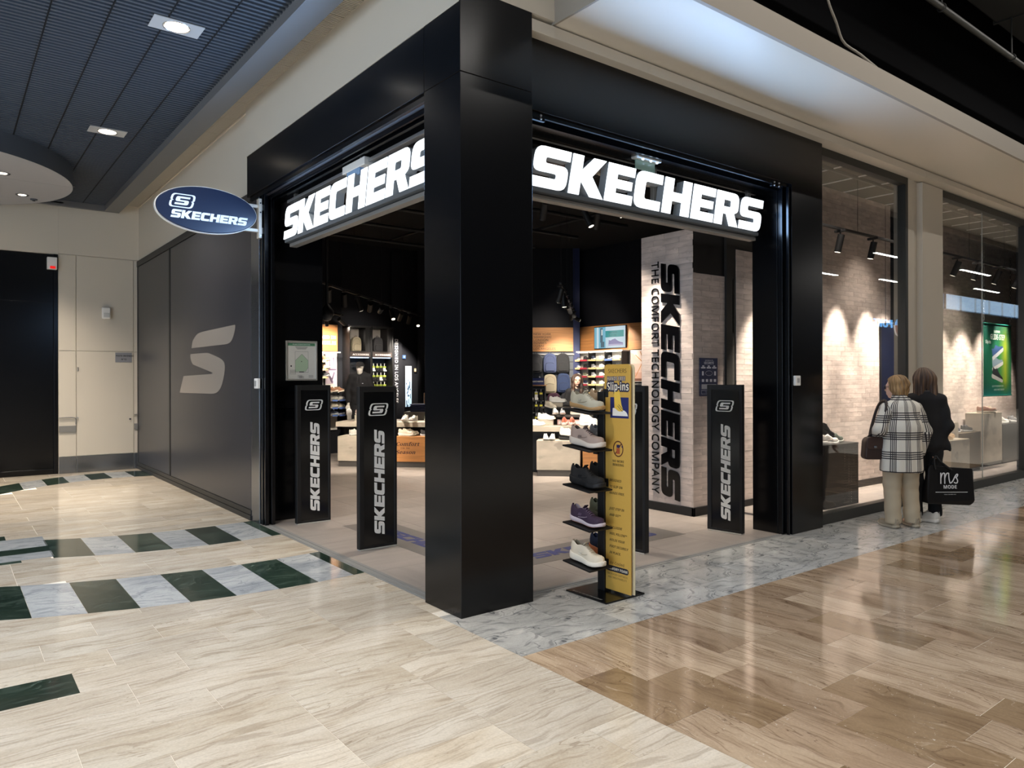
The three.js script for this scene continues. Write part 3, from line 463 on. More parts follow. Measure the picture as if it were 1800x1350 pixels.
{
  const f = thing('framed_plan', 'silver framed evacuation plan with a green site outline on the black panel', 'notice', [0.53, 1.785, -4.04]);
  part(f, 'frame', merge([rbox(-0.185, 0.185, 0.205, 0.225, 0, 0.02), rbox(-0.185, 0.185, -0.225, -0.205, 0, 0.02), rbox(-0.185, -0.165, -0.21, 0.21, 0, 0.02), rbox(0.165, 0.185, -0.21, 0.21, 0, 0.02)]), std(0xb9b6ae, 0.35, { metalness: 0.5 }));
  const plan = canvasTex(360, 440, (g, w, h) => {
    g.fillStyle = '#e6e4dc'; g.fillRect(0, 0, w, h); g.fillStyle = '#5d9a72'; g.fillRect(8, 8, w - 16, 34); g.fillStyle = '#e8efe8'; g.font = 'bold 22px sans-serif'; g.textAlign = 'center'; g.fillText("PLAN D'EVACUATION", w / 2, 33);
    g.fillStyle = '#333'; for (let i = 0; i < 4; i++) g.fillRect(w / 2 - 80 + i * 8, 52 + i * 9, 160 - i * 16, 3);
    g.strokeStyle = '#444'; g.lineWidth = 2; g.strokeRect(100, 110, 165, 250); g.fillStyle = '#bcd3b4'; g.beginPath(); g.moveTo(100, 350); g.lineTo(100, 220); g.lineTo(185, 140); g.lineTo(265, 220); g.lineTo(265, 300); g.lineTo(230, 350); g.closePath(); g.fill(); g.stroke();
    g.fillStyle = '#222'; g.beginPath(); g.arc(180, 230, 6, 0, 7); g.arc(50, 285, 10, 0, 7); g.fill(); for (const [x, y] of [[40, 340], [130, 395], [150, 405], [270, 395]]) for (let i = 0; i < 4; i++) g.fillRect(x, y + i * 8, 60, 2); g.strokeRect(36, 330, 70, 50); g.fillRect(150, 352, 60, 8);
  });
  part(f, 'sheet', new THREE.BoxGeometry(0.335, 0.415, 0.004).translate(0, 0, 0.006), std(0xffffff, 0.5, { map: plan })); part(f, 'glazing', new THREE.BoxGeometry(0.332, 0.412, 0.002).translate(0, 0, 0.013), M.glass);
  const k = thing('key_switch', 'small white key switch box on the steel post left of the opening', 'switch', [0.025, 1.53, -3.99]); part(k, 'box', rbox(-0.03, 0.005, -0.055, 0.055, -0.05, 0.05, 0.006), M.white1); part(k, 'cover', rbox(-0.036, -0.03, -0.03, 0.03, -0.025, 0.025, 0.002), std(0xa0a0a0, 0.4));
  const k2 = thing('key_switch', 'small white key switch box on the black pillar right of the opening', 'switch', [4.12, 1.55, -0.088]); part(k2, 'box', rbox(-0.045, 0.045, -0.05, 0.05, 0, 0.03, 0.006), M.white1); part(k2, 'cover', rbox(-0.02, 0.02, -0.02, 0.025, 0.03, 0.035, 0.002), std(0xa0a0a0, 0.4));
}
// ---------------------------------------------------------------- security gates
function makeGate(label) {
  const t = thing('security_gate', label, 'security gate', [0, 0, 0], 0, null);
  part(t, 'frame', merge([rbox(-0.195, -0.145, 0.01, 1.51, -0.03, 0.03, 0.006), rbox(0.165, 0.195, 0.01, 1.51, -0.03, 0.03, 0.006), rbox(-0.15, 0.17, 1.455, 1.51, -0.03, 0.03, 0.006), rbox(-0.15, 0.17, 0.01, 0.035, -0.03, 0.03, 0.004)]), M.blackMatt);
  part(t, 'panel', rbox(-0.147, 0.167, 0.03, 1.458, -0.022, 0.022, 0.003), M.blackGloss, 'glossy charcoal panel'); part(t, 'base_strip', rbox(-0.19, 0.19, 0.0, 0.012, -0.034, 0.034, 0.003), std(0xb8b4ac, 0.5));
  for (const s of [0, 1]) {
    const e = part(t, 'emblem', emblemGeo(0.115, 0.002).translate(-0.105, 1.235, 0.0225), M.letterPrint), w = part(t, 'lettering', wordGeo(0.105, 0.002, 1.0).rotateZ(Math.PI / 2).translate(0.065, 0.125, 0.0225), M.letterPrint);
    if (s) { e.rotation.y = Math.PI; w.rotation.y = Math.PI; }
  }
  return t;
}
const gate = makeGate('black security gate with white emblem, nearest the black panel at the left opening'); gate.position.set(0.525, 0, -3.7);
for (const [x, z, turn, l] of [[0.515, -2.175, 0, 'black security gate with white emblem standing alone in the middle of the left opening'], [2.28, -0.635, -1.5, 'black security gate half hidden behind the yellow display stand'], [3.645, -0.585, -1.44, 'black security gate with white emblem in front of the brick wall, right opening']]) {
  const g = gate.clone(); g.name = numbered('security_gate'); g.position.set(x, 0, z); g.rotation.y = turn; g.userData = { ...gate.userData, label: l }; scene.add(g);
}
// ---------------------------------------------------------------- shop shell and brick-faced walls
struct('wall_shop', box(-0.2, 9.3, 0, 4.7, -10.9, -10.6), M.navy, 'dark navy back wall of the shop');
struct('wall_shop', box(8.86, 9.2, 0, 4.7, -10.6, -1.4), M.navy, 'dark navy side wall of the shop');
struct('ceiling', box(0.14, 9.2, 4.5, 4.7, -10.6, -0.4), M.shopCeil, 'black ceiling of the shop');
struct('wall_void', box(0.12, 0.3, 4.0, 4.6, -10.6, -0.25), M.void, 'black inner side of the left front');
{ const t = thing('ceiling_duct', 'black duct and bars under the black shop ceiling', 'duct', [0, 0, 0]); const bars = []; for (let k = 0; k < 7; k++) bars.push(cyl(V(0.4, 4.3, -1.2 - k * 1.3), V(7, 4.3, -1.2 - k * 1.3), 0.03)); for (let k = 0; k < 4; k++) bars.push(cyl(V(1 + k * 1.7, 4.36, -0.8), V(1 + k * 1.7, 4.36, -9.5), 0.025)); part(t, 'bars', merge(bars), std(0x16171a, 0.6)); part(t, 'duct', rbox(1.2, 1.7, 4.0, 4.25, -9, -1.5, 0.03), std(0x101114, 0.6)); }
let bricksOut = 0;
function brickFace(name, origin, uDir, w, y0, y1, label, limit = 300, len = 0.235) {
  // courses 66 mm high, bricks 215 mm long in running bond, each proud of its joint
  const n = V(0, 1, 0).cross(uDir).multiplyScalar(-1).normalize(); // outward is to the left of u seen from above
  const s = struct(name, null, null, label);
  const BL = len, BH = 0.0655, J = 0.0022, D = 0.006, rows = Math.round((y1 - y0) / BH), bh = (y1 - y0) / rows, cells = [];
  for (let r = 0; r < rows; r++) { let u = -(r % 2) * BL / 2 - rnd() * 0.03; while (u < w - 0.005) { const a = Math.max(0, u), b = Math.min(w, u + BL); if (b - a > 0.012) cells.push([a, b, y0 + r * bh]); u += BL; } }
  cells.sort((p, q) => Math.abs(p[2] - 1.7) - Math.abs(q[2] - 1.7));
  const cache = new Map(), rest = [[], []];
  const q = new THREE.Quaternion().setFromRotationMatrix(new THREE.Matrix4().makeBasis(uDir.clone(), V(0, 1, 0), uDir.clone().cross(V(0, 1, 0))));
  const backing = part(s, 'backing', box(0.008, w - 0.008, y0, y1, -0.06, -0.0035), M.brickJoint); 
  s.position.copy(origin); s.quaternion.copy(q);
  cells.forEach(([a, b, y], i) => {
    const L = b - a, vr = Math.floor(rnd() * 4), key = L.toFixed(3) + vr, proud = pick([0, 0.0008, -0.0006]);
    if (i < limit) {
      if (!cache.has(key)) { const g = box(J / 2, L - J / 2, J / 2, bh - J / 2, -D, 0), uv = g.attributes.uv, p = g.attributes.position; for (let k = 0; k < p.count; k++) uv.setXY(k, p.getX(k) + vr * 0.31, p.getY(k) + vr * 0.173); cache.set(key, g); }
      part(s, 'brick', cache.get(key), pick(M.brick)).position.set(a, y, proud);
    } else { const g = box(a + J / 2, b - J / 2, y + J / 2, y + bh - J / 2, -D, proud), uv = g.attributes.uv, p = g.attributes.position, o = rnd() * 3; for (let k = 0; k < p.count; k++) uv.setXY(k, p.getX(k) + o, p.getY(k) + o * 0.7); rest[i % 2].push(g); }
  });
  rest.forEach((l, i) => { if (l.length) part(s, 'brick_field', merge(l), M.brick[i * 4]).userData.kind = 'stuff'; });
  return s;
}
// uDir runs to the right as seen from the front of the face
brickFace('wall_brick', V(4.07, 0, -2.11), V(0, 0, 1), 0.78, 0.1, 3.29, 'pale brick face of the wall carrying the vertical shop name', 300, 0.39);
brickFace('wall_brick', V(4.07, 0, -1.33), V(1, 0, 0), 0.7, 0.1, 2.785, 'pale brick face right of the vertical shop name', 260, 0.34);
brickFace('wall_brick', V(4.83, 0, -1.29), V(1, 0, 0), 1.1, 0.1, 3.12, 'narrow pale brick pier behind the right security gate', 200, 0.34);
struct('wall_core', merge([box(4.13, 5.6, 0, 3.285, -2.1, -1.39), box(4.075, 4.83, 2.79, 3.29, -1.39, -1.335), box(4.078, 4.13, 3.2, 3.285, -2.1, -1.34), box(4.84, 5.92, 0, 3.115, -1.7, -1.35), box(4.78, 4.82, 0, 4.5, -1.6, -1.36), box(4.9, 5.95, 3.125, 4.5, -1.7, -1.37)]), M.blackMatt, 'black core of the brick-faced wall');
struct('baseboard_right', merge([rbox(4.05, 4.08, 0, 0.1, -2.12, -1.31), rbox(4.05, 4.8, 0, 0.1, -1.34, -1.31), rbox(4.8, 5.94, 0, 0.1, -1.3, -1.27)]), M.blackMatt, 'black skirting of the brick-faced wall');
struct('wall_steel', rbox(4.77, 4.8, 0.1, 2.79, -1.325, -1.3), M.greyMetal, 'grey metal edge beside the brick pier');
{
  const s = thing('wall_lettering', 'tall black shop name and slogan running down the pale brick wall', 'lettering', [4.066, 2.94, -1.57], -Math.PI / 2);
  // local x runs toward the viewer's right, text runs downward
  const L = wordLetters(0.27, 0.018, 2.74 / wordLength(0.27)); for (const { g } of L) part(s, 'letter', g.rotateZ(-Math.PI / 2).translate(-0.215, 0, 0), M.letterBlack);
  const sl = text('THE COMFORT TECHNOLOGY COMPANY', 0.107, 0.012); sl.scale(2.77 / sl.boundingBox.max.x, 1, 1); part(s, 'slogan', sl.rotateZ(-Math.PI / 2).translate(-0.365, 0.03, 0), M.letterBlack);
}
{
  const n = canvasTex(256, 352, (g, w, h) => { g.fillStyle = '#232f55'; g.fillRect(0, 0, w, h); g.fillStyle = '#dfe3ee'; g.textAlign = 'center'; g.font = '20px sans-serif'; g.fillText('consignes de', w / 2, 26); g.font = 'bold 32px sans-serif'; g.fillText('SÉCURITÉ', w / 2, 56); for (let i = 0; i < 3; i++) { g.fillRect(14 + i * 80, 82, 64, 14); g.fillRect(30 + i * 80, 68, 30, 12); } g.strokeStyle = '#dfe3ee'; g.lineWidth = 3; g.beginPath(); g.ellipse(w / 2, 140, 50, 22, 0, 0, 7); g.stroke(); g.fillRect(26, 122, 26, 40); g.fillRect(204, 122, 26, 40); for (let i = 0; i < 4; i++) g.fillRect(24 + i * 58, 196, 34, 26); g.fillStyle = '#b8bcc6'; g.fillRect(20, 244, w - 40, 44); g.strokeRect(20, 300, w - 40, 34); g.fillStyle = '#dfe3ee'; g.font = '16px sans-serif'; g.fillText('112   18   17   15', w / 2, 322); });
  const t = thing('safety_notice', 'navy safety notice with white pictograms on the brick wall above the right gate', 'notice', [4.34, 1.59, -1.325]); part(t, 'board', rbox(-0.165, 0.165, -0.22, 0.22, 0, 0.008, 0.002), M.navyLight); part(t, 'sheet', new THREE.BoxGeometry(0.325, 0.435, 0.002).translate(0, 0, 0.009), std(0xffffff, 0.4, { map: n }));
}
// ---------------------------------------------------------------- show windows on the right
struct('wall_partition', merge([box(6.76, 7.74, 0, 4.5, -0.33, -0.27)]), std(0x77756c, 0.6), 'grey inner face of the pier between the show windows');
struct('wall_pier', merge([rbox(6.75, 7.75, 0, 4.06, -0.27, -0.2, 0.004), rbox(7.1, 7.7, 0, 4.05, -0.21, -0.13, 0.004), rbox(6.76, 6.95, 0, 4.05, -0.21, -0.16, 0.01)]), M.cream, 'cream pier between the two show windows');
function showWindow(n, x0, x1, label) {
  const w = struct('window_' + n, null, null, label);
  part(w, 'window_frame', merge([rbox(x0, x1, 0, 0.115, -0.25, -0.15, 0.004), rbox(x0, x1, 3.96, 4.05, -0.25, -0.15, 0.004), rbox(x0, x0 + 0.035, 0.11, 3.97, -0.25, -0.17, 0.004), rbox(x1 - 0.07, x1, 0.11, 3.97, -0.25, -0.15, 0.004)]), std(0x24241f, 0.45));
  return w;
}
const win1 = showWindow(1, 4.645, 6.75, 'show window between the black pillar and the cream pier'), win2 = showWindow(2, 7.75, 10.85, 'show window right of the cream pier');
part(win1, 'pane', box(4.68, 6.68, 0.11, 3.97, -0.208, -0.2), M.glass); part(win2, 'pane', box(7.79, 9.195, 0.11, 3.97, -0.208, -0.2), M.glass); part(win2, 'pane', box(9.205, 10.79, 0.11, 3.97, -0.208, -0.2), M.glass); part(win2, 'glass_joint', box(9.195, 9.205, 0.11, 3.97, -0.21, -0.198), std(0x9aa09c, 0.3));
struct('wall_outer', box(10.85, 46, 0, 4.1, -0.3, -0.15), M.blackMatt, 'dark front beyond the right show window');
{
  const f = struct('floor', box(4.66, 16, -0.2, 0.012, -1.5, -0.25), M.groutGrey, 'grey stone floor of the show windows');
  for (let i = 0; i < 19; i++) for (let j = 0; j < 2; j++) { const m = tile(f, 4.66 + i * 0.6, -0.86 - j * 0.6, 0.6, 0.6, 'x', M.slab); m.position.y = 0.022; }
  const c = struct('ceiling', box(4.66, 16, 4.16, 4.3, -2.2, -0.25), std(0x57554c, 0.8), 'grey grid ceiling of the show windows');
  for (let i = 0; i < 18; i++) part(c, 'ceiling_bar', rbox(5.365 + i * 0.61, 5.385 + i * 0.61, 4.148, 4.165, -1.25, -0.26, 0.002), M.white1);
  part(c, 'ceiling_bar', rbox(4.7, 16, 4.12, 4.16, -0.72, -0.69, 0.003), std(0x6a685e, 0.6));
}
brickFace('wall_brick', V(6.05, 0.03, -1.2), V(1, 0, 0), 2.5, 0.09, 4.12, 'pale brick wall at the back of the left show window', 300);
brickFace('wall_brick', V(8.9, 0.03, -1.34), V(1, 0, 0), 5.2, 0.09, 4.12, 'pale brick wall at the back of the right show window', 300);
struct('wall_core', merge([box(6.05, 8.55, 0, 4.15, -1.4, -1.26), box(4.66, 6.05, 0, 4.15, -1.4, -1.3), box(8.55, 8.9, 0, 4.15, -1.5, -1.42), box(8.9, 14.1, 0, 4.15, -1.6, -1.4), box(14.1, 16, 0, 4.15, -1.6, -1.3), box(15.9, 16, 0, 4.15, -1.4, -0.3)]), std(0x2b2926, 0.8), 'dark backing of the show windows');
struct('baseboard_window', merge([rbox(6.05, 8.55, 0.02, 0.12, -1.22, -1.185), rbox(8.9, 14.1, 0.02, 0.12, -1.36, -1.325)]), M.blackMatt, 'black skirting of the show windows');
struct('wall_strip', rbox(8.56, 8.6, 0.02, 4.1, -1.3, -1.16), M.blackMatt, 'black edge strip of the brick wall');
{
  const t = thing('hanging_screen', 'tall thin dark screen with a bluish face hanging edge-on in the left show window', 'screen', [8.32, 1.7, -1.06], -0.9); part(t, 'casing', rbox(-0.18, 0.18, -0.68, 0.68, -0.03, 0.03, 0.006), M.blackMatt); part(t, 'display', rbox(-0.16, 0.16, -0.62, 0.62, 0.03, 0.034, 0.001), phys(0x161d33, 0.12)); for (const x of [-0.1, 0.1]) part(t, 'wire', cyl(V(x, 0.68, 0), V(x, 2.4, 0), 0.003), M.steel);
}
// ---------------------------------------------------------------- track lights
const spotProto = (() => {
  const g = new THREE.Group();
  const body = part(g, 'body', cyl(V(0, 0, 0), V(0, 0, 0.22), 0.042, 0.042, 18), M.blackMatt); part(g, 'lens', cyl(V(0, 0, 0.205), V(0, 0, 0.222), 0.034, 0.034, 18), M.glowWarm); return g;
})();
function trackSpot(pos, target, label, group, I = POWER.track, angle = 0.42) {
  const t = thing('track_spotlight', label, 'spotlight', [pos.x, pos.y, pos.z], 0, group);
  const d = target.clone().sub(pos).normalize(), q = new THREE.Quaternion().setFromUnitVectors(V(0, 0, 1), d);
  part(t, 'stem', merge([cyl(V(0, 0.1, 0), V(0, 0.0, 0), 0.009), rbox(-0.02, 0.02, 0.09, 0.12, -0.07, 0.07, 0.004)]), M.blackMatt);
  for (const c of spotProto.children) { const m = c.clone(); m.quaternion.copy(q); m.position.copy(d).multiplyScalar(-0.06); t.add(m); }
  if (I) spot(pos.clone().addScaledVector(d, 0.185), target, WARM, I, angle, 0.5, 1.6);
  return t;
}
function track(a, b, label, drop) {
  const t = thing('light_track', label, 'light track', [0, 0, 0]); const d = b.clone().sub(a), L = d.length();
  const g = rbox(-0.018, 0.018, -0.016, 0.016, 0, L, 0.003); g.applyQuaternion(new THREE.Quaternion().setFromUnitVectors(V(0, 0, 1), d.normalize())); g.translate(a.x, a.y, a.z); part(t, 'rail', g, M.blackMatt);
  const n = Math.max(2, Math.round(L / 1.6)); for (let i = 0; i <= n; i++) { const p = a.clone().addScaledVector(d, L * (0.04 + 0.92 * i / n)); part(t, 'suspension', cyl(p, V(p.x, drop, p.z), 0.003, 0.003, 6), M.blackMatt); }
}
{
  const a = V(1.5, 2.98, -5.94), b = V(5.9, 2.98, -10.34), n = 9; track(a, b, 'long diagonal light track seen through the left opening', 4.5);
  const tg = [V(2.6, 0.8, -7.9), V(3.0, 0.8, -7.9), V(3.6, 0.8, -7.2), V(4.06, 1.6, -9.76), V(4.3, 2.2, -10.5), V(4.0, 0.7, -7.3), V(4.9, 1.9, -10.5), V(5.33, 1.9, -10.5), V(5.0, 0.9, -8.6)];
  for (let i = 0; i < n; i++) trackSpot(a.clone().lerp(b, 0.08 + i * 0.105).add(V(0, -0.12, 0)), tg[i], `black track spotlight, ${ordinal[i]} from the front on the long diagonal track, left opening`, null, POWER.track * (i === 4 || i === 6 ? 0.35 : i === 7 ? 1.2 : 0.9));
  const a2 = V(2.3, 2.9, -9.0), b2 = V(3.9, 2.9, -10.2); track(a2, b2, 'short light track near the rear left corner of the shop', 4.5);
  [V(3.3, 2.2, -10.5), V(3.7, 2.2, -10.5), V(3.6, 1.6, -10.5), V(4.5, 2.4, -10.5)].forEach((g, i) => trackSpot(a2.clone().lerp(b2, 0.1 + i * 0.28).add(V(0, -0.12, 0)), g, `black track spotlight, ${ordinal[i]} from the left on the short rear track above the shelves`, null, POWER.track * (i < 2 ? 0.9 : 0.4)));
  const a3 = V(1.2, 3.72, -2.6), b3 = V(4.0, 3.72, -2.6); track(a3, b3, 'light track just behind the right shop name', 4.5);
  [[0.62, V(4.0, 0.9, -4.8)], [0.86, V(4.07, 1.5, -1.75)], [0.93, V(5.3, 0.6, -4.7)], [0.2, V(2.4, 0, -1.4)], [0.4, V(1.2, 0, -2.6)]].forEach(([k, g], i) => trackSpot(a3.clone().lerp(b3, k).add(V(0, -0.12, 0)), g, `black track spotlight, ${ordinal[i]} aimed from the track behind the right shop name`, null, POWER.track * (i === 1 ? 0.3 : 0.7), 0.5));
  { const a5 = V(3.5, 3.72, -2.58), b5 = V(3.5, 3.72, -1.4); track(a5, b5, 'short light track in front of the tall lettered brick wall', 4.5); trackSpot(V(3.5, 3.6, -1.92), V(4.07, 1.3, -1.74), 'black track spotlight aimed down the tall lettered brick wall', null, POWER.track * 0.95, 0.44); }
  const a4 = V(4.6, 3.0, -4.2), b4 = V(8.4, 3.0, -8.0); track(a4, b4, 'diagonal light track running toward the shoe wall, right opening', 4.5);
  [V(4.7, 0.7, -5.2), V(5.4, 0.7, -4.7), V(6.86, 1.6, -6.3), V(8.8, 2.4, -8.0), V(8.8, 1.7, -7.9), V(8.8, 1.6, -7.0), V(8.3, 1.8, -8.4), V(8.8, 2.3, -6.9)].forEach((g, i) => trackSpot(a4.clone().lerp(b4, 0.03 + i * 0.12).add(V(0, -0.12, 0)), g, `black track spotlight, ${ordinal[i]} from the front on the diagonal track, right opening`, null, POWER.track * (i === 2 ? 1.6 : i === 3 || i === 7 ? 0.45 : 0.7)));
  spot(V(7.0, 3.6, -7.4), V(8.0, 2.0, -8.6), WARM, POWER.track * 0.2, 0.6); spot(V(3.2, 3.7, -5.2), V(3.8, 0, -3.6), WARM, POWER.track * 0.9, 0.8); spot(V(2.0, 3.7, -5.2), V(1.6, 0, -5.6), WARM, POWER.track * 0.9, 0.8); spot(V(5.0, 3.7, -3.4), V(5.3, 0, -3.2), WARM, POWER.track * 0.6, 0.8);
  // show windows
  const w1 = V(4.75, 3.44, -0.72), w2 = V(8.5, 3.44, -0.72), w3 = V(7.9, 3.36, -0.5), w4 = V(14, 3.36, -0.5); track(w1, w2, 'black light track across the left show window', 4.15); track(w3, w4, 'black light track across the right show window', 4.15);
  [5.35, 6.19, 7.03, 7.87].forEach((x, i) => trackSpot(V(x, 3.31, -0.72), V(x - 0.1, 1.1, -1.2), `black track spotlight, ${ordinal[i]} from the left in the left show window`, null, POWER.show, 0.45));
  [8.35, 9.12, 9.87, 10.69, 11.57, 12.5, 13.3].forEach((x, i) => trackSpot(V(x, 3.23, -0.5), V(x - 0.1, 1.2, -1.34), `black track spotlight, ${ordinal[i]} from the left in the right show window`, null, POWER.show * (i > 3 ? 0.9 : 0.6), 0.5)); spot(V(11.2, 4.05, -0.32), V(11.37, 1.7, -0.74), NEUTRAL, POWER.show * 0.5, 0.4);
  spot(V(5.9, 4.05, -0.5), V(5.9, 0.6, -0.8), WARM, POWER.show * 0.3, 0.7); spot(V(9.6, 4.05, -0.5), V(9.6, 0.6, -0.8), WARM, POWER.show * 0.3, 0.7); spot(V(11, 4.05, -0.5), V(11, 0.6, -0.8), WARM, POWER.show * 0.3, 0.7); spot(V(7.6, 4.05, -0.5), V(7.6, 0, -0.8), WARM, POWER.show * 0.3, 0.7);
}
{
  const t = thing('dome_camera', 'dark dome camera on a thin pole hanging at the left edge of the shop view', 'camera', [1.05, 2.36, -4.52]); part(t, 'pole', cyl(V(0, 0.1, 0), V(0, 2.1, 0), 0.018), M.blackMatt); part(t, 'housing', new THREE.LatheGeometry([new THREE.Vector2(0.02, 0.14), new THREE.Vector2(0.05, 0.1), new THREE.Vector2(0.085, 0.05), new THREE.Vector2(0.085, 0.0), new THREE.Vector2(0.075, 0)], 24), std(0x1c1c1f, 0.4)); part(t, 'dome', new THREE.SphereGeometry(0.072, 20, 12, 0, 6.3, Math.PI / 2, Math.PI / 2), phys(0x3a3c40, 0.05));
}
// ---------------------------------------------------------------- shoes
function smoothRing(f) { return f; }
const shoeGeos = new Map();
function shoeParts(kind) {
  if (shoeGeos.has(kind)) return shoeGeos.get(kind);
  const L = 0.29, K = { runner: [0.036, 0.024, 1], chunky: [0.05, 0.034, 1.02], flat: [0.026, 0.022, 0.92] }[kind], N = 30, Mv = 26;
  const lerpT = (tab, s) => { for (let i = 1; i < tab.length; i++) if (s <= tab[i][0]) { const [a, va] = tab[i - 1], [b, vb] = tab[i], t = (s - a) / (b - a), k = t * t * (3 - 2 * t); return va + (vb - va) * k; } return tab[tab.length - 1][1]; };
  const W = [[0, 0.014], [0.04, 0.028], [0.14, 0.035], [0.4, 0.033], [0.68, 0.046], [0.84, 0.0445], [0.92, 0.038], [0.97, 0.028], [1, 0.014]], WU = (s) => lerpT(W, s) * (1 - 0.8 * sm(0.94, 1, s));
  const T = [[0, 0.066], [0.03, 0.084], [0.08, 0.083], [0.2, 0.064], [0.34, 0.078], [0.42, 0.085], [0.55, 0.066], [0.7, 0.05], [0.86, 0.044], [0.93, 0.036], [0.97, 0.025], [1, 0.003]];
  const toe = (s) => 0.02 * Math.max(0, (s - 0.68) / 0.32) ** 2 + 0.006 * Math.max(0, (0.12 - s) / 0.12) ** 2, soleH = (s) => K[0] + (K[1] - K[0]) * sm(0.15, 0.75, s);
  // sole: a swept rounded band
  const pos = [], idx = [], R = 14;
  for (let i = 0; i <= N; i++) {
    const s = i / N, w = lerpT(W, s) + (kind === 'chunky' ? 0.009 : 0.005), y0 = toe(s), h = soleH(s), x = (s - 0.0) * (L + 0.008) - 0.004 - (s < 0.02 ? 0.004 : 0) + (s > 0.98 ? 0.004 : 0);
    for (let j = 0; j < R; j++) { const a = j / R * Math.PI * 2, cx = Math.cos(a), cy = Math.sin(a), ex = Math.sign(cx) * Math.abs(cx) ** 0.35, ey = Math.sign(cy) * Math.abs(cy) ** 0.45; pos.push(x + (s < 0.1 ? -0.006 * (kind === 'chunky' ? 1.6 : 1) * Math.max(0, -ey) * (1 - s / 0.1) * -1 : 0), y0 + h * (0.5 + 0.5 * ey), ex * w * (1 + (ey < 0 ? 0.06 : 0) * (kind === 'chunky' ? 1 : 0.3) + (kind === 'chunky' ? 0.02 * Math.sin(s * 40) * (ey < 0 ? 1 : 0) : 0))); }
  }
  for (let i = 0; i < N; i++) for (let j = 0; j < R; j++) { const a = i * R + j, b = i * R + (j + 1) % R, c = a + R, d = b + R; idx.push(a, b, c, b, d, c); }
  for (const e of [0, N]) { const c = pos.length / 3; let sx = 0, sy = 0; for (let j = 0; j < R; j++) { sx += pos[(e * R + j) * 3]; sy += pos[(e * R + j) * 3 + 1]; } pos.push(sx / R, sy / R, 0); for (let j = 0; j < R; j++) e ? idx.push(c, e * R + j, e * R + (j + 1) % R) : idx.push(c, e * R + (j + 1) % R, e * R + j); }
  const mk = (p, ix) => { const g = new THREE.BufferGeometry(); g.setAttribute('position', new THREE.Float32BufferAttribute(p, 3)); g.setIndex(ix); g.computeVertexNormals(); return g; };
  const flip = (ix) => { const o = []; for (let i = 0; i < ix.length; i += 3) o.push(ix[i], ix[i + 2], ix[i + 1]); return o; };
  const sole = mk(pos, flip(idx));
  // upper with its foot opening; the ring runs from one welt over the top to the other
  const up = [], ui = [], li = [], yTop = (s) => toe(s) + soleH(s) - 0.004;
  for (let i = 0; i <= N; i++) {
    const s = 0.004 + 0.992 * i / N, w = WU(s), y0 = yTop(s), t = lerpT(T, s) * K[2], open = sm(0.015, 0.05, s) * (1 - sm(0.36, 0.43, s)), x = s * L;
    for (let j = 0; j <= Mv; j++) {
      const v = j / Mv * 2 - 1, av = Math.abs(v), sg = Math.sign(v);
      const ang = (1 - av) * Math.PI / 2, cz = sg * w * Math.cos(ang) ** 0.62 * (1 - 0.12 * (1 - av)), cy = y0 + t * Math.sin(ang) ** 0.9;   // closed arch
      let oz, oy; const rim = 0.42;
      if (av > rim) { const k = (1 - av) / (1 - rim); oz = sg * w * (1 - 0.34 * k * k); oy = y0 + t * k; } else { const k = av / rim; oz = sg * w * 0.6 * Math.min(1, k * 1.25) ; oy = y0 + t * (0.12 + 0.88 * sm(0.45, 1, k)); }
      const back = s < 0.05 ? -0.006 * Math.sin(Math.min(1, (1 - av) * 1.6) * Math.PI) : 0;
      up.push(x + back + (open > 0.2 && s < 0.1 ? -0.004 * (1 - av) : 0), cy + (oy - cy) * open, cz + (oz - cz) * open);
    }
  }
  for (let i = 0; i < N; i++) for (let j = 0; j < Mv; j++) { const a = i * (Mv + 1) + j, b = a + 1, c = a + Mv + 1, d = c + 1, s = (i + 0.5) / N, av = Math.abs((j + 0.5) / Mv * 2 - 1), list = s < 0.41 && s > 0.02 && av < 0.42 ? li : ui; list.push(a, b, c, b, d, c); }
  for (const e of [0, N]) { const o = e * (Mv + 1); for (let j = 1; j < Mv; j++) e ? ui.push(o, o + j + 1, o + j) : ui.push(o, o + j, o + j + 1); }
  const upper = mk(up.slice(), flip(ui)), lining = mk(up.slice(), flip(li));
  const laces = []; for (let k = 0; k < 5; k++) { const s = 0.45 + k * 0.05, y = yTop(s) + lerpT(T, s) * K[2] + 0.0015, w = lerpT(W, s) * 0.55; laces.push(tube([V(s * L, y - 0.012, -w), V(s * L + 0.002, y, -w * 0.5), V(s * L + 0.004, y + 0.001, 0), V(s * L + 0.002, y, w * 0.5), V(s * L, y - 0.012, w)], 0.0028, 8, 5)); }
  const tongue = rbox(-0.012, 0.018, -0.004, 0.004, -0.018, 0.018, 0.003).rotateZ(0.9).translate(0.405 * L, yTop(0.4) + 0.086 * K[2], 0);
  const tab = rbox(-0.003, 0.003, -0.012, 0.008, -0.008, 0.008, 0.002).rotateZ(0.15).translate(0.008 * L - 0.002, yTop(0.02) + 0.07 * K[2], 0);
  const outsole = (() => { const sh = new THREE.Shape(); for (let i = 0; i <= 40; i++) { const s = i / 40; const w = lerpT(W, s) * 0.95; i ? sh.lineTo(s * L, w) : sh.moveTo(0, w); } for (let i = 40; i >= 0; i--) { const s = i / 40; sh.lineTo(s * L, -lerpT(W, s) * 0.95); } const g = new THREE.ExtrudeGeometry(sh, { depth: 0.006, bevelEnabled: false }).rotateX(Math.PI / 2); const p = g.attributes.position; for (let i = 0; i < p.count; i++) p.setY(i, p.getY(i) + 0.0055 + toe(Math.max(0, Math.min(1, p.getX(i) / L)))); g.computeVertexNormals(); return g; })();
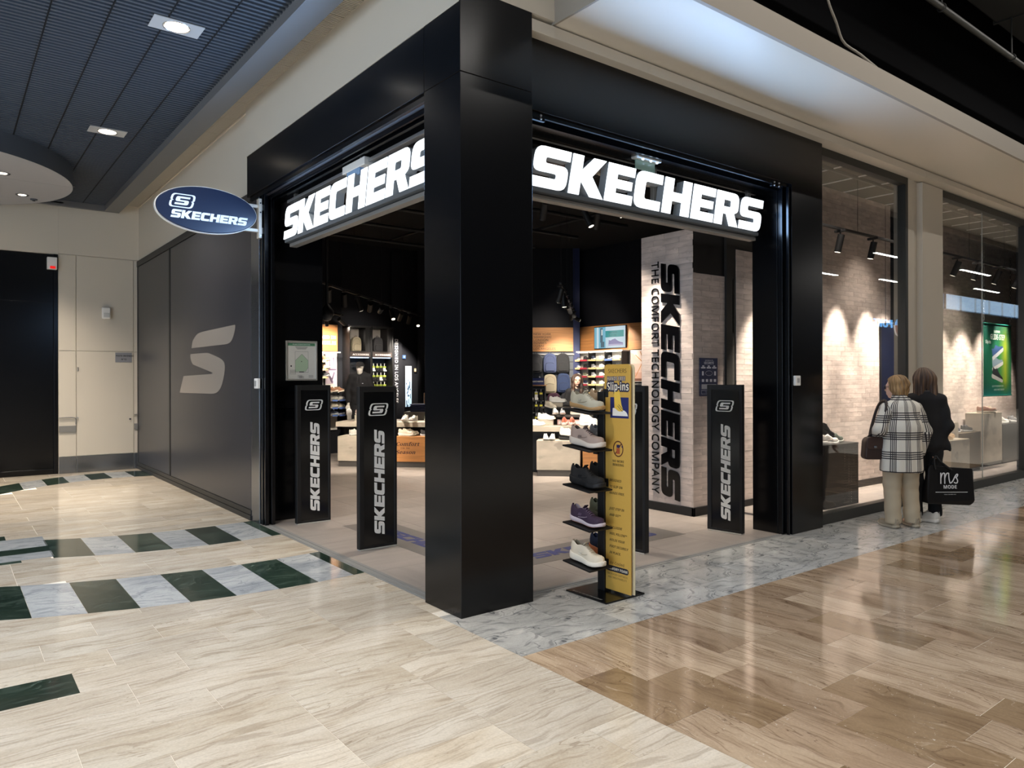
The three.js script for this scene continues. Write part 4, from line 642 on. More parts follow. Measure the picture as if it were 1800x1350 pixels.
  const oi = []; for (let i = 0; i < N; i++) for (let j = 0; j < Mv; j++) { const a = i * (Mv + 1) + j, b = a + 1, c = a + Mv + 1, d = c + 1, s = (i + 0.5) / N, av = Math.abs((j + 0.5) / Mv * 2 - 1); if ((s > 0.8 && av > 0.35 - (s - 0.8)) || (s < 0.2 && av > 0.62 + s) || (s > 0.2 && s < 0.8 && av > 0.86)) oi.push(a, b, c, b, d, c); }
  const op = up.slice(), on = upper.attributes.normal; for (let i = 0; i < op.length; i++) op[i] += on.array[i] * 0.0012; const overlay = mk(op, flip(oi));
  const badge = emblemGeo(0.018, 0.002).translate(-0.015, -0.009, 0);
  const stripe = []; for (const sd of [-1, 1]) stripe.push(tube([0.3, 0.42, 0.52, 0.6].map((s, i) => V(s * L, yTop(s) + [0.012, 0.02, 0.03, 0.042][i] * K[2] * 0.9, sd * (lerpT(W, s) * [0.99, 0.98, 0.93, 0.82][i] + 0.0005))), 0.003, 12, 5));
  const out = { sole, upper, lining, laces: merge(laces), tongue, tab, outsole, overlay, badge, stripe: merge(stripe), L };
  shoeGeos.set(kind, out); return out;
}
const fabric = new Map();
const cloth = (c, r = 0.75) => { const k = c + '/' + r; if (!fabric.has(k)) fabric.set(k, std(c, r)); return fabric.get(k); };
const shoeColors = {
  white: [0xe9e6df, 0xf0eee8, 0xd9d5cc, 0xf0eee8], cream: [0xded2bd, 0xece4d4, 0xc8b99f, 0xeee7d8], black: [0x141416, 0x101012, 0x1d1d1f, 0x1a1a1c], navy: [0x1f2940, 0xd8d8d8, 0x2d3550, 0x202a44], stone: [0xb3ac98, 0xd8d2c4, 0x8f8874, 0xc6c0ae], grey: [0x8c8d90, 0xdedede, 0x6e7074, 0xb8b8bb], taupe: [0xa39086, 0xcfc5ba, 0x86756b, 0x77665e],
  pink: [0xd9b3a8, 0xeee4de, 0xb58f84, 0xe7cfc8], coral: [0xe08a72, 0xf0e2da, 0xc26a52, 0xe9e4e0], olive: [0x6f7059, 0xd8d3c4, 0x55563f, 0x8c8c74], plum: [0x35243a, 0xc8bcc4, 0x8d7f8d, 0x6b5a70], brown: [0x75523a, 0xd9cbb8, 0x513624, 0x5c4030], green: [0x4d5a4d, 0xdcdcd2, 0x3c463c, 0x7d877a], tan: [0xb59a7a, 0xcab08b, 0x8e7455, 0xa78e70], darkgrey: [0x3a3b3e, 0xd0d0d0, 0x2a2b2d, 0x55565a],
};
function makeShoe(label, group, color, kind = 'runner', detail = 1, over = {}) {
  const g = shoeParts(kind), [cu, cs, cl, cc] = shoeColors[color], t = thing('shoe', label, 'shoe', [0, 0, 0], 0, group);
  const sole = part(t, 'sole', g.sole, cloth(over.sole ?? cs, 0.6)), up = part(t, 'upper', g.upper, cloth(cu, 0.8));
  if (detail > 0) { part(up, 'lining', g.lining, cloth(over.lining ?? cl, 0.9)); part(t, 'laces', g.laces, cloth(over.laces ?? cc, 0.8)); part(up, 'overlay', g.overlay, cloth(over.overlay ?? new THREE.Color(cu).lerp(new THREE.Color(cl), 0.35).getHex(), 0.7)); }
  if (detail > 1) { part(sole, 'outsole', g.outsole, cloth(over.outsole ?? cs, 0.7)); part(t, 'tongue', g.tongue, cloth(cu, 0.8)); part(t, 'heel_tab', g.tab, cloth(over.tab ?? cu, 0.8)); const b = part(up, 'emblem', g.badge, cloth(over.badge ?? cc, 0.5)); b.position.set(0.1, 0.062, 0.034); b.rotation.x = -0.12; part(up, 'side_stripe', g.stripe, cloth(over.stripe ?? cl, 0.8)); }
  else if (detail > 0) part(up, 'side_stripe', g.stripe, cloth(over.stripe ?? cl, 0.8));
  return t;
}
// heading: the way the toe points, as an angle about y (0 = +x, pi/2 = -z)
function place(o, x, y, z, heading, tilt = 0, roll = 0, scale = 1) { o.position.set(x, y, z); o.rotation.set(roll, heading, tilt, 'YZX'); o.scale.setScalar(scale); return o; }
// ---------------------------------------------------------------- yellow shoe stand before the column
{
  const t = thing('display_stand', 'black shoe stand with tall yellow printed panels in front of the right opening', 'display stand', [1.2, 0, 0.12]);
  part(t, 'base_plate', rbox(-0.235, 0.16, 0, 0.012, -0.17, 0.25, 0.003), M.black); part(t, 'post', rbox(-0.035, 0.035, 0.01, 1.48, -0.04, 0.03, 0.004), M.blackMatt);
  part(t, 'base_lettering', text('BACK TO TOP OF THE DISPLAY', 0.016, 0.001).rotateX(-Math.PI / 2).rotateY(-Math.PI / 2).translate(-0.215, 0.0122, -0.12), M.greyMetal);
  const art = canvasTex(256, 1640, (g, w, h) => {
    g.fillStyle = '#cba14a'; g.fillRect(0, 0, w, h); for (let i = 0; i < 3000; i++) { g.fillStyle = `rgba(${rnd() > 0.5 ? '255,240,190' : '120,80,10'},0.03)`; g.fillRect(rnd() * w, rnd() * h, 6, 2); }
    g.textAlign = 'center'; g.fillStyle = '#3a2f1c'; g.font = '40px sans-serif'; g.fillText('SKECHERS', w / 2, 62, 226);
    g.lineJoin = 'round'; g.font = 'bold 36px sans-serif'; g.strokeStyle = '#262a55'; g.lineWidth = 8; g.strokeText('HANDS FREE', w / 2 - 12, 116, 180); g.fillStyle = '#cfc0a0'; g.fillText('HANDS FREE', w / 2 - 12, 116, 180);
    g.font = 'bold 78px sans-serif'; g.lineWidth = 22; g.strokeStyle = '#1d1f3d'; g.strokeText('Slip-ins', w / 2 + 4, 188, 216); g.fillStyle = '#efe6cf'; g.fillText('Slip-ins', w / 2 + 4, 188, 216);
    g.fillStyle = '#232a63'; g.fillRect(58, 238, 180, 150); g.fillStyle = '#e9c24e'; g.beginPath(); g.moveTo(96, 200); g.lineTo(150, 196); g.lineTo(168, 290); g.lineTo(186, 330); g.lineTo(140, 352); g.lineTo(100, 330); g.fill(); g.fillStyle = '#ece8df'; g.beginPath(); g.moveTo(80, 372); g.lineTo(82, 318); g.quadraticCurveTo(100, 310, 118, 326); g.quadraticCurveTo(150, 352, 190, 330); g.quadraticCurveTo(226, 344, 230, 372); g.closePath(); g.fill(); g.strokeStyle = '#2a2a30'; g.lineWidth = 4; g.beginPath(); g.moveTo(130, 300); g.lineTo(178, 340); g.moveTo(140, 290); g.lineTo(182, 326); g.stroke();
    g.strokeStyle = '#4a1d16'; g.lineWidth = 8; g.beginPath(); g.ellipse(136, 610, 46, 54, 0, 0, 7); g.moveTo(104, 650); g.lineTo(168, 570); g.stroke(); g.fillStyle = '#2a2350'; g.fillRect(120, 580, 30, 22); g.beginPath(); g.arc(176, 592, 8, 0, 7); g.fill(); g.fillStyle = '#a5522d'; g.fillRect(118, 604, 34, 42);
    g.fillStyle = '#2c2410'; g.font = 'bold 24px sans-serif'; g.fillText('NO MORE', 136, 708); g.fillText('BENDING', 136, 734);
    g.textAlign = 'left'; g.font = 'italic bold 24px sans-serif'; const L = (s, y) => s.forEach((q, i) => g.fillText(q, 46, y + i * 46)); L(['DESIGNED', 'TO SLIP ON', 'HANDS FREE.'], 850); L(['JUST STEP IN', 'AND GO™'], 1056); L(['EXCLUSIVE', 'HEEL PILLOW™', 'HOLDS YOUR', 'FOOT SECURELY', 'IN PLACE.'], 1192);
    g.textAlign = 'center'; g.fillStyle = '#3a2f1c'; g.font = '30px sans-serif'; g.fillText('Air-Cooled', 122, 1452); g.fillStyle = '#1b1c2c'; g.beginPath(); g.roundRect(14, 1462, 220, 42, 20); g.fill(); g.fillStyle = '#e6dcc2'; g.font = 'bold 27px sans-serif'; g.fillText('MEMORY FOAM', 124, 1493, 200); g.fillStyle = '#4a3c1c'; g.font = '20px sans-serif'; g.fillText('INCREASED SOFTNESS', 124, 1530, 210); g.fillText('AND BREATHABILITY', 124, 1554, 190);
  });
  const panelShape = new THREE.Shape(); path(panelShape, [[0.02, 0.03], [0.28, 0.03], [0.28, 1.68, 0.03], [0.02, 1.68, 0.03]]);
  const pg = () => { const g = new THREE.ExtrudeGeometry(panelShape, { depth: 0.006, bevelEnabled: false }).rotateY(-Math.PI / 2); const p = g.attributes.position, uv = g.attributes.uv; for (let i = 0; i < p.count; i++) uv.setXY(i, (p.getZ(i) - 0.02) / 0.26, (p.getY(i) - 0.03) / 1.65); return g; };
  part(t, 'panel', pg().translate(-0.012, 0, 0), std(0xffffff, 0.45, { map: art }), 'yellow printed panel facing the passage'); part(t, 'panel', pg().translate(0.014, 0, 0.012), std(0xd9cba6, 0.5), 'second panel turned the other way');
  part(t, 'clip', merge([1.47, 0.81, 0.22].map((y) => rbox(-0.024, 0.0, y - 0.03, y + 0.03, 0.01, 0.06, 0.003))), M.blackMatt);
  const levels = [1.325, 1.055, 0.765, 0.485, 0.2], tilt = -0.1;
  const pairs = [[['stone', 'runner', { sole: 0xa98557 }, 'pale grey shoe with gum sole'], ['tan', 'runner', { sole: 0x96733f }, 'tan shoe with gum sole, half hidden']], [['taupe', 'chunky', { tab: 0xe0824a, laces: 0x4c4450 }, 'mauve grey running shoe with orange heel tab'], ['grey', 'runner', {}, 'pale blue grey shoe, half hidden']], [['black', 'chunky', {}, 'all black running shoe'], ['black', 'runner', { sole: 0x151517 }, 'all black shoe, half hidden']], [['plum', 'runner', { lining: 0xc9b9c4, outsole: 0xe0865f }, 'dark plum running shoe with lilac sole'], ['olive', 'runner', { sole: 0x5c5a4a }, 'dark olive shoe, half hidden']], [['cream', 'chunky', { laces: 0xcfc4ae, lining: 0xa59a84 }, 'beige knitted running shoe with thick white sole'], ['navy', 'chunky', { sole: 0xd07a4a }, 'navy running shoe with orange sole, half hidden']]];
  levels.forEach((y, i) => {
    const s = part(t, 'shelf', rbox(-0.25, 0.16, -0.006, 0.006, -0.19, 0.1, 0.002), M.blackMatt); s.position.set(0, y + 0.008, 0.0); s.rotation.x = 0.1; part(t, 'shelf_bracket', rbox(-0.06, 0.06, y - 0.04, y - 0.005, -0.06, -0.02, 0.003), M.blackMatt);
    pairs[i].forEach(([c, k, over, what], j) => {
      const o = makeShoe(`${what}, ${['topmost', 'second', 'third', 'fourth', 'lowest'][i]} shelf of the yellow stand`, null, c, k, 2, over); place(o, j ? 1.3 : 1.035, y + (j ? 0.05 : 0.043), j ? -0.125 : -0.055, -Math.PI / 2 + (j ? -0.05 : 0.05), tilt, 0, 1.06);
    });
  });
}
// ---------------------------------------------------------------- display tables, turned 45 degrees
const DIAG = -Math.PI / 4, c45 = Math.SQRT1_2;
const at45 = (o, x, z) => [o[0] + (x - z) * c45, o[1] + (x + z) * c45];       // local x to the right, local z toward the camera
function plinth(label, o, x, z, w, h, d, mat, group) {
  const [px, pz] = at45(o, x, z), t = thing('plinth', label, 'plinth', [px, 0, pz], DIAG, group);
  part(t, 'body', metric(rbox(0, w, 0.1, h, -d, 0, 0.004), px, pz), mat); part(t, 'base', rbox(0.012, w - 0.012, 0.0, 0.1, -d + 0.01, -0.012, 0.003), M.concDark); return t;
}
const oR = [4.88, -5.1], oL = [2.92, -8.34];
function displayTable(label, o, x0, x1) {
  const [px, pz] = at45(o, 0, 0), t = thing('display_table', label, 'display table', [px, 0, pz], DIAG);
  part(t, 'table_top', metric(rbox(x0, x1, 0.7, 0.79, -1.2, -0.25, 0.004), 0.3, 0.1), M.conc); part(t, 'body', rbox(x0 + 0.08, x1 - 0.08, 0.02, 0.7, -1.15, -0.5, 0.004), M.blackMatt); part(t, 'base', rbox(x0 + 0.1, x1 - 0.1, 0, 0.03, -1.1, -0.55), M.concDark); return t;
}
const tabR = displayTable('stepped display table with white shoes, seen through the right opening', oR, -0.6, 1.4), tabL = displayTable('display table with folded clothes and shoes, seen through the left opening', oL, -0.13, 2.2);
part(tabR, 'tier', metric(rbox(0.1, 1.0, 0.92, 0.955, -0.85, -0.6, 0.003)), M.concDark); part(tabR, 'tier', metric(rbox(0.0, 0.75, 1.06, 1.085, -1.15, -0.88, 0.003)), M.concDark); part(tabR, 'tier_support', merge([rbox(0.12, 0.98, 0.79, 0.92, -0.84, -0.66), rbox(0.05, 0.7, 0.79, 1.06, -1.12, -0.9)]), M.blackMatt);
plinth('concrete-look plinth with white shoes under the stepped table, right opening', oR, 0, 0, 0.7, 0.575, 0.48, M.conc); plinth('small orange wood plinth behind the yellow stand', oR, 0.74, 0, 0.6, 0.57, 0.45, M.wood);
plinth('concrete-look plinth with two white shoes, left opening', oL, 0, 0, 0.62, 0.545, 0.46, M.conc);
{
  const w = plinth('orange wood plinth printed with a seasonal slogan beside the column', oL, 1.07, 0, 0.72, 0.55, 0.46, M.wood);
  const q = canvasTex(512, 340, (g, W, H) => { g.clearRect(0, 0, W, H); g.fillStyle = '#2a1626'; g.font = 'italic bold 96px serif'; g.fillText('Comfort', 6, 110); g.font = 'bold 34px serif'; g.fillText('FOR  THE', 90, 170); g.font = 'italic bold 96px serif'; g.fillText('Season', 6, 270); });
  part(w, 'lettering', new THREE.PlaneGeometry(0.54, 0.31).translate(0.27, 0.33, 0.0012), std(0xffffff, 0.6, { map: q, transparent: true }));
}
function shoeAt(o, x, y, z, head, label, group, color, kind = 'runner', tilt = 0, roll = 0) { const [px, pz] = at45(o, x, z); return place(makeShoe(label, group, color, kind, 1), px, y, pz, head + DIAG, tilt, roll); }
{ // heading 0 = toe to the viewer's right; -pi/2 = toe toward the viewer
  const R = 'right opening', T = Math.PI;
  shoeAt(oR, 0.12, 0.577, -0.28, -1.45, 'white slip-on shoe with toe to the hall, left one on the concrete plinth, ' + R, null, 'white', 'flat'); shoeAt(oR, 0.25, 0.577, -0.28, -1.6, 'white slip-on shoe with toe to the hall, right one on the concrete plinth, ' + R, null, 'white', 'flat');
  shoeAt(oR, 0.36, 0.577, -0.16, -0.2, 'black running shoe lying under a white one on the concrete plinth, ' + R, null, 'black', 'chunky'); shoeAt(oR, 0.37, 0.66, -0.15, -0.15, 'white running shoe stacked on a black one, concrete plinth, ' + R, null, 'white', 'chunky', -0.1);
  const blk = thing('display_block', 'small grey block carrying a white shoe at the left of the stepped table', 'block', [0, 0, 0], DIAG); { const [bx, bz] = at45(oR, -0.02, -0.42); blk.position.set(bx, 0.79, bz); } part(blk, 'body', metric(rbox(0, 0.26, 0, 0.1, -0.14, 0, 0.003)), M.conc);
  shoeAt(oR, -0.02, 0.892, -0.48, -0.1, 'white running shoe on the small grey block, stepped table', null, 'white', 'runner', -0.04); shoeAt(oR, -0.18, 0.793, -0.36, -0.15, 'white running shoe in front of the grey block, left end of the stepped table', null, 'white', 'runner');
  shoeAt(oR, 0.42, 0.793, -0.6, -1.6, 'coral running shoe seen from behind, left one of the pair on the stepped table', null, 'coral', 'chunky', 0.12).rotation.y = DIAG + T / 2; shoeAt(oR, 0.55, 0.793, -0.6, -1.6, 'coral running shoe seen from behind, right one of the pair on the stepped table', null, 'coral', 'chunky', 0.12).rotation.y = DIAG + T / 2;
  for (const [x, z] of [[0.42, -0.36], [0.55, -0.36]]) { const [px, pz] = at45(oR, x, z); scene.children[scene.children.length - (x < 0.5 ? 2 : 1)].position.set(px, 0.793, pz); }
  shoeAt(oR, 0.68, 0.793, -0.36, -0.1, 'white running shoe lying at the right of the stepped table, under its pair', null, 'white', 'chunky'); shoeAt(oR, 0.68, 0.88, -0.38, -0.05, 'white running shoe stacked on its pair at the right of the stepped table', null, 'white', 'chunky', -0.18);
  shoeAt(oR, 0.24, 0.957, -0.68, -1.4, 'white and blue running shoe with toe to the hall, left one on the middle step', null, 'white', 'runner', 0.1); shoeAt(oR, 0.38, 0.957, -0.68, -1.5, 'white and blue running shoe with toe to the hall, right one on the middle step', null, 'grey', 'runner', 0.1);
  shoeAt(oR, 0.52, 0.957, -0.7, -0.1, 'cream shoe lying flat on the middle step of the table', null, 'cream', 'runner'); shoeAt(oR, 0.53, 1.03, -0.7, -0.15, 'cream shoe stacked on another on the middle step of the table', null, 'cream', 'runner', -0.08);
  const b2 = thing('display_block', 'small pale block on the top step of the display table', 'block', [0, 0, 0], DIAG); { const [bx, bz] = at45(oR, 0.1, -0.94); b2.position.set(bx, 1.085, bz); } part(b2, 'body', metric(rbox(0, 0.27, 0, 0.07, -0.14, 0, 0.003)), M.conc);
  shoeAt(oR, 0.14, 1.157, -1.0, -0.1, 'white running shoe lying on the pale block, top step', null, 'white', 'runner'); shoeAt(oR, 0.08, 1.088, -0.905, -0.9, 'white running shoe leaning before the pale block, top step', null, 'cream', 'runner', -0.1); shoeAt(oR, 0.58, 1.088, -0.98, -1.55, 'single white shoe with toe to the hall at the right of the top step', null, 'white', 'runner', 0.1);
  const cd = thing('price_card', 'small pink and white printed card behind the coral shoes', 'card', [0, 0, 0], DIAG); { const [bx, bz] = at45(oR, 0.3, -0.58); cd.position.set(bx, 0.79, bz); } part(cd, 'card', rbox(0, 0.42, 0, 0.09, -0.02, -0.01, 0.002), std(0xcfa9a4, 0.6)); part(cd, 'print', merge([rbox(0.02, 0.12, 0.02, 0.07, -0.01, -0.008, 0.001), rbox(0.3, 0.4, 0.02, 0.07, -0.01, -0.008, 0.001)]), M.white1);
  // left table
  const Lf = 'left opening';
  const b3 = thing('display_block', 'weathered grey block carrying two taupe shoes, left table', 'block', [0, 0, 0], DIAG); { const [bx, bz] = at45(oL, 0.16, -0.45); b3.position.set(bx, 0.79, bz); } part(b3, 'body', metric(rbox(0, 0.3, 0, 0.115, -0.2, 0, 0.003)), M.conc);
  shoeAt(oL, 0.16, 0.907, -0.52, -0.1, 'taupe shoe with white sole on the weathered block, left table, front one', null, 'taupe', 'flat'); shoeAt(oL, 0.14, 0.907, -0.61, -0.1, 'taupe shoe with white sole on the weathered block, left table, rear one', null, 'taupe', 'flat'); shoeAt(oL, 0.09, 0.805, -0.36, -1.25, 'pale grey shoe propped up against the weathered block, left end of the left table', null, 'grey', 'flat', 0.75);
  shoeAt(oL, 0.2, 0.547, -0.1, 1.3, 'white slip-on shoe seen from behind, left one on the concrete plinth, ' + Lf, null, 'white', 'runner', 0.05); shoeAt(oL, 0.36, 0.547, -0.28, -0.9, 'white slip-on shoe turned sideways, right one on the concrete plinth, ' + Lf, null, 'white', 'flat');
  shoeAt(oL, 1.1, 0.552, -0.12, -0.08, 'large cream running shoe lying at the front of the orange wood plinth', null, 'cream', 'chunky'); shoeAt(oL, 1.14, 0.552, -0.26, -0.08, 'large cream running shoe behind its pair on the orange wood plinth', null, 'cream', 'chunky'); shoeAt(oL, 1.5, 0.552, -0.14, -0.1, 'dark shoe with white sole at the right edge of the orange wood plinth', null, 'darkgrey', 'runner');
  shoeAt(oL, 1.06, 0.793, -0.62, -1.3, 'taupe laced shoe at the left of the row behind the orange plinth', null, 'taupe', 'runner'); shoeAt(oL, 1.18, 0.793, -0.36, -1.5, 'white running shoe with toe to the passage, left one in the left table row', null, 'white', 'chunky', 0.1); shoeAt(oL, 1.36, 0.793, -0.36, -1.7, 'white running shoe with toe to the passage, right one in the left table row', null, 'white', 'runner', 0.1); shoeAt(oL, 1.46, 0.793, -0.62, -0.5, 'green patterned running shoe at the rear of the row on the table', null, 'green', 'runner'); shoeAt(oL, 1.6, 0.89, -0.4, -1.3, 'white running shoe with dark stripe at the right end of the row, on a block', null, 'white', 'runner', 0.1);
  const b4 = thing('display_block', 'small grey block under the last shoe of the row, left table', 'block', [0, 0, 0], DIAG); { const [bx, bz] = at45(oL, 1.52, -0.34); b4.position.set(bx, 0.79, bz); } part(b4, 'body', metric(rbox(0, 0.3, 0, 0.1, -0.2, 0, 0.003)), M.conc);
  const b5 = thing('display_block', 'dark rear step holding the folded clothes', 'block', [0, 0, 0], DIAG); { const [bx, bz] = at45(oL, 1.0, -0.8); b5.position.set(bx, 0.79, bz); } part(b5, 'body', rbox(0, 1.1, 0, 0.16, -0.38, 0, 0.003), M.concDark);
  for (let i = 0; i < 5; i++) { const [bx, bz] = at45(oL, 1.28, -0.96), f = thing('folded_sweater', `navy folded sweater, ${['lowest', 'second lowest', 'middle', 'second', 'topmost'][i]} of the stack on the left table`, 'clothing', [bx, 0.95 + i * 0.03, bz], DIAG); part(f, 'cloth', rbox(-0.17 + rnd() * 0.01, 0.16 + rnd() * 0.01, 0, 0.029, -0.13, 0.13, 0.014), cloth(i === 4 ? 0x1d2440 : 0x161c36, 0.9)); part(f, 'fold', rbox(-0.165, 0.155, 0.004, 0.02, 0.1, 0.138, 0.008), cloth(0x222a4a, 0.9)); }
  for (let i = 0; i < 4; i++) { const [bx, bz] = at45(oL, 1.68, -0.96), f = thing('folded_sweater', `black folded sweater, ${['lowest', 'second lowest', 'second', 'topmost'][i]} of the stack right of the navy stack`, 'clothing', [bx, 0.95 + i * 0.032, bz], DIAG); part(f, 'cloth', rbox(-0.18 + rnd() * 0.02, 0.17, 0, 0.031, -0.13, 0.13, 0.015), cloth(0x101114, 0.9)); part(f, 'fold', rbox(-0.17, 0.16, 0.004, 0.022, 0.1, 0.138, 0.008), cloth(0x18191d, 0.9)); }
}
// ---------------------------------------------------------------- rear left wall: shelves, accessories, lettering
{
  const zb = -10.58;
  const w = struct('wall_wood', metric(rbox(3.1, 3.93, 2.16, 2.72, zb, zb + 0.03, 0.003)), M.wood, 'orange wood header above the rear left shelves'); part(w, 'lettering', merge([text('DESIGNED IN', 0.07, 0.006, fontBold).translate(3.28, 2.42, zb + 0.03), text('LOS ANGELES', 0.07, 0.006, fontBold).translate(3.28, 2.3, zb + 0.03)]), M.white1);
  const s = thing('shoe_shelves', 'narrow lit shelf unit with shoes and a pale poster at the rear left', 'shelves', [3.45, 0, zb]);
  part(s, 'back_panel', rbox(-0.3, 0.47, 0.5, 2.14, 0, 0.02, 0.003), M.shelfWhite); part(s, 'poster', rbox(0.2, 0.46, 1.47, 2.1, 0.02, 0.03, 0.002), std(0xc7b8c4, 0.6)); part(s, 'poster_print', merge([cyl(V(0.3, 2.0, 0.031), V(0.3, 1.85, 0.031), 0.012), cyl(V(0.38, 2.02, 0.031), V(0.38, 1.87, 0.031), 0.012), rbox(0.22, 0.45, 1.76, 1.79, 0.03, 0.034), cyl(V(0.26, 1.7, 0.031), V(0.36, 1.5, 0.031), 0.02), cyl(V(0.4, 1.72, 0.031), V(0.33, 1.52, 0.031), 0.016)]), std(0x6a5a70, 0.6)); part(s, 'upright', merge([rbox(-0.02, 0.0, 0.3, 2.14, 0, 0.3), rbox(0.16, 0.175, 1.45, 2.1, 0, 0.1)]), M.blackMatt);
  rectLight(0.7, 0.04, V(3.6, 2.12, zb + 0.2), V(0, -1, 0), WARM, POWER.shelf * 3); part(s, 'strip_light', rbox(0.0, 0.46, 2.125, 2.14, 0.16, 0.22), M.glowWarm);
  [1.95, 1.78, 1.62, 1.3, 1.14, 0.98, 0.83].forEach((y, i) => {
    const low = i > 2; part(s, 'shelf', rbox(low ? 0.02 : 0.02, low ? 0.52 : 0.17, y - 0.012, y, 0, low ? 0.34 : 0.26, 0.002), M.shelfWhite); if (low) part(s, 'price_plate', merge([rbox(0.22, 0.34, y - 0.03, y + 0.004, 0.34, 0.346), rbox(0.37, 0.5, y - 0.03, y + 0.004, 0.34, 0.346)]), i === 3 ? M.blackMatt : M.bluePlate); else part(s, 'price_plate', rbox(0.03, 0.16, y - 0.03, y + 0.004, 0.26, 0.266), M.yellowPlate);
    const n = low ? 2 : 1; for (let k = 0; k < n; k++) { const o = makeShoe(`${['brown', 'tan', 'dark', 'brown', 'white', 'cream', 'navy'][i]} shoe, ${low ? (k ? 'right' : 'left') + ' one on the ' : ''}${['top', 'second', 'third', 'fourth', 'fifth', 'sixth', 'lowest'][i]} shelf of the rear left unit`, null, ['brown', 'tan', 'darkgrey', 'brown', 'white', 'cream', 'navy'][i], 'runner', 0); place(o, 3.45 + (low ? 0.27 + k * 0.15 : 0.09), y + 0.002, zb + 0.03, -Math.PI / 2 + 0.25); }
  });
  for (let b = 0; b < 2; b++) {
    const x = 4.06 + b * 0.52, u = thing('accessory_unit', b ? 'right accessory bay with a black backpack on top and lime socks below' : 'left accessory bay with a pale backpack on top, behind the mannequin', 'shelf unit', [x, 0, zb]);
    part(u, 'frame', merge([rbox(-0.01, 0.0, 0, 2.7, 0, 0.36), rbox(0.47, 0.5, 0, 2.7, 0, 0.36), rbox(-0.01, 0.5, 2.66, 2.7, 0, 0.36), rbox(0.36, 0.47, 2.16, 2.66, 0.0, 0.34)]), M.blackMatt); part(u, 'back_panel', rbox(0, 0.47, 0.1, 2.05, 0, 0.015), std(0x25282c, 0.7)); part(u, 'niche_back', rbox(0, 0.47, 2.17, 2.66, 0.0, 0.02), std(0x8d8884, 0.8)); part(u, 'shelf', rbox(0, 0.47, 2.145, 2.168, 0, 0.34), M.blackMatt);
    part(u, 'header', rbox(0, 0.47, 2.04, 2.145, 0.3, 0.35), std(0x3b3230, 0.6)); part(u, 'lettering', text('ACCESSORIES', 0.038, 0.003, fontBold, 1.12).translate(0.06, 2.072, 0.35), M.white1); part(u, 'strip_light', rbox(0, 0.46, 2.02, 2.036, 0.26, 0.3), M.glowCold); rectLight(0.44, 0.03, V(x + 0.235, 2.015, zb + 0.28), V(0, -1, -0.3), COLD, POWER.shelf * 3);
    if (!b) for (let r = 0; r < 3; r++) { part(u, 'peg_rail', rbox(0.01, 0.46, 1.86 - r * 0.18, 1.88 - r * 0.18, 0.02, 0.05), M.blackMatt); for (let k = 0; k < 3; k++) { const h = thing('cap', `dark cap, ${ordinal[k]} from the left in the ${ordinal[r]} row behind the mannequin`, 'cap', [x + 0.09 + k * 0.14, 1.82 - r * 0.18, zb + 0.12]); part(h, 'crown', new THREE.SphereGeometry(0.06, 14, 8, 0, 6.3, 0, Math.PI / 2).scale(1, 0.9, 1.1), cloth(r === 1 && k === 2 ? 0xbfb4ac : 0x15161b, 0.9)); part(h, 'visor', new THREE.CylinderGeometry(0.055, 0.06, 0.006, 16, 1, false, -1.3, 2.6).translate(0, 0.0, 0.05), cloth(0x101116, 0.9)); } }
    else for (let r = 0; r < 3; r++) { part(u, 'peg_rail', rbox(0.01, 0.46, 1.9 - r * 0.2, 1.915 - r * 0.2, 0.02, 0.1), M.blackMatt); for (let k = 0; k < 5; k++) { const o = thing('sock_pack', `socks with a lime band, ${ordinal[k]} from the left, ${['top', 'middle', 'bottom'][r]} row of the right accessory bay`, 'socks', [x + 0.05 + k * 0.088, 1.9 - r * 0.2, zb + 0.13], 0, 'lime banded sock packs in the right accessory bay'); const cc = (k + r) % 3 === 1 ? 0xd9d9d6 : 0x151518; part(o, 'socks', merge([rbox(-0.03, 0.03, -0.15, -0.05, -0.008, 0.008, 0.006), rbox(-0.03, 0.035, -0.16, -0.13, -0.006, 0.03, 0.006)]), cloth(cc, 0.9)); part(o, 'band', rbox(-0.033, 0.033, -0.085, -0.045, -0.01, 0.012, 0.003), std(0x9aa83a, 0.6)); part(o, 'hook', rbox(-0.006, 0.006, -0.05, 0.01, -0.003, 0.003, 0.001), M.white1); } }
  }
  const tx = struct('wall_text_panel', rbox(5.21, 5.46, 0, 4.4, zb, zb + 0.06, 0.003), M.navy, 'navy pilaster with silver vertical lettering'); const g = text('DESIGNED IN LOS ANGELES', 0.075, 0.01, fontReg, 1.12); part(tx, 'lettering', g.rotateZ(-Math.PI / 2).translate(5.28, 2.46, zb + 0.06), std(0xd8d8da, 0.5));
  const po = canvasTex(128, 640, (g, w, h) => { g.fillStyle = '#bfe0f4'; g.fillRect(0, 0, w, h); g.fillStyle = '#e4f2fa'; g.fillRect(0, 0, w, 190); g.fillStyle = '#4a6a8a'; g.font = 'bold 24px sans-serif'; g.textAlign = 'center'; g.fillText('COMFORT', w / 2, 66); g.fillText('FIT', w / 2, 100); g.fillStyle = '#3d5a72'; for (let i = 0; i < 26; i++) g.fillRect(8 + rnd() * 90, 210 + rnd() * 400, 6 + rnd() * 14, 16 + rnd() * 60); });
  const mp = thing('light_poster', 'tall narrow light blue backlit poster on the navy rear wall', 'poster', [5.64, 1.4, zb]); part(mp, 'frame', rbox(-0.09, 0.09, -0.47, 0.47, 0, 0.03, 0.003), M.blackMatt); part(mp, 'sheet', new THREE.BoxGeometry(0.16, 0.92, 0.004).translate(0, 0, 0.032), new THREE.MeshStandardMaterial({ color: 0xffffff, map: po, emissive: 0xffffff, emissiveMap: po, emissiveIntensity: 0.38 }));
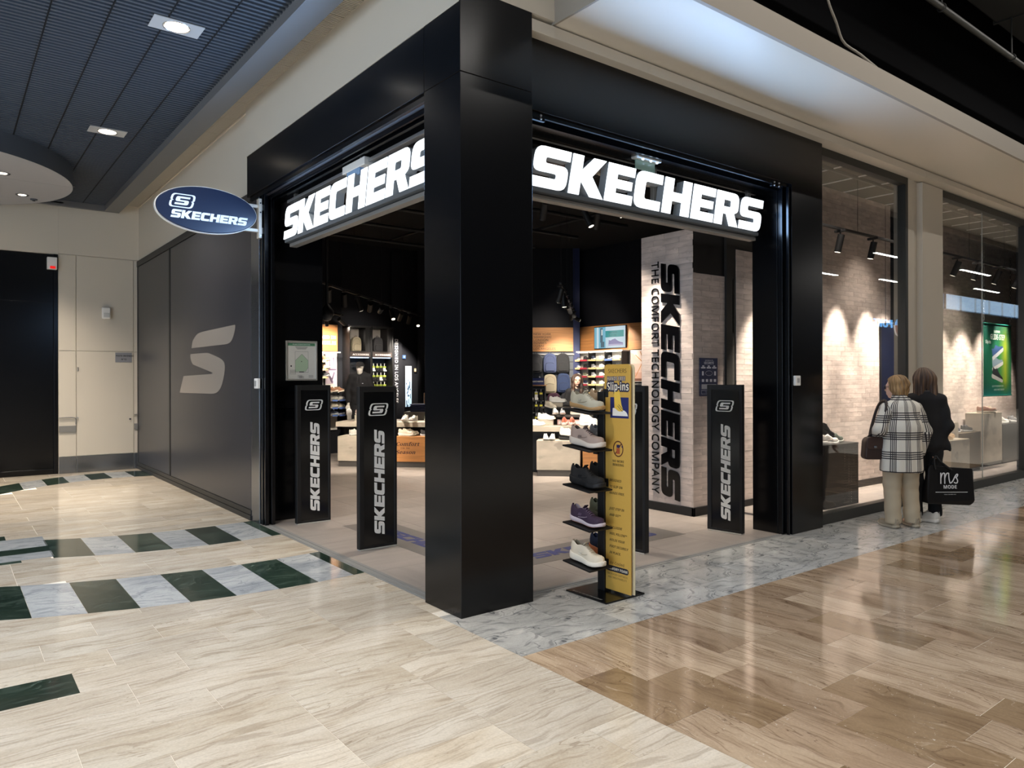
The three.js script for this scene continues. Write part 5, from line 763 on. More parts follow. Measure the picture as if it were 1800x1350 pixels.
  const ex = thing('wall_sign', 'small dim blue sign plate high on the navy rear wall', 'sign', [5.54, 2.07, zb]); part(ex, 'plate', rbox(-0.04, 0.04, -0.04, 0.04, 0, 0.02, 0.003), std(0x3c5c92, 0.5)); part(ex, 'mark', rbox(-0.015, 0.02, -0.02, 0.02, 0.02, 0.022, 0.001), std(0x86a6cc, 0.5));
  const th = thing('wall_switch', 'small cream switch on the dark rear wall near the column', 'switch', [5.83, 1.77, zb]); part(th, 'plate', rbox(-0.025, 0.025, -0.04, 0.04, 0, 0.015, 0.004), std(0xd8c8a0, 0.5)); part(th, 'button', rbox(-0.01, 0.01, -0.015, 0.015, 0.015, 0.02, 0.002), M.white1);
  const bx = thing('box_shelf', 'open orange wood cube with small dark goods beside the column, left opening', 'shelf', [5.35, 0, -9.3], -0.5); part(bx, 'cube', merge([rbox(-0.04, 0.5, 1.24, 1.27, -0.3, 0), rbox(-0.04, 0.5, 0.95, 0.98, -0.3, 0), rbox(-0.04, -0.01, 0.98, 1.24, -0.3, 0), rbox(0.47, 0.5, 0.98, 1.24, -0.3, 0)]), M.wood); part(bx, 'stand', rbox(-0.02, 0.48, 0, 0.95, -0.28, -0.02), M.blackMatt); part(bx, 'back', rbox(-0.02, 0.48, 0.98, 1.24, -0.29, -0.27), M.blackMatt);
  for (let k = 0; k < 5; k++) { const o = thing('small_bottle', `small dark care bottle, ${ordinal[k]} from the left in the open orange wood cube`, 'bottle', [5.35 + (0.04 + k * 0.08) * 0.88 + 0.05, 0.98, -9.3 + (0.04 + k * 0.08) * 0.48 - 0.09], -0.5, 'care bottles in the orange wood cube'); part(o, 'bottle', new THREE.CylinderGeometry(0.024, 0.026, 0.1, 12).translate(0, 0.05, 0), cloth(0x1b1d22, 0.4)); part(o, 'lid', new THREE.CylinderGeometry(0.014, 0.016, 0.03, 10).translate(0, 0.115, 0), cloth(0x3a3d44, 0.4)); }
  const cr = thing('white_card', 'small white card standing on the orange wood cube by the column', 'card', [5.45, 1.27, -9.3], -0.5); part(cr, 'card', rbox(0, 0.09, 0, 0.14, -0.1, -0.09, 0.002), M.white1); part(cr, 'foot', rbox(0, 0.09, 0, 0.012, -0.12, -0.06, 0.002), M.white1);
}
// ---------------------------------------------------------------- backpacks
function backpack(label, pos, turn, color, scale = 1, group) {
  const t = thing('backpack', label, 'backpack', pos, turn, group), m = cloth(color, 0.85), dk = cloth(new THREE.Color(color).multiplyScalar(0.55).getHex(), 0.85);
  const s = new THREE.Shape(); path(s, [[-0.13, 0, 0.05], [0.13, 0, 0.05], [0.135, 0.26, 0.1], [0.1, 0.4, 0.1], [-0.1, 0.4, 0.1], [-0.135, 0.26, 0.1]]);
  part(t, 'body', new THREE.ExtrudeGeometry(s, { depth: 0.07, bevelEnabled: true, bevelSize: 0.02, bevelThickness: 0.03, bevelSegments: 3, curveSegments: 6 }).translate(0, 0, 0.03), m);
  const p = new THREE.Shape(); path(p, [[-0.1, 0.03, 0.03], [0.1, 0.03, 0.03], [0.1, 0.2, 0.06], [-0.1, 0.2, 0.06]]); part(t, 'pocket', new THREE.ExtrudeGeometry(p, { depth: 0.02, bevelEnabled: true, bevelSize: 0.01, bevelThickness: 0.015, bevelSegments: 2 }).translate(0, 0, 0.125), m);
  part(t, 'zip', merge([tube([V(-0.12, 0.2, 0.128), V(-0.09, 0.32, 0.132), V(0, 0.37, 0.132), V(0.09, 0.32, 0.132), V(0.12, 0.2, 0.128)], 0.004, 20, 5), tube([V(-0.09, 0.19, 0.16), V(0, 0.205, 0.162), V(0.09, 0.19, 0.16)], 0.004, 10, 5)]), dk);
  part(t, 'handle', tube([V(-0.03, 0.4, 0.05), V(-0.025, 0.45, 0.05), V(0.025, 0.45, 0.05), V(0.03, 0.4, 0.05)], 0.007, 14, 6), dk); part(t, 'strap', merge([-1, 1].map((k) => tube([V(k * 0.07, 0.38, 0.0), V(k * 0.12, 0.25, -0.03), V(k * 0.12, 0.08, 0.0)], 0.012, 12, 6))), dk);
  t.scale.setScalar(scale); return t;
}
backpack('pale patterned beige backpack in the top of the left accessory bay', [4.28, 2.17, -10.45], 0, 0x9a917c, 0.72); backpack('black backpack in the top of the right accessory bay', [4.79, 2.17, -10.45], 0, 0x111115, 0.74);
// ---------------------------------------------------------------- angled rear wall with backpacks and city names
const AT = -0.6602, aO = [7.81, -8.74]; const atA = (s, d) => [aO[0] + s * 0.79 - d * 0.613, aO[1] + s * 0.613 + d * 0.79];
{
  const w = struct('wall_angled', rbox(-2.6, 1.0, 0, 4.5, -0.15, 0, 0.003), M.navy, 'navy angled rear wall'); w.position.set(aO[0], 0, aO[1]); w.rotation.y = AT; part(w, 'wood_panel', metric(rbox(-0.7, 0.9, 2.18, 2.72, 0, 0.03, 0.003)), M.wood); part(w, 'slat_panel', rbox(-0.7, 0.92, 0.4, 2.16, 0, 0.02, 0.003), std(0x4c5158, 0.7)); part(w, 'ledge', rbox(-0.7, 0.92, 2.1, 2.13, 0.02, 0.06, 0.003), M.greyMetal);
  for (let k = 0; k < 9; k++) part(w, 'groove_rail', rbox(-0.7, 0.92, 0.5 + k * 0.18, 0.515 + k * 0.18, 0.02, 0.028, 0.002), M.blackMatt);
  part(w, 'lettering', merge(['LOS ANGELES', 'DUBAI', 'RENNES', 'LONDON', 'SHANGHAI', 'NEW YORK'].map((c, i) => text(c, 0.044, 0.004, fontReg, 1.35).translate(0.012, 2.22 + i * 0.066, 0.03))), M.letterInk, 'dark city names');
  part(w, 'pilaster', rbox(0.9, 1.05, 0, 4.5, -0.1, 0.03, 0.003), M.navyLight);
  const bp = [[0.05, 1.72, 0x292a2e, 'dark grey backpack beside the column, upper row'], [0.37, 1.72, 0x3c4664, 'slate blue backpack in the middle of the upper row'], [0.66, 1.72, 0x1d1e21, 'patterned black backpack at the right of the upper row'], [0.37, 1.26, 0x938a77, 'pale beige backpack in the lower row above the shoes'], [0.67, 1.28, 0x213050, 'blue backpack at the right of the lower row, behind the dark-haired woman'], [0.45, 0.85, 0x3a1d2e, 'dark burgundy backpack low behind the display table'], [0.75, 0.85, 0x1d1d22, 'black backpack low behind the dark-haired woman']];
  for (const [s, y, c, l] of bp) { const [x, z] = atA(s, 0.075); backpack(l, [x, y, z], AT, c, 0.98); }
  const [rx, rz] = atA(-0.25, 0.75), r = thing('sock_rack', 'black rack of hanging sports socks with a wood edged top beside the column', 'rack', [rx, 0, rz], AT); part(r, 'frame', merge([rbox(-0.1, 0.5, 1.4, 1.42, -0.3, 0), rbox(-0.1, -0.07, 0, 1.4, -0.3, 0), rbox(0.47, 0.5, 0, 1.4, -0.3, 0), rbox(-0.07, 0.47, 0, 1.4, -0.3, -0.27)]), M.blackMatt); part(r, 'top_edge', metric(rbox(-0.1, 0.52, 1.418, 1.435, -0.31, 0.01, 0.002)), M.wood); for (let k = 0; k < 3; k++) part(r, 'peg_rail', rbox(-0.07, 0.47, 1.34 - k * 0.26, 1.355 - k * 0.26, -0.2, -0.17), M.greyMetal);
  for (let a = 0; a < 3; a++) for (let k = 0; k < 5; k++) { const [x, z] = atA(-0.25 - 0.02 + k * 0.105, 0.66), o = thing('sock_pack', `sports socks with a yellow tag, ${ordinal[k]} from the left, ${['top', 'middle', 'bottom'][a]} row of the black rack`, 'socks', [x, 1.33 - a * 0.26, z], AT, 'sock packs on the black rack'); part(o, 'socks', merge([rbox(-0.032, 0.032, -0.2, -0.04, -0.01, 0.01, 0.006), rbox(-0.032, 0.045, -0.22, -0.17, -0.008, 0.03, 0.008)]), cloth(a === 0 && k < 4 ? 0xdedddb : 0x121215, 0.9)); part(o, 'tag', rbox(-0.03, 0.03, -0.1, -0.06, 0.01, 0.014, 0.002), std(0xc8c03a, 0.6)); part(o, 'hook', rbox(-0.005, 0.005, -0.05, 0.01, -0.003, 0.003, 0.001), M.white1); }
  const [sx, sz] = atA(-0.12, 0.7), sg = thing('counter_sign', 'small blue sign with pale lettering on the sock rack', 'sign', [sx, 1.436, sz], AT); part(sg, 'block', rbox(0.0, 0.34, 0, 0.15, -0.06, 0, 0.003), std(0x1d2b66, 0.5)); part(sg, 'lettering', wordGeo(0.03, 0.002, 1).translate(0.04, 0.06, 0), M.white1);
}
// ---------------------------------------------------------------- shoe wall with screen
{
  const X = 8.8; const w = struct('wall_wood', metric(rbox(X - 0.03, X + 0.05, 2.18, 2.74, -8.3, -5.4, 0.003)), M.wood, 'orange wood header above the shoe wall');
  const tv = thing('television', 'wall screen showing a lilac shoe on a teal and blue picture above the shoe wall', 'screen', [X - 0.05, 2.465, -7.25], -Math.PI / 2); part(tv, 'casing', rbox(-0.48, 0.48, -0.245, 0.245, -0.03, 0.02, 0.006), M.blackMatt);
  const sc = canvasTex(512, 260, (g, W, H) => { g.fillStyle = '#cfe6f2'; g.fillRect(0, 0, W, H); g.fillStyle = '#7fc0d8'; g.fillRect(0, 0, 190, H); g.fillStyle = '#d5ecf4'; g.fillRect(40, 0, 36, H); g.fillStyle = '#56707e'; g.fillRect(100, 10, 44, 180); g.fillRect(110, 180, 60, 70); g.fillStyle = '#e6f0ee'; g.fillRect(120, 30, 20, 70); g.fillStyle = '#3f9d9d'; g.fillRect(190, 50, 300, 80); g.fillStyle = '#2a7c80'; g.font = 'bold 30px sans-serif'; g.fillText('SKECHERS', 240, 84); g.fillText('SLIP-INS', 250, 118); g.fillStyle = '#8a86b4'; g.beginPath(); g.moveTo(240, 210); g.lineTo(246, 160); g.quadraticCurveTo(270, 180, 300, 160); g.lineTo(350, 150); g.quadraticCurveTo(400, 190, 470, 200); g.quadraticCurveTo(486, 214, 474, 222); g.lineTo(240, 222); g.fill(); g.fillStyle = '#b8b4d4'; g.fillRect(238, 214, 240, 20); });
  part(tv, 'display', new THREE.BoxGeometry(0.93, 0.46, 0.004).translate(0, 0, 0.022), new THREE.MeshStandardMaterial({ color: 0x111111, emissive: 0xffffff, emissiveMap: sc, emissiveIntensity: 0.9 }));
  const u = thing('shoe_wall', 'lit white shoe wall in three bays under the screen', 'shelves', [0, 0, 0]); part(u, 'back_panel', rbox(X - 0.02, X, 0.3, 2.16, -8.26, -6.72, 0.003), M.shelfWhite); const bays = [-8.24, -7.735, -7.23, -6.73];
  for (const z of bays) part(u, 'upright', rbox(X - 0.24, X - 0.01, 0.3, 2.16, z - 0.008, z + 0.008, 0.002), M.blackMatt); part(u, 'cornice', rbox(X - 0.25, X, 2.15, 2.18, -8.28, -6.7, 0.003), M.white1);
  part(u, 'strip_light', rbox(X - 0.22, X - 0.2, 2.14, 2.15, -8.22, -6.75), M.glowWarm); rectLight(1.45, 0.03, V(X - 0.24, 2.13, -7.48), V(0.25, -1, 0), NEUTRAL, POWER.shelf * 5);
  const cols = [['darkgrey', 'black', 'navy', 'white', 'darkgrey', 'grey'], ['grey', 'black', 'grey', 'white', 'black', 'darkgrey'], ['white', 'olive', 'grey', 'white', 'darkgrey', 'black'], ['pink', 'navy', 'cream', 'white', 'grey', 'taupe'], ['pink', 'white', 'white', 'grey', 'navy', 'white'], ['white', 'coral', 'cream', 'black', 'grey', 'navy']];
  const colName = { darkgrey: 'dark grey', pink: 'pale pink' };
  for (let r = 0; r < 6; r++) {
    const y = 1.985 - r * 0.18;
    for (let b = 0; b < 3; b++) {
      const z0 = bays[b]; part(u, 'shelf', rbox(X - 0.26, X - 0.02, y - 0.012, y, z0 + 0.01, bays[b + 1] - 0.01, 0.002), M.shelfWhite); part(u, 'price_plate', rbox(X - 0.268, X - 0.26, y - 0.032, y + 0.006, z0 + 0.02, z0 + 0.24, 0.002), r % 2 && b === 0 ? M.yellowPlate : b === 2 && r < 2 ? M.bluePlate : M.yellowPlate); part(u, 'price_plate', rbox(X - 0.268, X - 0.26, y - 0.032, y + 0.006, z0 + 0.26, z0 + 0.48, 0.002), b === 0 ? M.red : r === 2 ? M.red : M.yellowPlate);
      for (let k = 0; k < 2; k++) { const c = cols[r][b * 2 + k], o = makeShoe(`${colName[c] ?? c} shoe, ${k ? 'right' : 'left'} one in the ${['left', 'middle', 'right'][b]} bay, ${['top', 'second', 'third', 'fourth', 'fifth', 'sixth'][r]} shelf, shoe wall`, null, c, 'runner', 0); place(o, X - 0.14, y + 0.001, z0 + 0.02 + k * 0.245, -Math.PI / 2 - 0.5 + 0.1 * k, 0, 0, 0.8); }
    }
  }
  const a = thing('wall_picture', 'pale pink picture of shoes with tan straps beside the brick wall', 'picture', [X - 0.03, 1.835, -6.38], -Math.PI / 2); part(a, 'frame', rbox(-0.3, 0.3, -0.33, 0.33, -0.02, 0.0, 0.003), M.white1);
  const ar = canvasTex(256, 280, (g, W, H) => { g.fillStyle = '#d8b9aa'; g.fillRect(0, 0, W, H); g.fillStyle = '#e5cdc2'; g.fillRect(0, 0, W, 120); g.fillStyle = '#c9a08e'; g.fillRect(0, 200, W, 80); g.strokeStyle = '#b9814a'; g.lineWidth = 8; g.beginPath(); g.moveTo(120, 10); g.lineTo(160, 90); g.lineTo(60, 240); g.moveTo(60, 40); g.lineTo(180, 130); g.stroke(); g.fillStyle = '#b25a56'; g.fillRect(150, 140, 40, 60); g.fillStyle = '#6f4a3c'; g.fillRect(0, 256, W, 24); });
  part(a, 'sheet', new THREE.BoxGeometry(0.58, 0.64, 0.003).translate(0, 0, 0.002), std(0xffffff, 0.6, { map: ar })); const sh = thing('wall_shelf', 'white shelf under the pale pink picture', 'shelf', [X - 0.15, 1.46, -6.38], -Math.PI / 2); part(sh, 'board', rbox(-0.32, 0.32, -0.02, 0.01, -0.15, 0.12, 0.003), M.white1); part(sh, 'bracket', merge([rbox(-0.25, -0.23, -0.1, -0.02, -0.14, 0.05, 0.002), rbox(0.23, 0.25, -0.1, -0.02, -0.14, 0.05, 0.002)]), M.greyMetal);
}
// ---------------------------------------------------------------- goods in the show windows
{
  const perf = canvasTex(256, 256, (g, W, H) => { g.fillStyle = '#ffffff'; g.fillRect(0, 0, W, H); g.fillStyle = '#000000'; for (let i = 0; i < 8; i++) for (let j = 0; j < 8; j++) { g.beginPath(); g.roundRect(i * 32 + 9, j * 32 + 9, 14, 14, 3); g.fill(); } }); perf.colorSpace = THREE.NoColorSpace; perf.repeat.set(4, 4);
  const t = thing('perforated_plinth', 'black perforated metal plinth with sports shoes in the left show window', 'plinth', [5.5, 0.012, -0.56]);
  const pm = std(0x0d0d0e, 0.5, { alphaMap: perf, alphaTest: 0.5 }); part(t, 'sheet', metric(new THREE.BoxGeometry(0.8, 0.74, 0.003).translate(0.4, 0.37, 0)), pm); part(t, 'sheet', metric(new THREE.BoxGeometry(0.003, 0.74, 0.45).translate(0.8, 0.37, -0.225)), pm);
  part(t, 'frame', merge([rbox(0, 0.81, 0.735, 0.765, -0.46, 0.006, 0.003), rbox(0, 0.02, 0, 0.74, -0.01, 0.004), rbox(0.785, 0.806, 0, 0.74, -0.02, 0.005), rbox(0, 0.8, 0, 0.02, -0.02, 0.004), rbox(0.0, 0.02, 0, 0.74, -0.46, -0.44), rbox(0.785, 0.806, 0, 0.74, -0.46, -0.44)]), M.blackMatt); part(t, 'inner_wall', rbox(0.0, 0.55, 0.0, 0.73, -0.1, -0.05, 0.002), M.blackMatt);
  const y = 0.779;
  const S = (x, z, h, l, c, k = 'runner', tl = 0, yy = 0, rl = 0) => place(makeShoe(l, null, c, k, 1), x, y + yy, z, h, tl, rl);
  S(5.52, -0.62, -0.2, 'white running shoe lying at the left of the black perforated plinth', 'white', 'chunky'); S(5.62, -0.76, -0.5, 'black running shoe with white sole tilted up on the black perforated plinth', 'black', 'chunky', -0.55, 0.2); S(5.92, -0.7, 0.1, 'green grey running shoe at the right of the black perforated plinth', 'green', 'runner'); S(5.5, -0.92, -0.3, 'dark shoe at the rear of the black perforated plinth', 'darkgrey', 'runner');
  const P = (label, x0, x1, y1, z0, z1, mat, bx = true) => { const t = thing('plinth', label, 'plinth', [x0, 0.012, z1]); part(t, 'body', metric(rbox(0, x1 - x0, bx ? 0.08 : 0, y1, z0 - z1, 0, 0.004), x0, 0), mat); if (bx) part(t, 'base', rbox(0.01, x1 - x0 - 0.01, 0, 0.08, z0 - z1 + 0.01, -0.01, 0.002), M.concDark); };
  P('low pale stone plinth with a beige shoe at the front of the right show window', 9.05, 9.72, 0.63, -0.95, -0.56, M.conc); P('grey plinth at the left edge of the right show window, behind the cream pier', 9.74, 10.2, 0.85, -1.2, -0.9, M.conc); P('brown grey plinth with dark shoes behind the low pale plinth', 10.22, 11.1, 0.66, -1.2, -0.9, std(0x8d8378, 0.7, { map: concTex }));
  P('tall pale plinth with beige shoes under the green banner', 11.53, 12.34, 0.94, -1.3, -1.0, M.conc); P('dark plinth with white shoes at the right end of the window', 12.38, 13.7, 0.72, -1.3, -1.0, std(0x3a3a38, 0.6));
  const g = thing('glass_platform', 'low grey platform board on the floor of the right show window', 'platform', [8.3, 0.012, -0.52]); part(g, 'board', rbox(0, 1.45, 0, 0.13, -0.02, 0.0, 0.003), std(0x6b6f70, 0.4)); part(g, 'foot', rbox(0, 1.45, 0, 0.02, -0.12, 0.0, 0.003), std(0x565a5b, 0.4));
  const Q = (x, yy, z, h, l, c, k = 'runner', tl = 0) => place(makeShoe(l, null, c, k, 1), x, yy, z, h, tl);
  Q(9.1, 0.645, -0.7, 0.0, 'beige running shoe at the front of the low pale plinth, right window', 'tan', 'runner', -0.04); Q(9.35, 0.645, -0.84, -0.3, 'tan running shoe behind the beige one on the low pale plinth', 'tan', 'runner'); Q(10.3, 0.675, -1.0, 0.2, 'black running shoe on the brown grey plinth, right window, left one', 'navy', 'runner'); Q(10.65, 0.675, -1.02, -0.1, 'black running shoe on the brown grey plinth, right window, right one', 'darkgrey', 'runner'); Q(9.8, 0.865, -1.02, 0, 'dark grey shoe on the plinth beside the cream pier', 'darkgrey', 'runner');
  Q(11.65, 0.955, -1.15, -1.2, 'pale pink shoe with toe to the hall on the tall plinth under the banner', 'pink', 'runner', 0.1); Q(11.8, 0.955, -1.1, -0.3, 'beige running shoe in the middle of the tall plinth under the banner', 'cream', 'runner'); Q(12.02, 0.955, -1.15, -0.1, 'cream shoe at the right of the tall plinth under the banner', 'cream', 'runner');
  Q(12.42, 0.735, -1.1, -0.2, 'white running shoe on the dark plinth, right window, left one', 'white', 'chunky'); Q(12.7, 0.735, -1.2, 0.1, 'white running shoe on the dark plinth, right window, middle one', 'white', 'chunky'); Q(12.98, 0.735, -1.1, -0.1, 'pale grey running shoe on the dark plinth, right window, right one', 'grey', 'chunky');
  const bn = canvasTex(420, 410, (g, W, H) => { const gr = g.createLinearGradient(0, 0, W, 0); gr.addColorStop(0, '#0c6a52'); gr.addColorStop(0.5, '#1c8a5e'); gr.addColorStop(0.78, '#c6d83a'); gr.addColorStop(1, '#1a8a60'); g.fillStyle = gr; g.fillRect(0, 0, W, H); const g2 = g.createLinearGradient(0, 0, 0, H); g2.addColorStop(0, 'rgba(6,60,56,0.85)'); g2.addColorStop(0.3, 'rgba(6,60,56,0)'); g2.addColorStop(0.8, 'rgba(10,90,90,0)'); g2.addColorStop(1, 'rgba(30,150,150,0.9)'); g.fillStyle = g2; g.fillRect(0, 0, W, H); g.fillStyle = '#eef3ea'; g.textAlign = 'center'; g.font = 'bold 20px sans-serif'; g.fillText('SKECHERS', W / 2 - 10, 48); g.font = 'bold 44px sans-serif'; g.fillText('GLIDE-STEP', W / 2, 88, 220); g.font = 'bold 26px sans-serif'; g.fillText('Slip-ins', 70, 112, 80); g.font = '15px sans-serif'; g.fillText('EASY FIT FOR EVERY STEP', W / 2, 362); g.fillText('HANDS FREE COMFORT', W / 2 + 20, 382);
    const shoe = (x, y, s, a, c1, c2) => { g.save(); g.translate(x, y); g.rotate(a); g.scale(s, s); g.fillStyle = c1; g.beginPath(); g.moveTo(-70, 10); g.lineTo(-66, -34); g.quadraticCurveTo(-40, -14, -14, -36); g.quadraticCurveTo(20, -8, 66, -2); g.quadraticCurveTo(80, 6, 74, 14); g.closePath(); g.fill(); g.fillStyle = c2; g.beginPath(); g.moveTo(-74, 8); g.lineTo(78, 10); g.quadraticCurveTo(84, 26, 66, 28); g.lineTo(-66, 30); g.quadraticCurveTo(-82, 24, -74, 8); g.fill(); g.restore(); };
    shoe(205, 150, 1.15, -0.35, '#4a6fa8', '#dfe6ea'); shoe(205, 222, 1.1, -0.25, '#9fb8c8', '#f0f0ee'); shoe(205, 292, 1.1, 0.2, '#2c3238', '#d8d8d4'); });
  const b = thing('hanging_banner', 'green and yellow sports shoe banner hanging in the right show window', 'banner', [11.37, 1.87, -0.74]); part(b, 'sheet', new THREE.BoxGeometry(1.22, 1.19, 0.004), std(0xffffff, 0.6, { map: bn })); part(b, 'rod', merge([cyl(V(-0.62, 0.6, 0), V(0.62, 0.6, 0), 0.01), cyl(V(-0.62, -0.6, 0), V(0.62, -0.6, 0), 0.01)]), std(0x1d6a5c, 0.4)); const ch = []; for (const x of [-0.58, 0.58]) for (let k = 0; k < 26; k++) ch.push(new THREE.TorusGeometry(0.014, 0.004, 4, 8).rotateY(k % 2 ? Math.PI / 2 : 0).scale(1, 1.6, 1).translate(x, 0.63 + k * 0.045, 0)); part(b, 'chain', merge(ch), M.blackMatt);
}
// ---------------------------------------------------------------- people: one continuous surface per body, meshed from a distance field
const smin = (a, b, k) => { const h = Math.max(k - Math.abs(a - b), 0) / k; return Math.min(a, b) - h * h * k * 0.25; };
function cap(a, b, ra, rb, sx = 1, sz = 1) {
  const bx = b[0] - a[0], by = b[1] - a[1], bz = b[2] - a[2], q = bx * bx + by * by + bz * bz || 1e-9;
  return (x, y, z) => { const px = x - a[0], py = y - a[1], pz = z - a[2], t = Math.max(0, Math.min(1, (px * bx + py * by + pz * bz) / q)), dx = (px - bx * t) / sx, dy = py - by * t, dz = (pz - bz * t) / sz; return (Math.sqrt(dx * dx + dy * dy + dz * dz) - (ra + (rb - ra) * t)) * Math.min(sx, sz, 1); };
}
const ell = (c, r) => (x, y, z) => { const dx = (x - c[0]) / r[0], dy = (y - c[1]) / r[1], dz = (z - c[2]) / r[2], k = Math.sqrt(dx * dx + dy * dy + dz * dz); return (k - 1) * Math.min(r[0], r[1], r[2]); };
const blend = (k, ...fs) => (x, y, z) => { let d = fs[0](x, y, z); for (let i = 1; i < fs.length; i++) d = smin(d, fs[i](x, y, z), k); return d; };
function netMesh(f, lo, hi, h) {                          // surface nets
  const n = [0, 1, 2].map((i) => Math.ceil((hi[i] - lo[i]) / h) + 1), [nx, ny, nz] = n, val = new Float32Array(nx * ny * nz), id = new Int32Array(nx * ny * nz).fill(-1);
  const I = (i, j, k) => (k * ny + j) * nx + i;
  for (let k = 0; k < nz; k++) for (let j = 0; j < ny; j++) for (let i = 0; i < nx; i++) val[I(i, j, k)] = (i === 0 || j === 0 || k === 0 || i === nx - 1 || j === ny - 1 || k === nz - 1) ? Math.max(1e-3, f(lo[0] + i * h, lo[1] + j * h, lo[2] + k * h)) : f(lo[0] + i * h, lo[1] + j * h, lo[2] + k * h);
  const pos = [], nor = [], idx = [], E = [[0, 1], [2, 3], [4, 5], [6, 7], [0, 2], [1, 3], [4, 6], [5, 7], [0, 4], [1, 5], [2, 6], [3, 7]];
  for (let k = 0; k < nz - 1; k++) for (let j = 0; j < ny - 1; j++) for (let i = 0; i < nx - 1; i++) {
    const c = []; let m = 0; for (let q = 0; q < 8; q++) { const v = val[I(i + (q & 1), j + ((q >> 1) & 1), k + (q >> 2))]; c.push(v); if (v < 0) m |= 1 << q; }
    if (m === 0 || m === 255) continue;
    let x = 0, y = 0, z = 0, w = 0; for (const [a, b] of E) if ((c[a] < 0) !== (c[b] < 0)) { const t = c[a] / (c[a] - c[b]); x += (a & 1) + t * ((b & 1) - (a & 1)); y += ((a >> 1) & 1) + t * (((b >> 1) & 1) - ((a >> 1) & 1)); z += (a >> 2) + t * ((b >> 2) - (a >> 2)); w++; }
    id[I(i, j, k)] = pos.length / 3; const X = lo[0] + (i + x / w) * h, Y = lo[1] + (j + y / w) * h, Z = lo[2] + (k + z / w) * h, e = h * 0.5; pos.push(X, Y, Z);
    let gx = f(X + e, Y, Z) - f(X - e, Y, Z), gy = f(X, Y + e, Z) - f(X, Y - e, Z), gz = f(X, Y, Z + e) - f(X, Y, Z - e); const l = Math.hypot(gx, gy, gz) || 1; nor.push(gx / l, gy / l, gz / l);
  }
  const quad = (a, b, c, d, s) => { if (a < 0 || b < 0 || c < 0 || d < 0) return; s ? idx.push(a, b, c, a, c, d) : idx.push(a, c, b, a, d, c); };
  for (let k = 1; k < nz - 1; k++) for (let j = 1; j < ny - 1; j++) for (let i = 1; i < nx - 1; i++) {
    const v = val[I(i, j, k)] < 0;
    if (v !== val[I(i + 1, j, k)] < 0) quad(id[I(i, j - 1, k - 1)], id[I(i, j, k - 1)], id[I(i, j, k)], id[I(i, j - 1, k)], v);
    if (v !== val[I(i, j + 1, k)] < 0) quad(id[I(i - 1, j, k - 1)], id[I(i - 1, j, k)], id[I(i, j, k)], id[I(i, j, k - 1)], v);
    if (v !== val[I(i, j, k + 1)] < 0) quad(id[I(i - 1, j - 1, k)], id[I(i, j - 1, k)], id[I(i, j, k)], id[I(i - 1, j, k)], v);
  }
  const g = new THREE.BufferGeometry(); g.setAttribute('position', new THREE.Float32BufferAttribute(pos, 3)); g.setAttribute('normal', new THREE.Float32BufferAttribute(nor, 3)); g.setAttribute('uv', new THREE.Float32BufferAttribute(new Float32Array(pos.length / 3 * 2), 2)); g.setIndex(idx); return g;
}
const skin = std(0xcfa58e, 0.6), skinPale = std(0xdcb49e, 0.6);
const strands = (base, tips, seed) => std(0xffffff, 0.6, { map: tex(256, (u, v) => { const n = fbm(u, v, 40, 3, 3, seed), m = fbm(u, v, 5, 3, 3, seed + 5); return mix3(base, tips, sm(0.3, 0.75, n * 0.7 + m * 0.3)); }) });
function strandUv(g, cx, cz, k = 1.2) { const p = g.attributes.position, uv = g.attributes.uv; for (let i = 0; i < p.count; i++) uv.setXY(i, Math.atan2(p.getX(i) - cx, p.getZ(i) - cz) / 6.2832 * k, p.getY(i) * 2.2 + 0.15 * Math.sin(p.getX(i) * 20)); return g; }
// a hand hanging from the wrist, fingers along -y, closed by the amount curl; palm faces +z; thumb toward side s
function handField(s, curl) {
  const fs = [cap([0, -0.005, 0], [0, -0.05, 0.003], 0.02, 0.03, 1.25, 0.55), cap([0, 0.03, 0], [0, 0, 0], 0.022, 0.022)];
  [[-0.03, 0.066, 0.0085], [-0.01, 0.078, 0.009], [0.011, 0.074, 0.0088], [0.03, 0.058, 0.0078]].forEach(([x, L, r]) => {
    const xx = x * -s; let p = [xx, -0.072, 0.002], a = 0; const seg = [0.45, 0.32, 0.26]; let prev = [xx * 0.75, -0.045, 0.002]; fs.push(cap(prev, p, r * 1.1, r));
    for (const q of seg) { a += curl; const n = [p[0], p[1] - Math.cos(a) * L * q, p[2] + Math.sin(a) * L * q]; fs.push(cap(p, n, r, r * 0.9)); p = n; }
  });
  fs.push(cap([s * 0.022, -0.02, 0.006], [s * 0.043, -0.05, 0.018], 0.0125, 0.0105), cap([s * 0.043, -0.05, 0.018], [s * 0.036, -0.078, 0.03 + curl * 0.008], 0.0105, 0.0085));
  return blend(0.008, ...fs);
}
function handMesh(s, curl) { return netMesh(handField(s, curl), [-0.075, -0.19, -0.06], [0.075, 0.06, 0.11], 0.0045); }
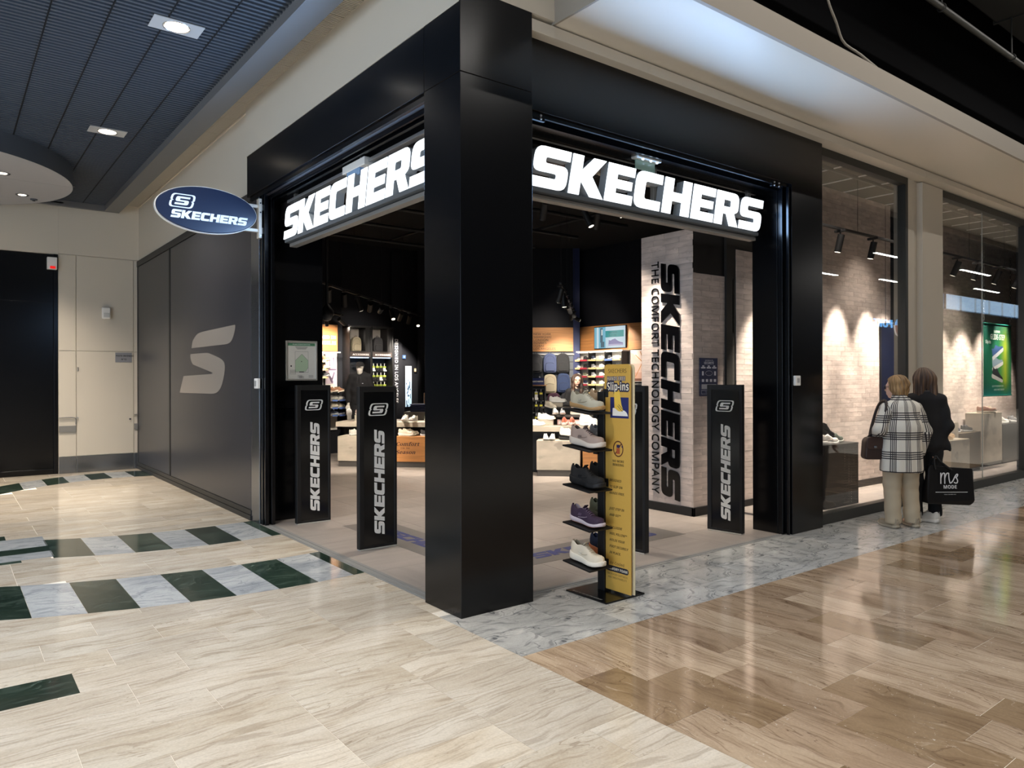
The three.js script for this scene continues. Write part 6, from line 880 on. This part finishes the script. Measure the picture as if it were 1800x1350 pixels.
function headField(hc, face = true, k = 1) {
  const [x, y, z] = hc, fs = [ell([x, y + 0.025 * k, z - 0.012 * k], [0.074 * k, 0.092 * k, 0.092 * k]), ell([x, y - 0.035 * k, z + 0.018 * k], [0.058 * k, 0.072 * k, 0.066 * k]), cap([x, y - 0.095 * k, z + 0.05 * k], [x, y - 0.085 * k, z + 0.04 * k], 0.02 * k, 0.03 * k)];
  if (face) fs.push(cap([x, y + 0.005, z + 0.078 * k], [x, y - 0.028 * k, z + 0.098 * k], 0.008 * k, 0.012 * k), cap([x - 0.018 * k, y - 0.066 * k, z + 0.076 * k], [x + 0.018 * k, y - 0.066 * k, z + 0.076 * k], 0.008 * k, 0.008 * k), ell([x - 0.076 * k, y - 0.005, z - 0.008], [0.012, 0.03, 0.018]), ell([x + 0.076 * k, y - 0.005, z - 0.008], [0.012, 0.03, 0.018]), cap([x - 0.035 * k, y + 0.022 * k, z + 0.07 * k], [x + 0.035 * k, y + 0.022 * k, z + 0.07 * k], 0.012 * k, 0.012 * k));
  return blend(0.02 * k, ...fs);
}
function plaidUv(g, cx = 0, cz = 0) { const p = g.attributes.position, uv = g.attributes.uv; for (let i = 0; i < p.count; i++) { const x = p.getX(i) - cx, z = p.getZ(i) - cz; uv.setXY(i, Math.atan2(x, -z) * 0.25, p.getY(i)); } return g; }
const plaid = canvasTex(512, 512, (g, W, H) => {
  g.fillStyle = '#d9d3c6'; g.fillRect(0, 0, W, H); for (let i = 0; i < 9000; i++) { g.fillStyle = `rgba(${rnd() > 0.5 ? '255,252,245' : '150,140,126'},0.12)`; g.fillRect(rnd() * W, rnd() * H, 3, 3); }
  const lines = [[40, 30, 0.8], [96, 30, 0.8], [152, 30, 0.8], [208, 30, 0.8]]; for (const [p, w, al] of lines) { g.fillStyle = `rgba(26,22,26,${al})`; g.fillRect(0, p, W, w); } for (const [p, w, al] of lines) { g.fillStyle = `rgba(26,22,26,${al})`; g.fillRect(p, 0, w, H); }
}); plaid.repeat.set(1 / 0.2, 1 / 0.205);
const FF = (list) => list;
{ // ---- older woman in the plaid coat, her back to the hall, face turned to the window
  const t = thing('person', 'woman with short fair hair, glasses and a cream and black plaid coat, back turned', 'person', [5.33, 0, 0.4], 2.62);   // local +z is where she faces
  const leg = (s) => [cap([s * 0.1, 0.82, -0.01], [s * 0.105, 0.44, 0.015], 0.085, 0.056), cap([s * 0.105, 0.44, 0.015], [s * 0.11, 0.08, -0.02], 0.054, 0.036), cap([s * 0.11, 0.06, -0.03], [s * 0.12, 0.04, 0.11], 0.034, 0.026)];
  const hc = [-0.0, 1.47, 0.1];
  const arm = (s) => s > 0 ? [cap([0.17, 1.25, 0.0], [0.235, 1.03, 0.0], 0.05, 0.042), cap([0.235, 1.03, 0.0], [0.14, 0.9, 0.2], 0.04, 0.028)] : [cap([-0.17, 1.25, 0.0], [-0.225, 1.0, -0.01], 0.05, 0.042), cap([-0.225, 1.0, -0.01], [-0.22, 0.76, 0.05], 0.04, 0.027)];
  const torso = [cap([0, 0.86, 0], [0, 1.05, 0.0], 0.12, 0.115, 1.25, 0.9), cap([0, 1.05, 0], [0, 1.24, 0.0], 0.12, 0.105, 1.35, 0.85), cap([-0.14, 1.25, 0.0], [0.14, 1.25, 0.0], 0.06, 0.06), cap([0, 1.27, 0.02], [0, 1.39, 0.07], 0.055, 0.05)];
  const turned = (f, c, a) => (x, y, z) => { const dx = x - c[0], dz = z - c[2], ca = Math.cos(a), sa = Math.sin(a); return f(c[0] + dx * ca - dz * sa, y, c[2] + dx * sa + dz * ca); };
  const HT = 0.6, head = turned(headField(hc), hc, HT);
  const body = blend(0.03, ...torso, ...leg(1), ...leg(-1), ...arm(1), ...arm(-1), head);
  const bm = netMesh(body, [-0.36, -0.02, -0.25], [0.36, 1.64, 0.36], 0.0125), hl = handMesh(1, 0.45).rotateX(-1.1).translate(0.12, 0.88, 0.23), hr = handMesh(-1, 0.35).translate(-0.22, 0.73, 0.055);
  const b = part(t, 'body', merge([bm, hl, hr]), skinPale);
  const trunk = blend(0.05, cap([0, 0.62, 0.0], [0, 1.05, -0.005], 0.172, 0.152, 1.3, 0.98), cap([0, 1.05, -0.01], [0, 1.25, -0.005], 0.15, 0.115, 1.38, 0.95), cap([-0.13, 1.25, -0.01], [0.13, 1.25, -0.01], 0.075, 0.075), cap([0, 1.3, 0.01], [0, 1.36, 0.04], 0.085, 0.072)), armL = blend(0.03, cap([0.165, 1.24, 0.0], [0.262, 1.03, -0.02], 0.077, 0.068), cap([0.262, 1.03, -0.02], [0.18, 0.92, 0.17], 0.068, 0.055)), armR = blend(0.03, cap([-0.165, 1.24, 0.0], [-0.26, 1.0, -0.02], 0.077, 0.066), cap([-0.26, 1.0, -0.02], [-0.245, 0.78, 0.04], 0.066, 0.056));
  const coatMat = std(0xffffff, 0.95, { map: plaid }), body2 = part(t, 'coat', plaidUv(netMesh((x, y, z) => Math.max(trunk(x, y, z) + 0.0045 * Math.sin(Math.atan2(x, z) * 9 + y * 3) * sm(1.1, 0.7, y), 0.585 - 0.05 * Math.max(0, -x) - y), [-0.34, 0.5, -0.32], [0.34, 1.46, 0.32], 0.0115)), coatMat, 'cream and black plaid wool coat');
  for (const [f, s] of [[armL, 1], [armR, -1]]) { const g = netMesh((x, y, z) => f(x, y, z) + 0.003 * Math.sin(y * 42 + z * 30), [s > 0 ? 0.04 : -0.4, 0.66, -0.2], [s > 0 ? 0.4 : -0.04, 1.38, 0.3], 0.0115), p = g.attributes.position, uv = g.attributes.uv; for (let i = 0; i < p.count; i++) { const x = p.getX(i), y = p.getY(i), z = p.getZ(i); uv.setXY(i, Math.atan2(x - s * (0.2 + 0.25 * Math.max(0, 1.24 - y)), -z + (y < 1 ? 0.06 : 0)) * 0.09 + 0.06, y + 0.03); } part(body2, 'sleeve', g, coatMat); }
  const trou = blend(0.025, ...[1, -1].flatMap((s) => [cap([s * 0.095, 0.8, 0], [s * 0.1, 0.44, 0.01], 0.112, 0.086), cap([s * 0.1, 0.44, 0.01], [s * 0.11, 0.07, -0.02], 0.084, 0.078)]));
  part(t, 'trousers', netMesh((x, y, z) => Math.max(trou(x, y, z) + 0.003 * Math.sin(y * 38 + x * 20) * sm(0.5, 0.1, y) + 0.003 * Math.sin(y * 50) * sm(0.12, 0, Math.abs(y - 0.42)), 0.045 - y), [-0.25, 0.03, -0.2], [0.25, 0.9, 0.2], 0.0115), cloth(0xb8a88e, 0.9), 'beige trousers');
  const hair = turned((x, y, z) => { const d = ell([hc[0], hc[1] + 0.03, hc[2] - 0.03], [0.098, 0.108, 0.115])(x, y, z), low = cap([hc[0] - 0.05, hc[1] - 0.05, hc[2] - 0.055], [hc[0] + 0.05, hc[1] - 0.05, hc[2] - 0.055], 0.06, 0.06)(x, y, z), cut = (z - hc[2]) - 0.035 - 0.6 * Math.max(0, y - hc[1] - 0.04); return Math.max(smin(d, low, 0.04) + 0.004 * Math.sin(Math.atan2(x - hc[0], z - hc[2]) * 20 + (y - hc[1]) * 30) + 0.003 * Math.sin(y * 70 + x * 40), cut); }, hc, HT);
  part(t, 'hair', strandUv(netMesh(hair, [-0.17, 1.33, -0.12], [0.17, 1.64, 0.26], 0.008), hc[0], hc[2], 2), strands([104, 76, 44], [176, 142, 96], 301), 'short fair hair');
  const gl = new THREE.Group(); const frame = merge([new THREE.TorusGeometry(0.024, 0.003, 6, 18).scale(1.15, 0.85, 1).translate(-0.034, 0, 0.09), new THREE.TorusGeometry(0.024, 0.003, 6, 18).scale(1.15, 0.85, 1).translate(0.034, 0, 0.09), cyl(V(-0.062, 0.004, 0.088), V(-0.08, 0.004, -0.01), 0.003), cyl(V(0.062, 0.004, 0.088), V(0.08, 0.004, -0.01), 0.003), cyl(V(-0.008, 0.004, 0.092), V(0.008, 0.004, 0.092), 0.003)]); frame.rotateY(HT).translate(hc[0], hc[1] + 0.004, hc[2]); part(t, 'glasses', frame, cloth(0x1a1718, 0.4));
  for (const s of [1, -1]) { const sp = shoeParts('flat'), sh = part(t, 'shoe', sp.upper, cloth(0x9c8e78, 0.85)); part(sh, 'sole', sp.sole, cloth(0xb3a690, 0.7)); part(sh, 'lining', sp.lining, cloth(0x7a6d5a, 0.9)); sh.position.set(s * 0.115, 0.001, -0.1); sh.rotation.y = -Math.PI / 2 + s * 0.12; sh.scale.set(0.88, 1.1, 0.98); }
  // handbag on her left side, carried on a shoulder strap
  const hb = thing('handbag', 'brown leather shoulder bag of the woman in the plaid coat', 'bag', [5.13, 0.725, 0.19], -0.66);
  const bs = new THREE.Shape(); path(bs, [[-0.09, 0, 0.03], [0.09, 0, 0.03], [0.075, 0.21, 0.05], [-0.075, 0.21, 0.05]]); part(hb, 'pouch', new THREE.ExtrudeGeometry(bs, { depth: 0.06, bevelEnabled: true, bevelSize: 0.015, bevelThickness: 0.03, bevelSegments: 3 }).translate(0, 0, -0.03), cloth(0x33231f, 0.5));
  const fs2 = new THREE.Shape(); path(fs2, [[-0.085, 0.1, 0.04], [0.085, 0.1, 0.04], [0.08, 0.225, 0.04], [-0.08, 0.225, 0.04]]); part(hb, 'flap', new THREE.ExtrudeGeometry(fs2, { depth: 0.008, bevelEnabled: true, bevelSize: 0.004, bevelThickness: 0.004, bevelSegments: 1 }).translate(0, 0, 0.058), cloth(0x3c2a25, 0.45)); part(hb, 'buckle', rbox(-0.014, 0.014, 0.11, 0.135, 0.068, 0.078, 0.003), M.steel);
  const wl = hb.position, sh = V(5.2, 1.325, 0.33), toL = (p) => p.clone().sub(wl).applyAxisAngle(V(0, 1, 0), 0.66); part(hb, 'strap', merge([tube([toL(V(5.12, 0.93, 0.14)), toL(V(5.11, 1.08, 0.29)), toL(V(5.12, 1.25, 0.34)), toL(V(5.19, 1.335, 0.3)), toL(V(5.26, 1.29, 0.2)), toL(V(5.24, 1.05, 0.13)), toL(V(5.17, 0.93, 0.14))], 0.015, 60, 6)]), cloth(0x281c19, 0.6));
}
{ // ---- younger woman in black with long hair, behind the first
  const t = thing('person', 'woman with long brown hair in a black jacket holding a black carrier bag', 'person', [5.84, 0, 0.42], 2.35);
  const hc = [0, 1.555, 0.05];
  const leg = (s) => [cap([s * 0.09, 0.86, 0], [s * 0.095, 0.46, 0.015], 0.08, 0.055), cap([s * 0.095, 0.46, 0.015], [s * 0.1, 0.08, -0.02], 0.052, 0.035), cap([s * 0.1, 0.06, -0.03], [s * 0.105, 0.04, 0.11], 0.034, 0.026)];
  const body = blend(0.03, cap([0, 0.88, 0], [0, 1.08, 0], 0.105, 0.095, 1.25, 0.9), cap([0, 1.08, 0], [0, 1.3, -0.01], 0.1, 0.1, 1.3, 0.85), cap([-0.14, 1.33, -0.01], [0.14, 1.33, -0.01], 0.055, 0.055), cap([0, 1.35, 0], [0, 1.47, 0.03], 0.05, 0.046), ...leg(1), ...leg(-1), cap([0.165, 1.32, 0], [0.2, 1.06, -0.02], 0.046, 0.038), cap([0.2, 1.06, -0.02], [0.17, 0.84, 0.12], 0.036, 0.025), cap([-0.165, 1.32, 0], [-0.2, 1.05, -0.05], 0.046, 0.038), cap([-0.2, 1.05, -0.05], [-0.11, 0.82, -0.05], 0.036, 0.025), headField(hc));
  const bm = netMesh(body, [-0.32, -0.02, -0.22], [0.32, 1.72, 0.3], 0.0125), hr = handMesh(-1, 0.85).rotateY(Math.PI / 2).translate(-0.1, 0.79, -0.05), hl = handMesh(1, 0.4).translate(0.17, 0.81, 0.13);
  part(t, 'body', merge([bm, hr, hl]), skin);
  const jk = blend(0.045, cap([0, 0.86, 0], [0, 1.08, 0], 0.155, 0.13, 1.25, 0.9), cap([0, 1.08, 0], [0, 1.32, -0.01], 0.13, 0.11, 1.35, 0.9), cap([-0.13, 1.335, -0.01], [0.13, 1.335, -0.01], 0.068, 0.068), cap([0, 1.38, 0], [0, 1.42, 0.01], 0.075, 0.065), cap([0.165, 1.32, 0], [0.212, 1.06, -0.02], 0.066, 0.056), cap([0.212, 1.06, -0.02], [0.18, 0.88, 0.1], 0.056, 0.046), cap([-0.165, 1.32, 0], [-0.212, 1.05, -0.05], 0.066, 0.056), cap([-0.212, 1.05, -0.05], [-0.125, 0.855, -0.05], 0.056, 0.046), cap([-0.17, 0.92, -0.02], [-0.24, 0.78, -0.06], 0.05, 0.02, 1, 0.5));
  part(t, 'jacket', netMesh((x, y, z) => Math.max(jk(x, y, z) + 0.004 * Math.sin(y * 34 + x * 22) * sm(0.12, 0.2, Math.abs(x)), 0.77 + 0.25 * Math.max(0, -0.02 - x) * -1 - y), [-0.36, 0.6, -0.26], [0.36, 1.52, 0.26], 0.012), cloth(0x0e0e11, 0.9), 'black open jacket');
  const tr = blend(0.025, ...[1, -1].flatMap((s) => [cap([s * 0.088, 0.88, 0], [s * 0.093, 0.46, 0.01], 0.105, 0.078), cap([s * 0.093, 0.46, 0.01], [s * 0.1, 0.08, -0.02], 0.076, 0.066)])); part(t, 'trousers', netMesh((x, y, z) => Math.max(tr(x, y, z) + 0.003 * Math.sin(y * 40), 0.065 - y), [-0.25, 0.04, -0.2], [0.25, 1.0, 0.2], 0.012), cloth(0x0c0c0e, 0.9), 'black trousers');
  const hair = (x, y, z) => { const d = ell([hc[0], hc[1] + 0.03, hc[2] - 0.025], [0.098, 0.105, 0.112])(x, y, z), low = blend(0.05, cap([hc[0] - 0.05, hc[1], hc[2] - 0.06], [hc[0] - 0.075, hc[1] - 0.2, hc[2] - 0.08], 0.068, 0.05), cap([hc[0] + 0.05, hc[1], hc[2] - 0.06], [hc[0] + 0.075, hc[1] - 0.2, hc[2] - 0.08], 0.068, 0.05))(x, y, z); return Math.max(smin(d, low, 0.05) + 0.004 * Math.sin(Math.atan2(x, z - hc[2]) * 26 + y * 6), (z - hc[2]) - 0.03 - 0.7 * Math.max(0, y - hc[1] - 0.05), (hc[1] - 0.235) - y); };
  part(t, 'hair', strandUv(netMesh(hair, [-0.2, 1.28, -0.18], [0.2, 1.72, 0.2], 0.008), hc[0], hc[2], 2), strands([48, 34, 26], [104, 78, 56], 311), 'long brown hair'); part(t, 'scarf', new THREE.TorusGeometry(0.068, 0.018, 8, 24).rotateX(Math.PI / 2).scale(1.1, 1, 1).translate(0, 1.42, 0.015), cloth(0x5a5654, 0.9));
  for (const s of [1, -1]) { const sp = shoeParts('runner'), sh = part(t, 'shoe', sp.upper, cloth(0xd8d2c8, 0.8)); part(sh, 'sole', sp.sole, cloth(0xe4dfd6, 0.6)); part(sh, 'laces', sp.laces, cloth(0xbfb8ac, 0.8)); sh.position.set(s * 0.1, 0.001, -0.11); sh.rotation.y = -Math.PI / 2 + (s < 0 ? 0.75 : 0.1); sh.scale.set(0.92, 1.1, 1.08); }
}
{ // ---- black carrier bag
  const t = thing('carrier_bag', 'large black carrier bag with white lettering in the hand of the woman in black', 'bag', [5.93, 0.225, 0.62], -0.66);
  const s = new THREE.Shape(); path(s, [[-0.26, 0.0, 0.02], [0.2, -0.02, 0.02], [0.245, 0.02, 0.02], [0.25, 0.36, 0.01], [0, 0.375, 0.01], [-0.2, 0.4, 0.01], [-0.22, 0.36, 0.01]]);
  const g = new THREE.ExtrudeGeometry(s, { depth: 0.1, bevelEnabled: true, bevelSize: 0.006, bevelThickness: 0.02, bevelSegments: 2, steps: 4 }).translate(0, 0, -0.05), p = g.attributes.position; for (let i = 0; i < p.count; i++) { const y = p.getY(i), k = 1 - 0.75 * sm(0.1, 0.38, y); p.setZ(i, p.getZ(i) * k); } g.computeVertexNormals(); part(t, 'bag', g, phys(0x0b0b0d, 0.4));
  const pr = canvasTex(512, 400, (c, W, H) => { c.clearRect(0, 0, W, H); c.strokeStyle = '#d9d9d9'; c.fillStyle = '#d9d9d9'; c.lineWidth = 15; c.lineCap = 'round'; c.lineJoin = 'round'; c.beginPath(); c.moveTo(128, 40); c.lineTo(118, 172); c.moveTo(122, 110); c.quadraticCurveTo(150, 20, 178, 44); c.lineTo(170, 172); c.moveTo(174, 110); c.quadraticCurveTo(204, 20, 232, 44); c.quadraticCurveTo(226, 130, 240, 168); c.quadraticCurveTo(264, 172, 300, 104); c.quadraticCurveTo(334, 40, 350, 58); c.quadraticCurveTo(344, 86, 322, 96); c.quadraticCurveTo(350, 130, 336, 160); c.quadraticCurveTo(318, 178, 296, 160); c.stroke(); c.font = 'bold 62px sans-serif'; c.textAlign = 'center'; c.fillText('MODE', 236, 240, 220); c.fillRect(40, 282, 420, 7); c.font = '18px sans-serif'; c.fillText('www.msmode.com   ● ● ●', 250, 320); });
  part(t, 'print', new THREE.PlaneGeometry(0.42, 0.33).rotateX(-0.14).translate(-0.0, 0.19, 0.064), std(0xffffff, 0.5, { map: pr, transparent: true }));
  part(t, 'handle', merge([tube([V(-0.15, 0.36, 0.03), V(-0.16, 0.43, 0.02), V(-0.135, 0.5, 0), V(-0.1, 0.45, 0.02), V(0.02, 0.35, 0.03)], 0.011, 30, 6), tube([V(-0.16, 0.37, -0.03), V(-0.15, 0.45, -0.02), V(-0.13, 0.5, 0), V(-0.09, 0.46, -0.02), V(0.0, 0.36, -0.03)], 0.011, 30, 6)]), cloth(0x0d0d0f, 0.6));
}
const clerkHair = strands([30, 20, 15], [78, 54, 40], 331);
function clerk(label, pos, turn, scale, hairColor, forward) {
  const t = thing('person', label, 'person', pos, turn), hc = [0, 1.555, 0.05];
  const arms = [1, -1].flatMap((s) => [cap([s * 0.165, 1.32, 0], [s * 0.23, 1.08, 0.0], 0.046, 0.038), cap([s * 0.23, 1.08, 0], [s * 0.13, 1.08, forward], 0.036, 0.025)]), legs = [1, -1].flatMap((s) => [cap([s * 0.09, 0.86, 0], [s * 0.095, 0.46, 0.015], 0.08, 0.055), cap([s * 0.095, 0.46, 0.015], [s * 0.1, 0.08, -0.02], 0.052, 0.035), cap([s * 0.1, 0.06, -0.03], [s * 0.105, 0.04, 0.11], 0.034, 0.026)]);
  const body = blend(0.03, cap([0, 0.88, 0], [0, 1.08, 0], 0.105, 0.095, 1.25, 0.9), cap([0, 1.08, 0], [0, 1.3, -0.01], 0.1, 0.1, 1.3, 0.85), cap([-0.14, 1.33, -0.01], [0.14, 1.33, -0.01], 0.055, 0.055), cap([0, 1.35, 0], [0, 1.47, 0.03], 0.048, 0.046), ...arms, ...legs);
  const hd = netMesh(blend(0.02, headField(hc), cap([0, 1.4, 0.01], [0, 1.47, 0.03], 0.046, 0.046)), [-0.13, 1.38, -0.12], [0.13, 1.7, 0.19], 0.008);
  const hands = [1, -1].map((s) => handMesh(s, 0.3).rotateX(-Math.PI / 2 + 0.1).translate(s * 0.13, 1.08, forward + 0.03));
  part(t, 'body', merge([netMesh(body, [-0.34, -0.02, -0.22], [0.34, 1.5, 0.4], 0.016), hd, ...hands]), skinPale);
  const jk = blend(0.04, cap([0, 0.84, 0], [0, 1.08, 0], 0.14, 0.12, 1.25, 0.9), cap([0, 1.08, 0], [0, 1.32, -0.01], 0.125, 0.105, 1.35, 0.9), cap([-0.13, 1.335, -0.01], [0.13, 1.335, -0.01], 0.065, 0.065), ...[1, -1].flatMap((s) => [cap([s * 0.165, 1.32, 0], [s * 0.235, 1.08, 0], 0.062, 0.052), cap([s * 0.235, 1.08, 0], [s * 0.15, 1.08, forward - 0.07], 0.052, 0.042)])); part(t, 'sweatshirt', netMesh((x, y, z) => Math.max(jk(x, y, z), 0.8 - y), [-0.36, 0.7, -0.24], [0.36, 1.46, 0.4], 0.015), cloth(0x101013, 0.9)); part(t, 'zip', tube([V(0, 1.3, 0.1), V(0, 1.1, 0.118), V(0, 0.85, 0.128)], 0.004, 12, 5), cloth(0x55565a, 0.5));
  const tr = blend(0.025, ...[1, -1].flatMap((s) => [cap([s * 0.088, 0.88, 0], [s * 0.093, 0.46, 0.01], 0.102, 0.076), cap([s * 0.093, 0.46, 0.01], [s * 0.1, 0.1, -0.02], 0.074, 0.06)])); part(t, 'trousers', netMesh((x, y, z) => Math.max(tr(x, y, z), 0.06 - y), [-0.25, 0.03, -0.2], [0.25, 1.0, 0.2], 0.018), cloth(0x101014, 0.9));
  const hair = (x, y, z) => { const d = ell([0, hc[1] + 0.03, hc[2] - 0.02], [0.093, 0.1, 0.108])(x, y, z), sd = blend(0.03, ...[1, -1].map((s) => cap([s * 0.075, hc[1] + 0.03, hc[2] - 0.01], [s * 0.085, hc[1] - 0.32, hc[2] + 0.03], 0.035, 0.038)), cap([0, hc[1], hc[2] - 0.07], [0, hc[1] - 0.25, hc[2] - 0.09], 0.06, 0.05))(x, y, z); const faceCut = 0.066 - Math.hypot((x - 0.006) / 1, (y - hc[1] + 0.02) / 1.5); return Math.max(smin(d, sd, 0.03) + 0.005 * Math.sin(Math.atan2(x, z - hc[2]) * 14 + y * 22) + 0.003 * Math.sin(y * 60), z > hc[2] + 0.02 ? faceCut : -1, (z - hc[2]) - 0.075); };
  part(t, 'hair', strandUv(netMesh(hair, [-0.18, 1.18, -0.17], [0.18, 1.72, 0.2], 0.008), 0, hc[2], 2), clerkHair, 'long dark hair');
  part(t, 'eyes', merge([-0.03, 0.03].map((x) => new THREE.SphereGeometry(0.009, 10, 8).scale(1.3, 0.7, 0.6).translate(x, hc[1] - 0.002, hc[2] + 0.079))), cloth(0x1c1512, 0.3)); part(t, 'eyebrows', merge([-0.03, 0.03].map((x) => rbox(x - 0.016, x + 0.016, hc[1] + 0.018, hc[1] + 0.023, hc[2] + 0.074, hc[2] + 0.086, 0.002))), cloth(0x2c1d16, 0.8)); part(t, 'mouth', tube([V(-0.024, hc[1] - 0.058, hc[2] + 0.078), V(-0.01, hc[1] - 0.066, hc[2] + 0.087), V(0.01, hc[1] - 0.066, hc[2] + 0.087), V(0.024, hc[1] - 0.058, hc[2] + 0.078)], 0.005, 10, 6), cloth(0x9c5048, 0.5));
  for (const s of [1, -1]) { const sp = shoeParts('runner'), sh = part(t, 'shoe', sp.upper, cloth(0xcfcac2, 0.8)); part(sh, 'sole', sp.sole, cloth(0xe4dfd6, 0.6)); sh.position.set(s * 0.1, 0.001, -0.11); sh.rotation.y = -Math.PI / 2; sh.scale.set(0.9, 1, 1); }
  t.scale.setScalar(scale); return t;
}
clerk('smiling shop assistant with long dark hair holding out both hands behind the display table', [6.88, 0, -6.3], -0.62, 0.99, 0x241712, 0.3);
clerk('person in dark clothes mostly hidden behind the yellow stand', [7.56, 0, -6.02], -0.6, 0.99, 0x3a2a20, 0.22);
{ // ---- headless-faced mannequin with cap and hooded sweatshirt
  const t = thing('mannequin', 'white faceless mannequin in a black hooded sweatshirt and cap at the rear left', 'mannequin', [4.06, 0.2, -9.76], -0.66), hc = [0, 1.6, 0.03];
  const limbs = [1, -1].flatMap((s) => [cap([s * 0.1, 0.88, 0], [s * 0.11, 0.48, 0.01], 0.08, 0.055), cap([s * 0.11, 0.48, 0.01], [s * 0.12, 0.07, -0.02], 0.05, 0.035), cap([s * 0.12, 0.05, -0.03], [s * 0.13, 0.035, 0.11], 0.034, 0.026), cap([s * 0.18, 1.4, 0], [s * 0.24, 1.12, -0.02], 0.05, 0.04), cap([s * 0.24, 1.12, -0.02], [s * 0.235, 0.88, 0.04], 0.038, 0.028)]);
  part(t, 'body', merge([netMesh(blend(0.03, cap([0, 0.92, 0], [0, 1.12, 0], 0.11, 0.1, 1.25, 0.9), cap([0, 1.12, 0], [0, 1.38, -0.01], 0.105, 0.11, 1.4, 0.85), cap([-0.15, 1.4, -0.01], [0.15, 1.4, -0.01], 0.06, 0.06), cap([0, 1.42, 0], [0, 1.53, 0.02], 0.055, 0.05), ...limbs, headField(hc, false)), [-0.34, -0.02, -0.2], [0.34, 1.76, 0.25], 0.014), handMesh(1, 0.3).translate(0.235, 0.85, 0.045), handMesh(-1, 0.3).translate(-0.235, 0.85, 0.045)]), std(0xd8d4cc, 0.45));
  const hd = blend(0.045, cap([0, 0.88, 0], [0, 1.12, 0], 0.15, 0.14, 1.25, 0.95), cap([0, 1.12, 0], [0, 1.38, -0.01], 0.14, 0.125, 1.4, 0.9), cap([-0.15, 1.41, -0.01], [0.15, 1.41, -0.01], 0.075, 0.075), cap([-0.06, 1.47, -0.05], [0.06, 1.47, -0.05], 0.06, 0.06), ...[1, -1].flatMap((s) => [cap([s * 0.18, 1.4, 0], [s * 0.248, 1.12, -0.02], 0.075, 0.065), cap([s * 0.248, 1.12, -0.02], [s * 0.24, 0.93, 0.03], 0.064, 0.052)])); part(t, 'hoodie', netMesh((x, y, z) => Math.max(hd(x, y, z) + 0.003 * Math.sin(y * 40 + x * 20), 0.85 - y), [-0.38, 0.75, -0.26], [0.38, 1.58, 0.26], 0.014), cloth(0x141418, 0.9), 'black hooded sweatshirt');
  const tr = blend(0.025, ...[1, -1].flatMap((s) => [cap([s * 0.098, 0.9, 0], [s * 0.108, 0.48, 0.01], 0.11, 0.08), cap([s * 0.108, 0.48, 0.01], [s * 0.12, 0.08, -0.02], 0.078, 0.06)])); part(t, 'trousers', netMesh((x, y, z) => Math.max(tr(x, y, z), 0.05 - y), [-0.27, 0.02, -0.2], [0.27, 1.02, 0.2], 0.018), cloth(0x17171b, 0.9)); part(t, 'cap', merge([new THREE.SphereGeometry(0.1, 20, 10, 0, 6.3, 0, Math.PI / 2).scale(0.92, 0.95, 1.08).translate(0, hc[1] + 0.035, hc[2] - 0.012), new THREE.CylinderGeometry(0.085, 0.09, 0.008, 20, 1, false, -1.2, 2.4).translate(0, hc[1] + 0.035, hc[2] + 0.075)]), cloth(0x0e0e11, 0.9)); part(t, 'logo', rbox(0.06, 0.09, 1.28, 1.286, 0.117, 0.122, 0.001), M.letterWhite); part(t, 'drawstring', merge([-1, 1].map((s) => cyl(V(s * 0.03, 1.42, 0.1), V(s * 0.04, 1.28, 0.12), 0.004))), cloth(0x2a2a2e, 0.8));
  const b = thing('podium', 'low dark podium under the mannequin', 'podium', [4.06, 0, -9.76], -0.66); part(b, 'top', rbox(-0.35, 0.35, 0.17, 0.2, -0.3, 0.3, 0.004), M.concDark); part(b, 'body', rbox(-0.33, 0.33, 0, 0.17, -0.28, 0.28, 0.003), M.blackMatt);
}
scene.traverse((o) => { if (o.isMesh) { o.castShadow = true; o.receiveShadow = true; } });
renderer.render(scene, camera);
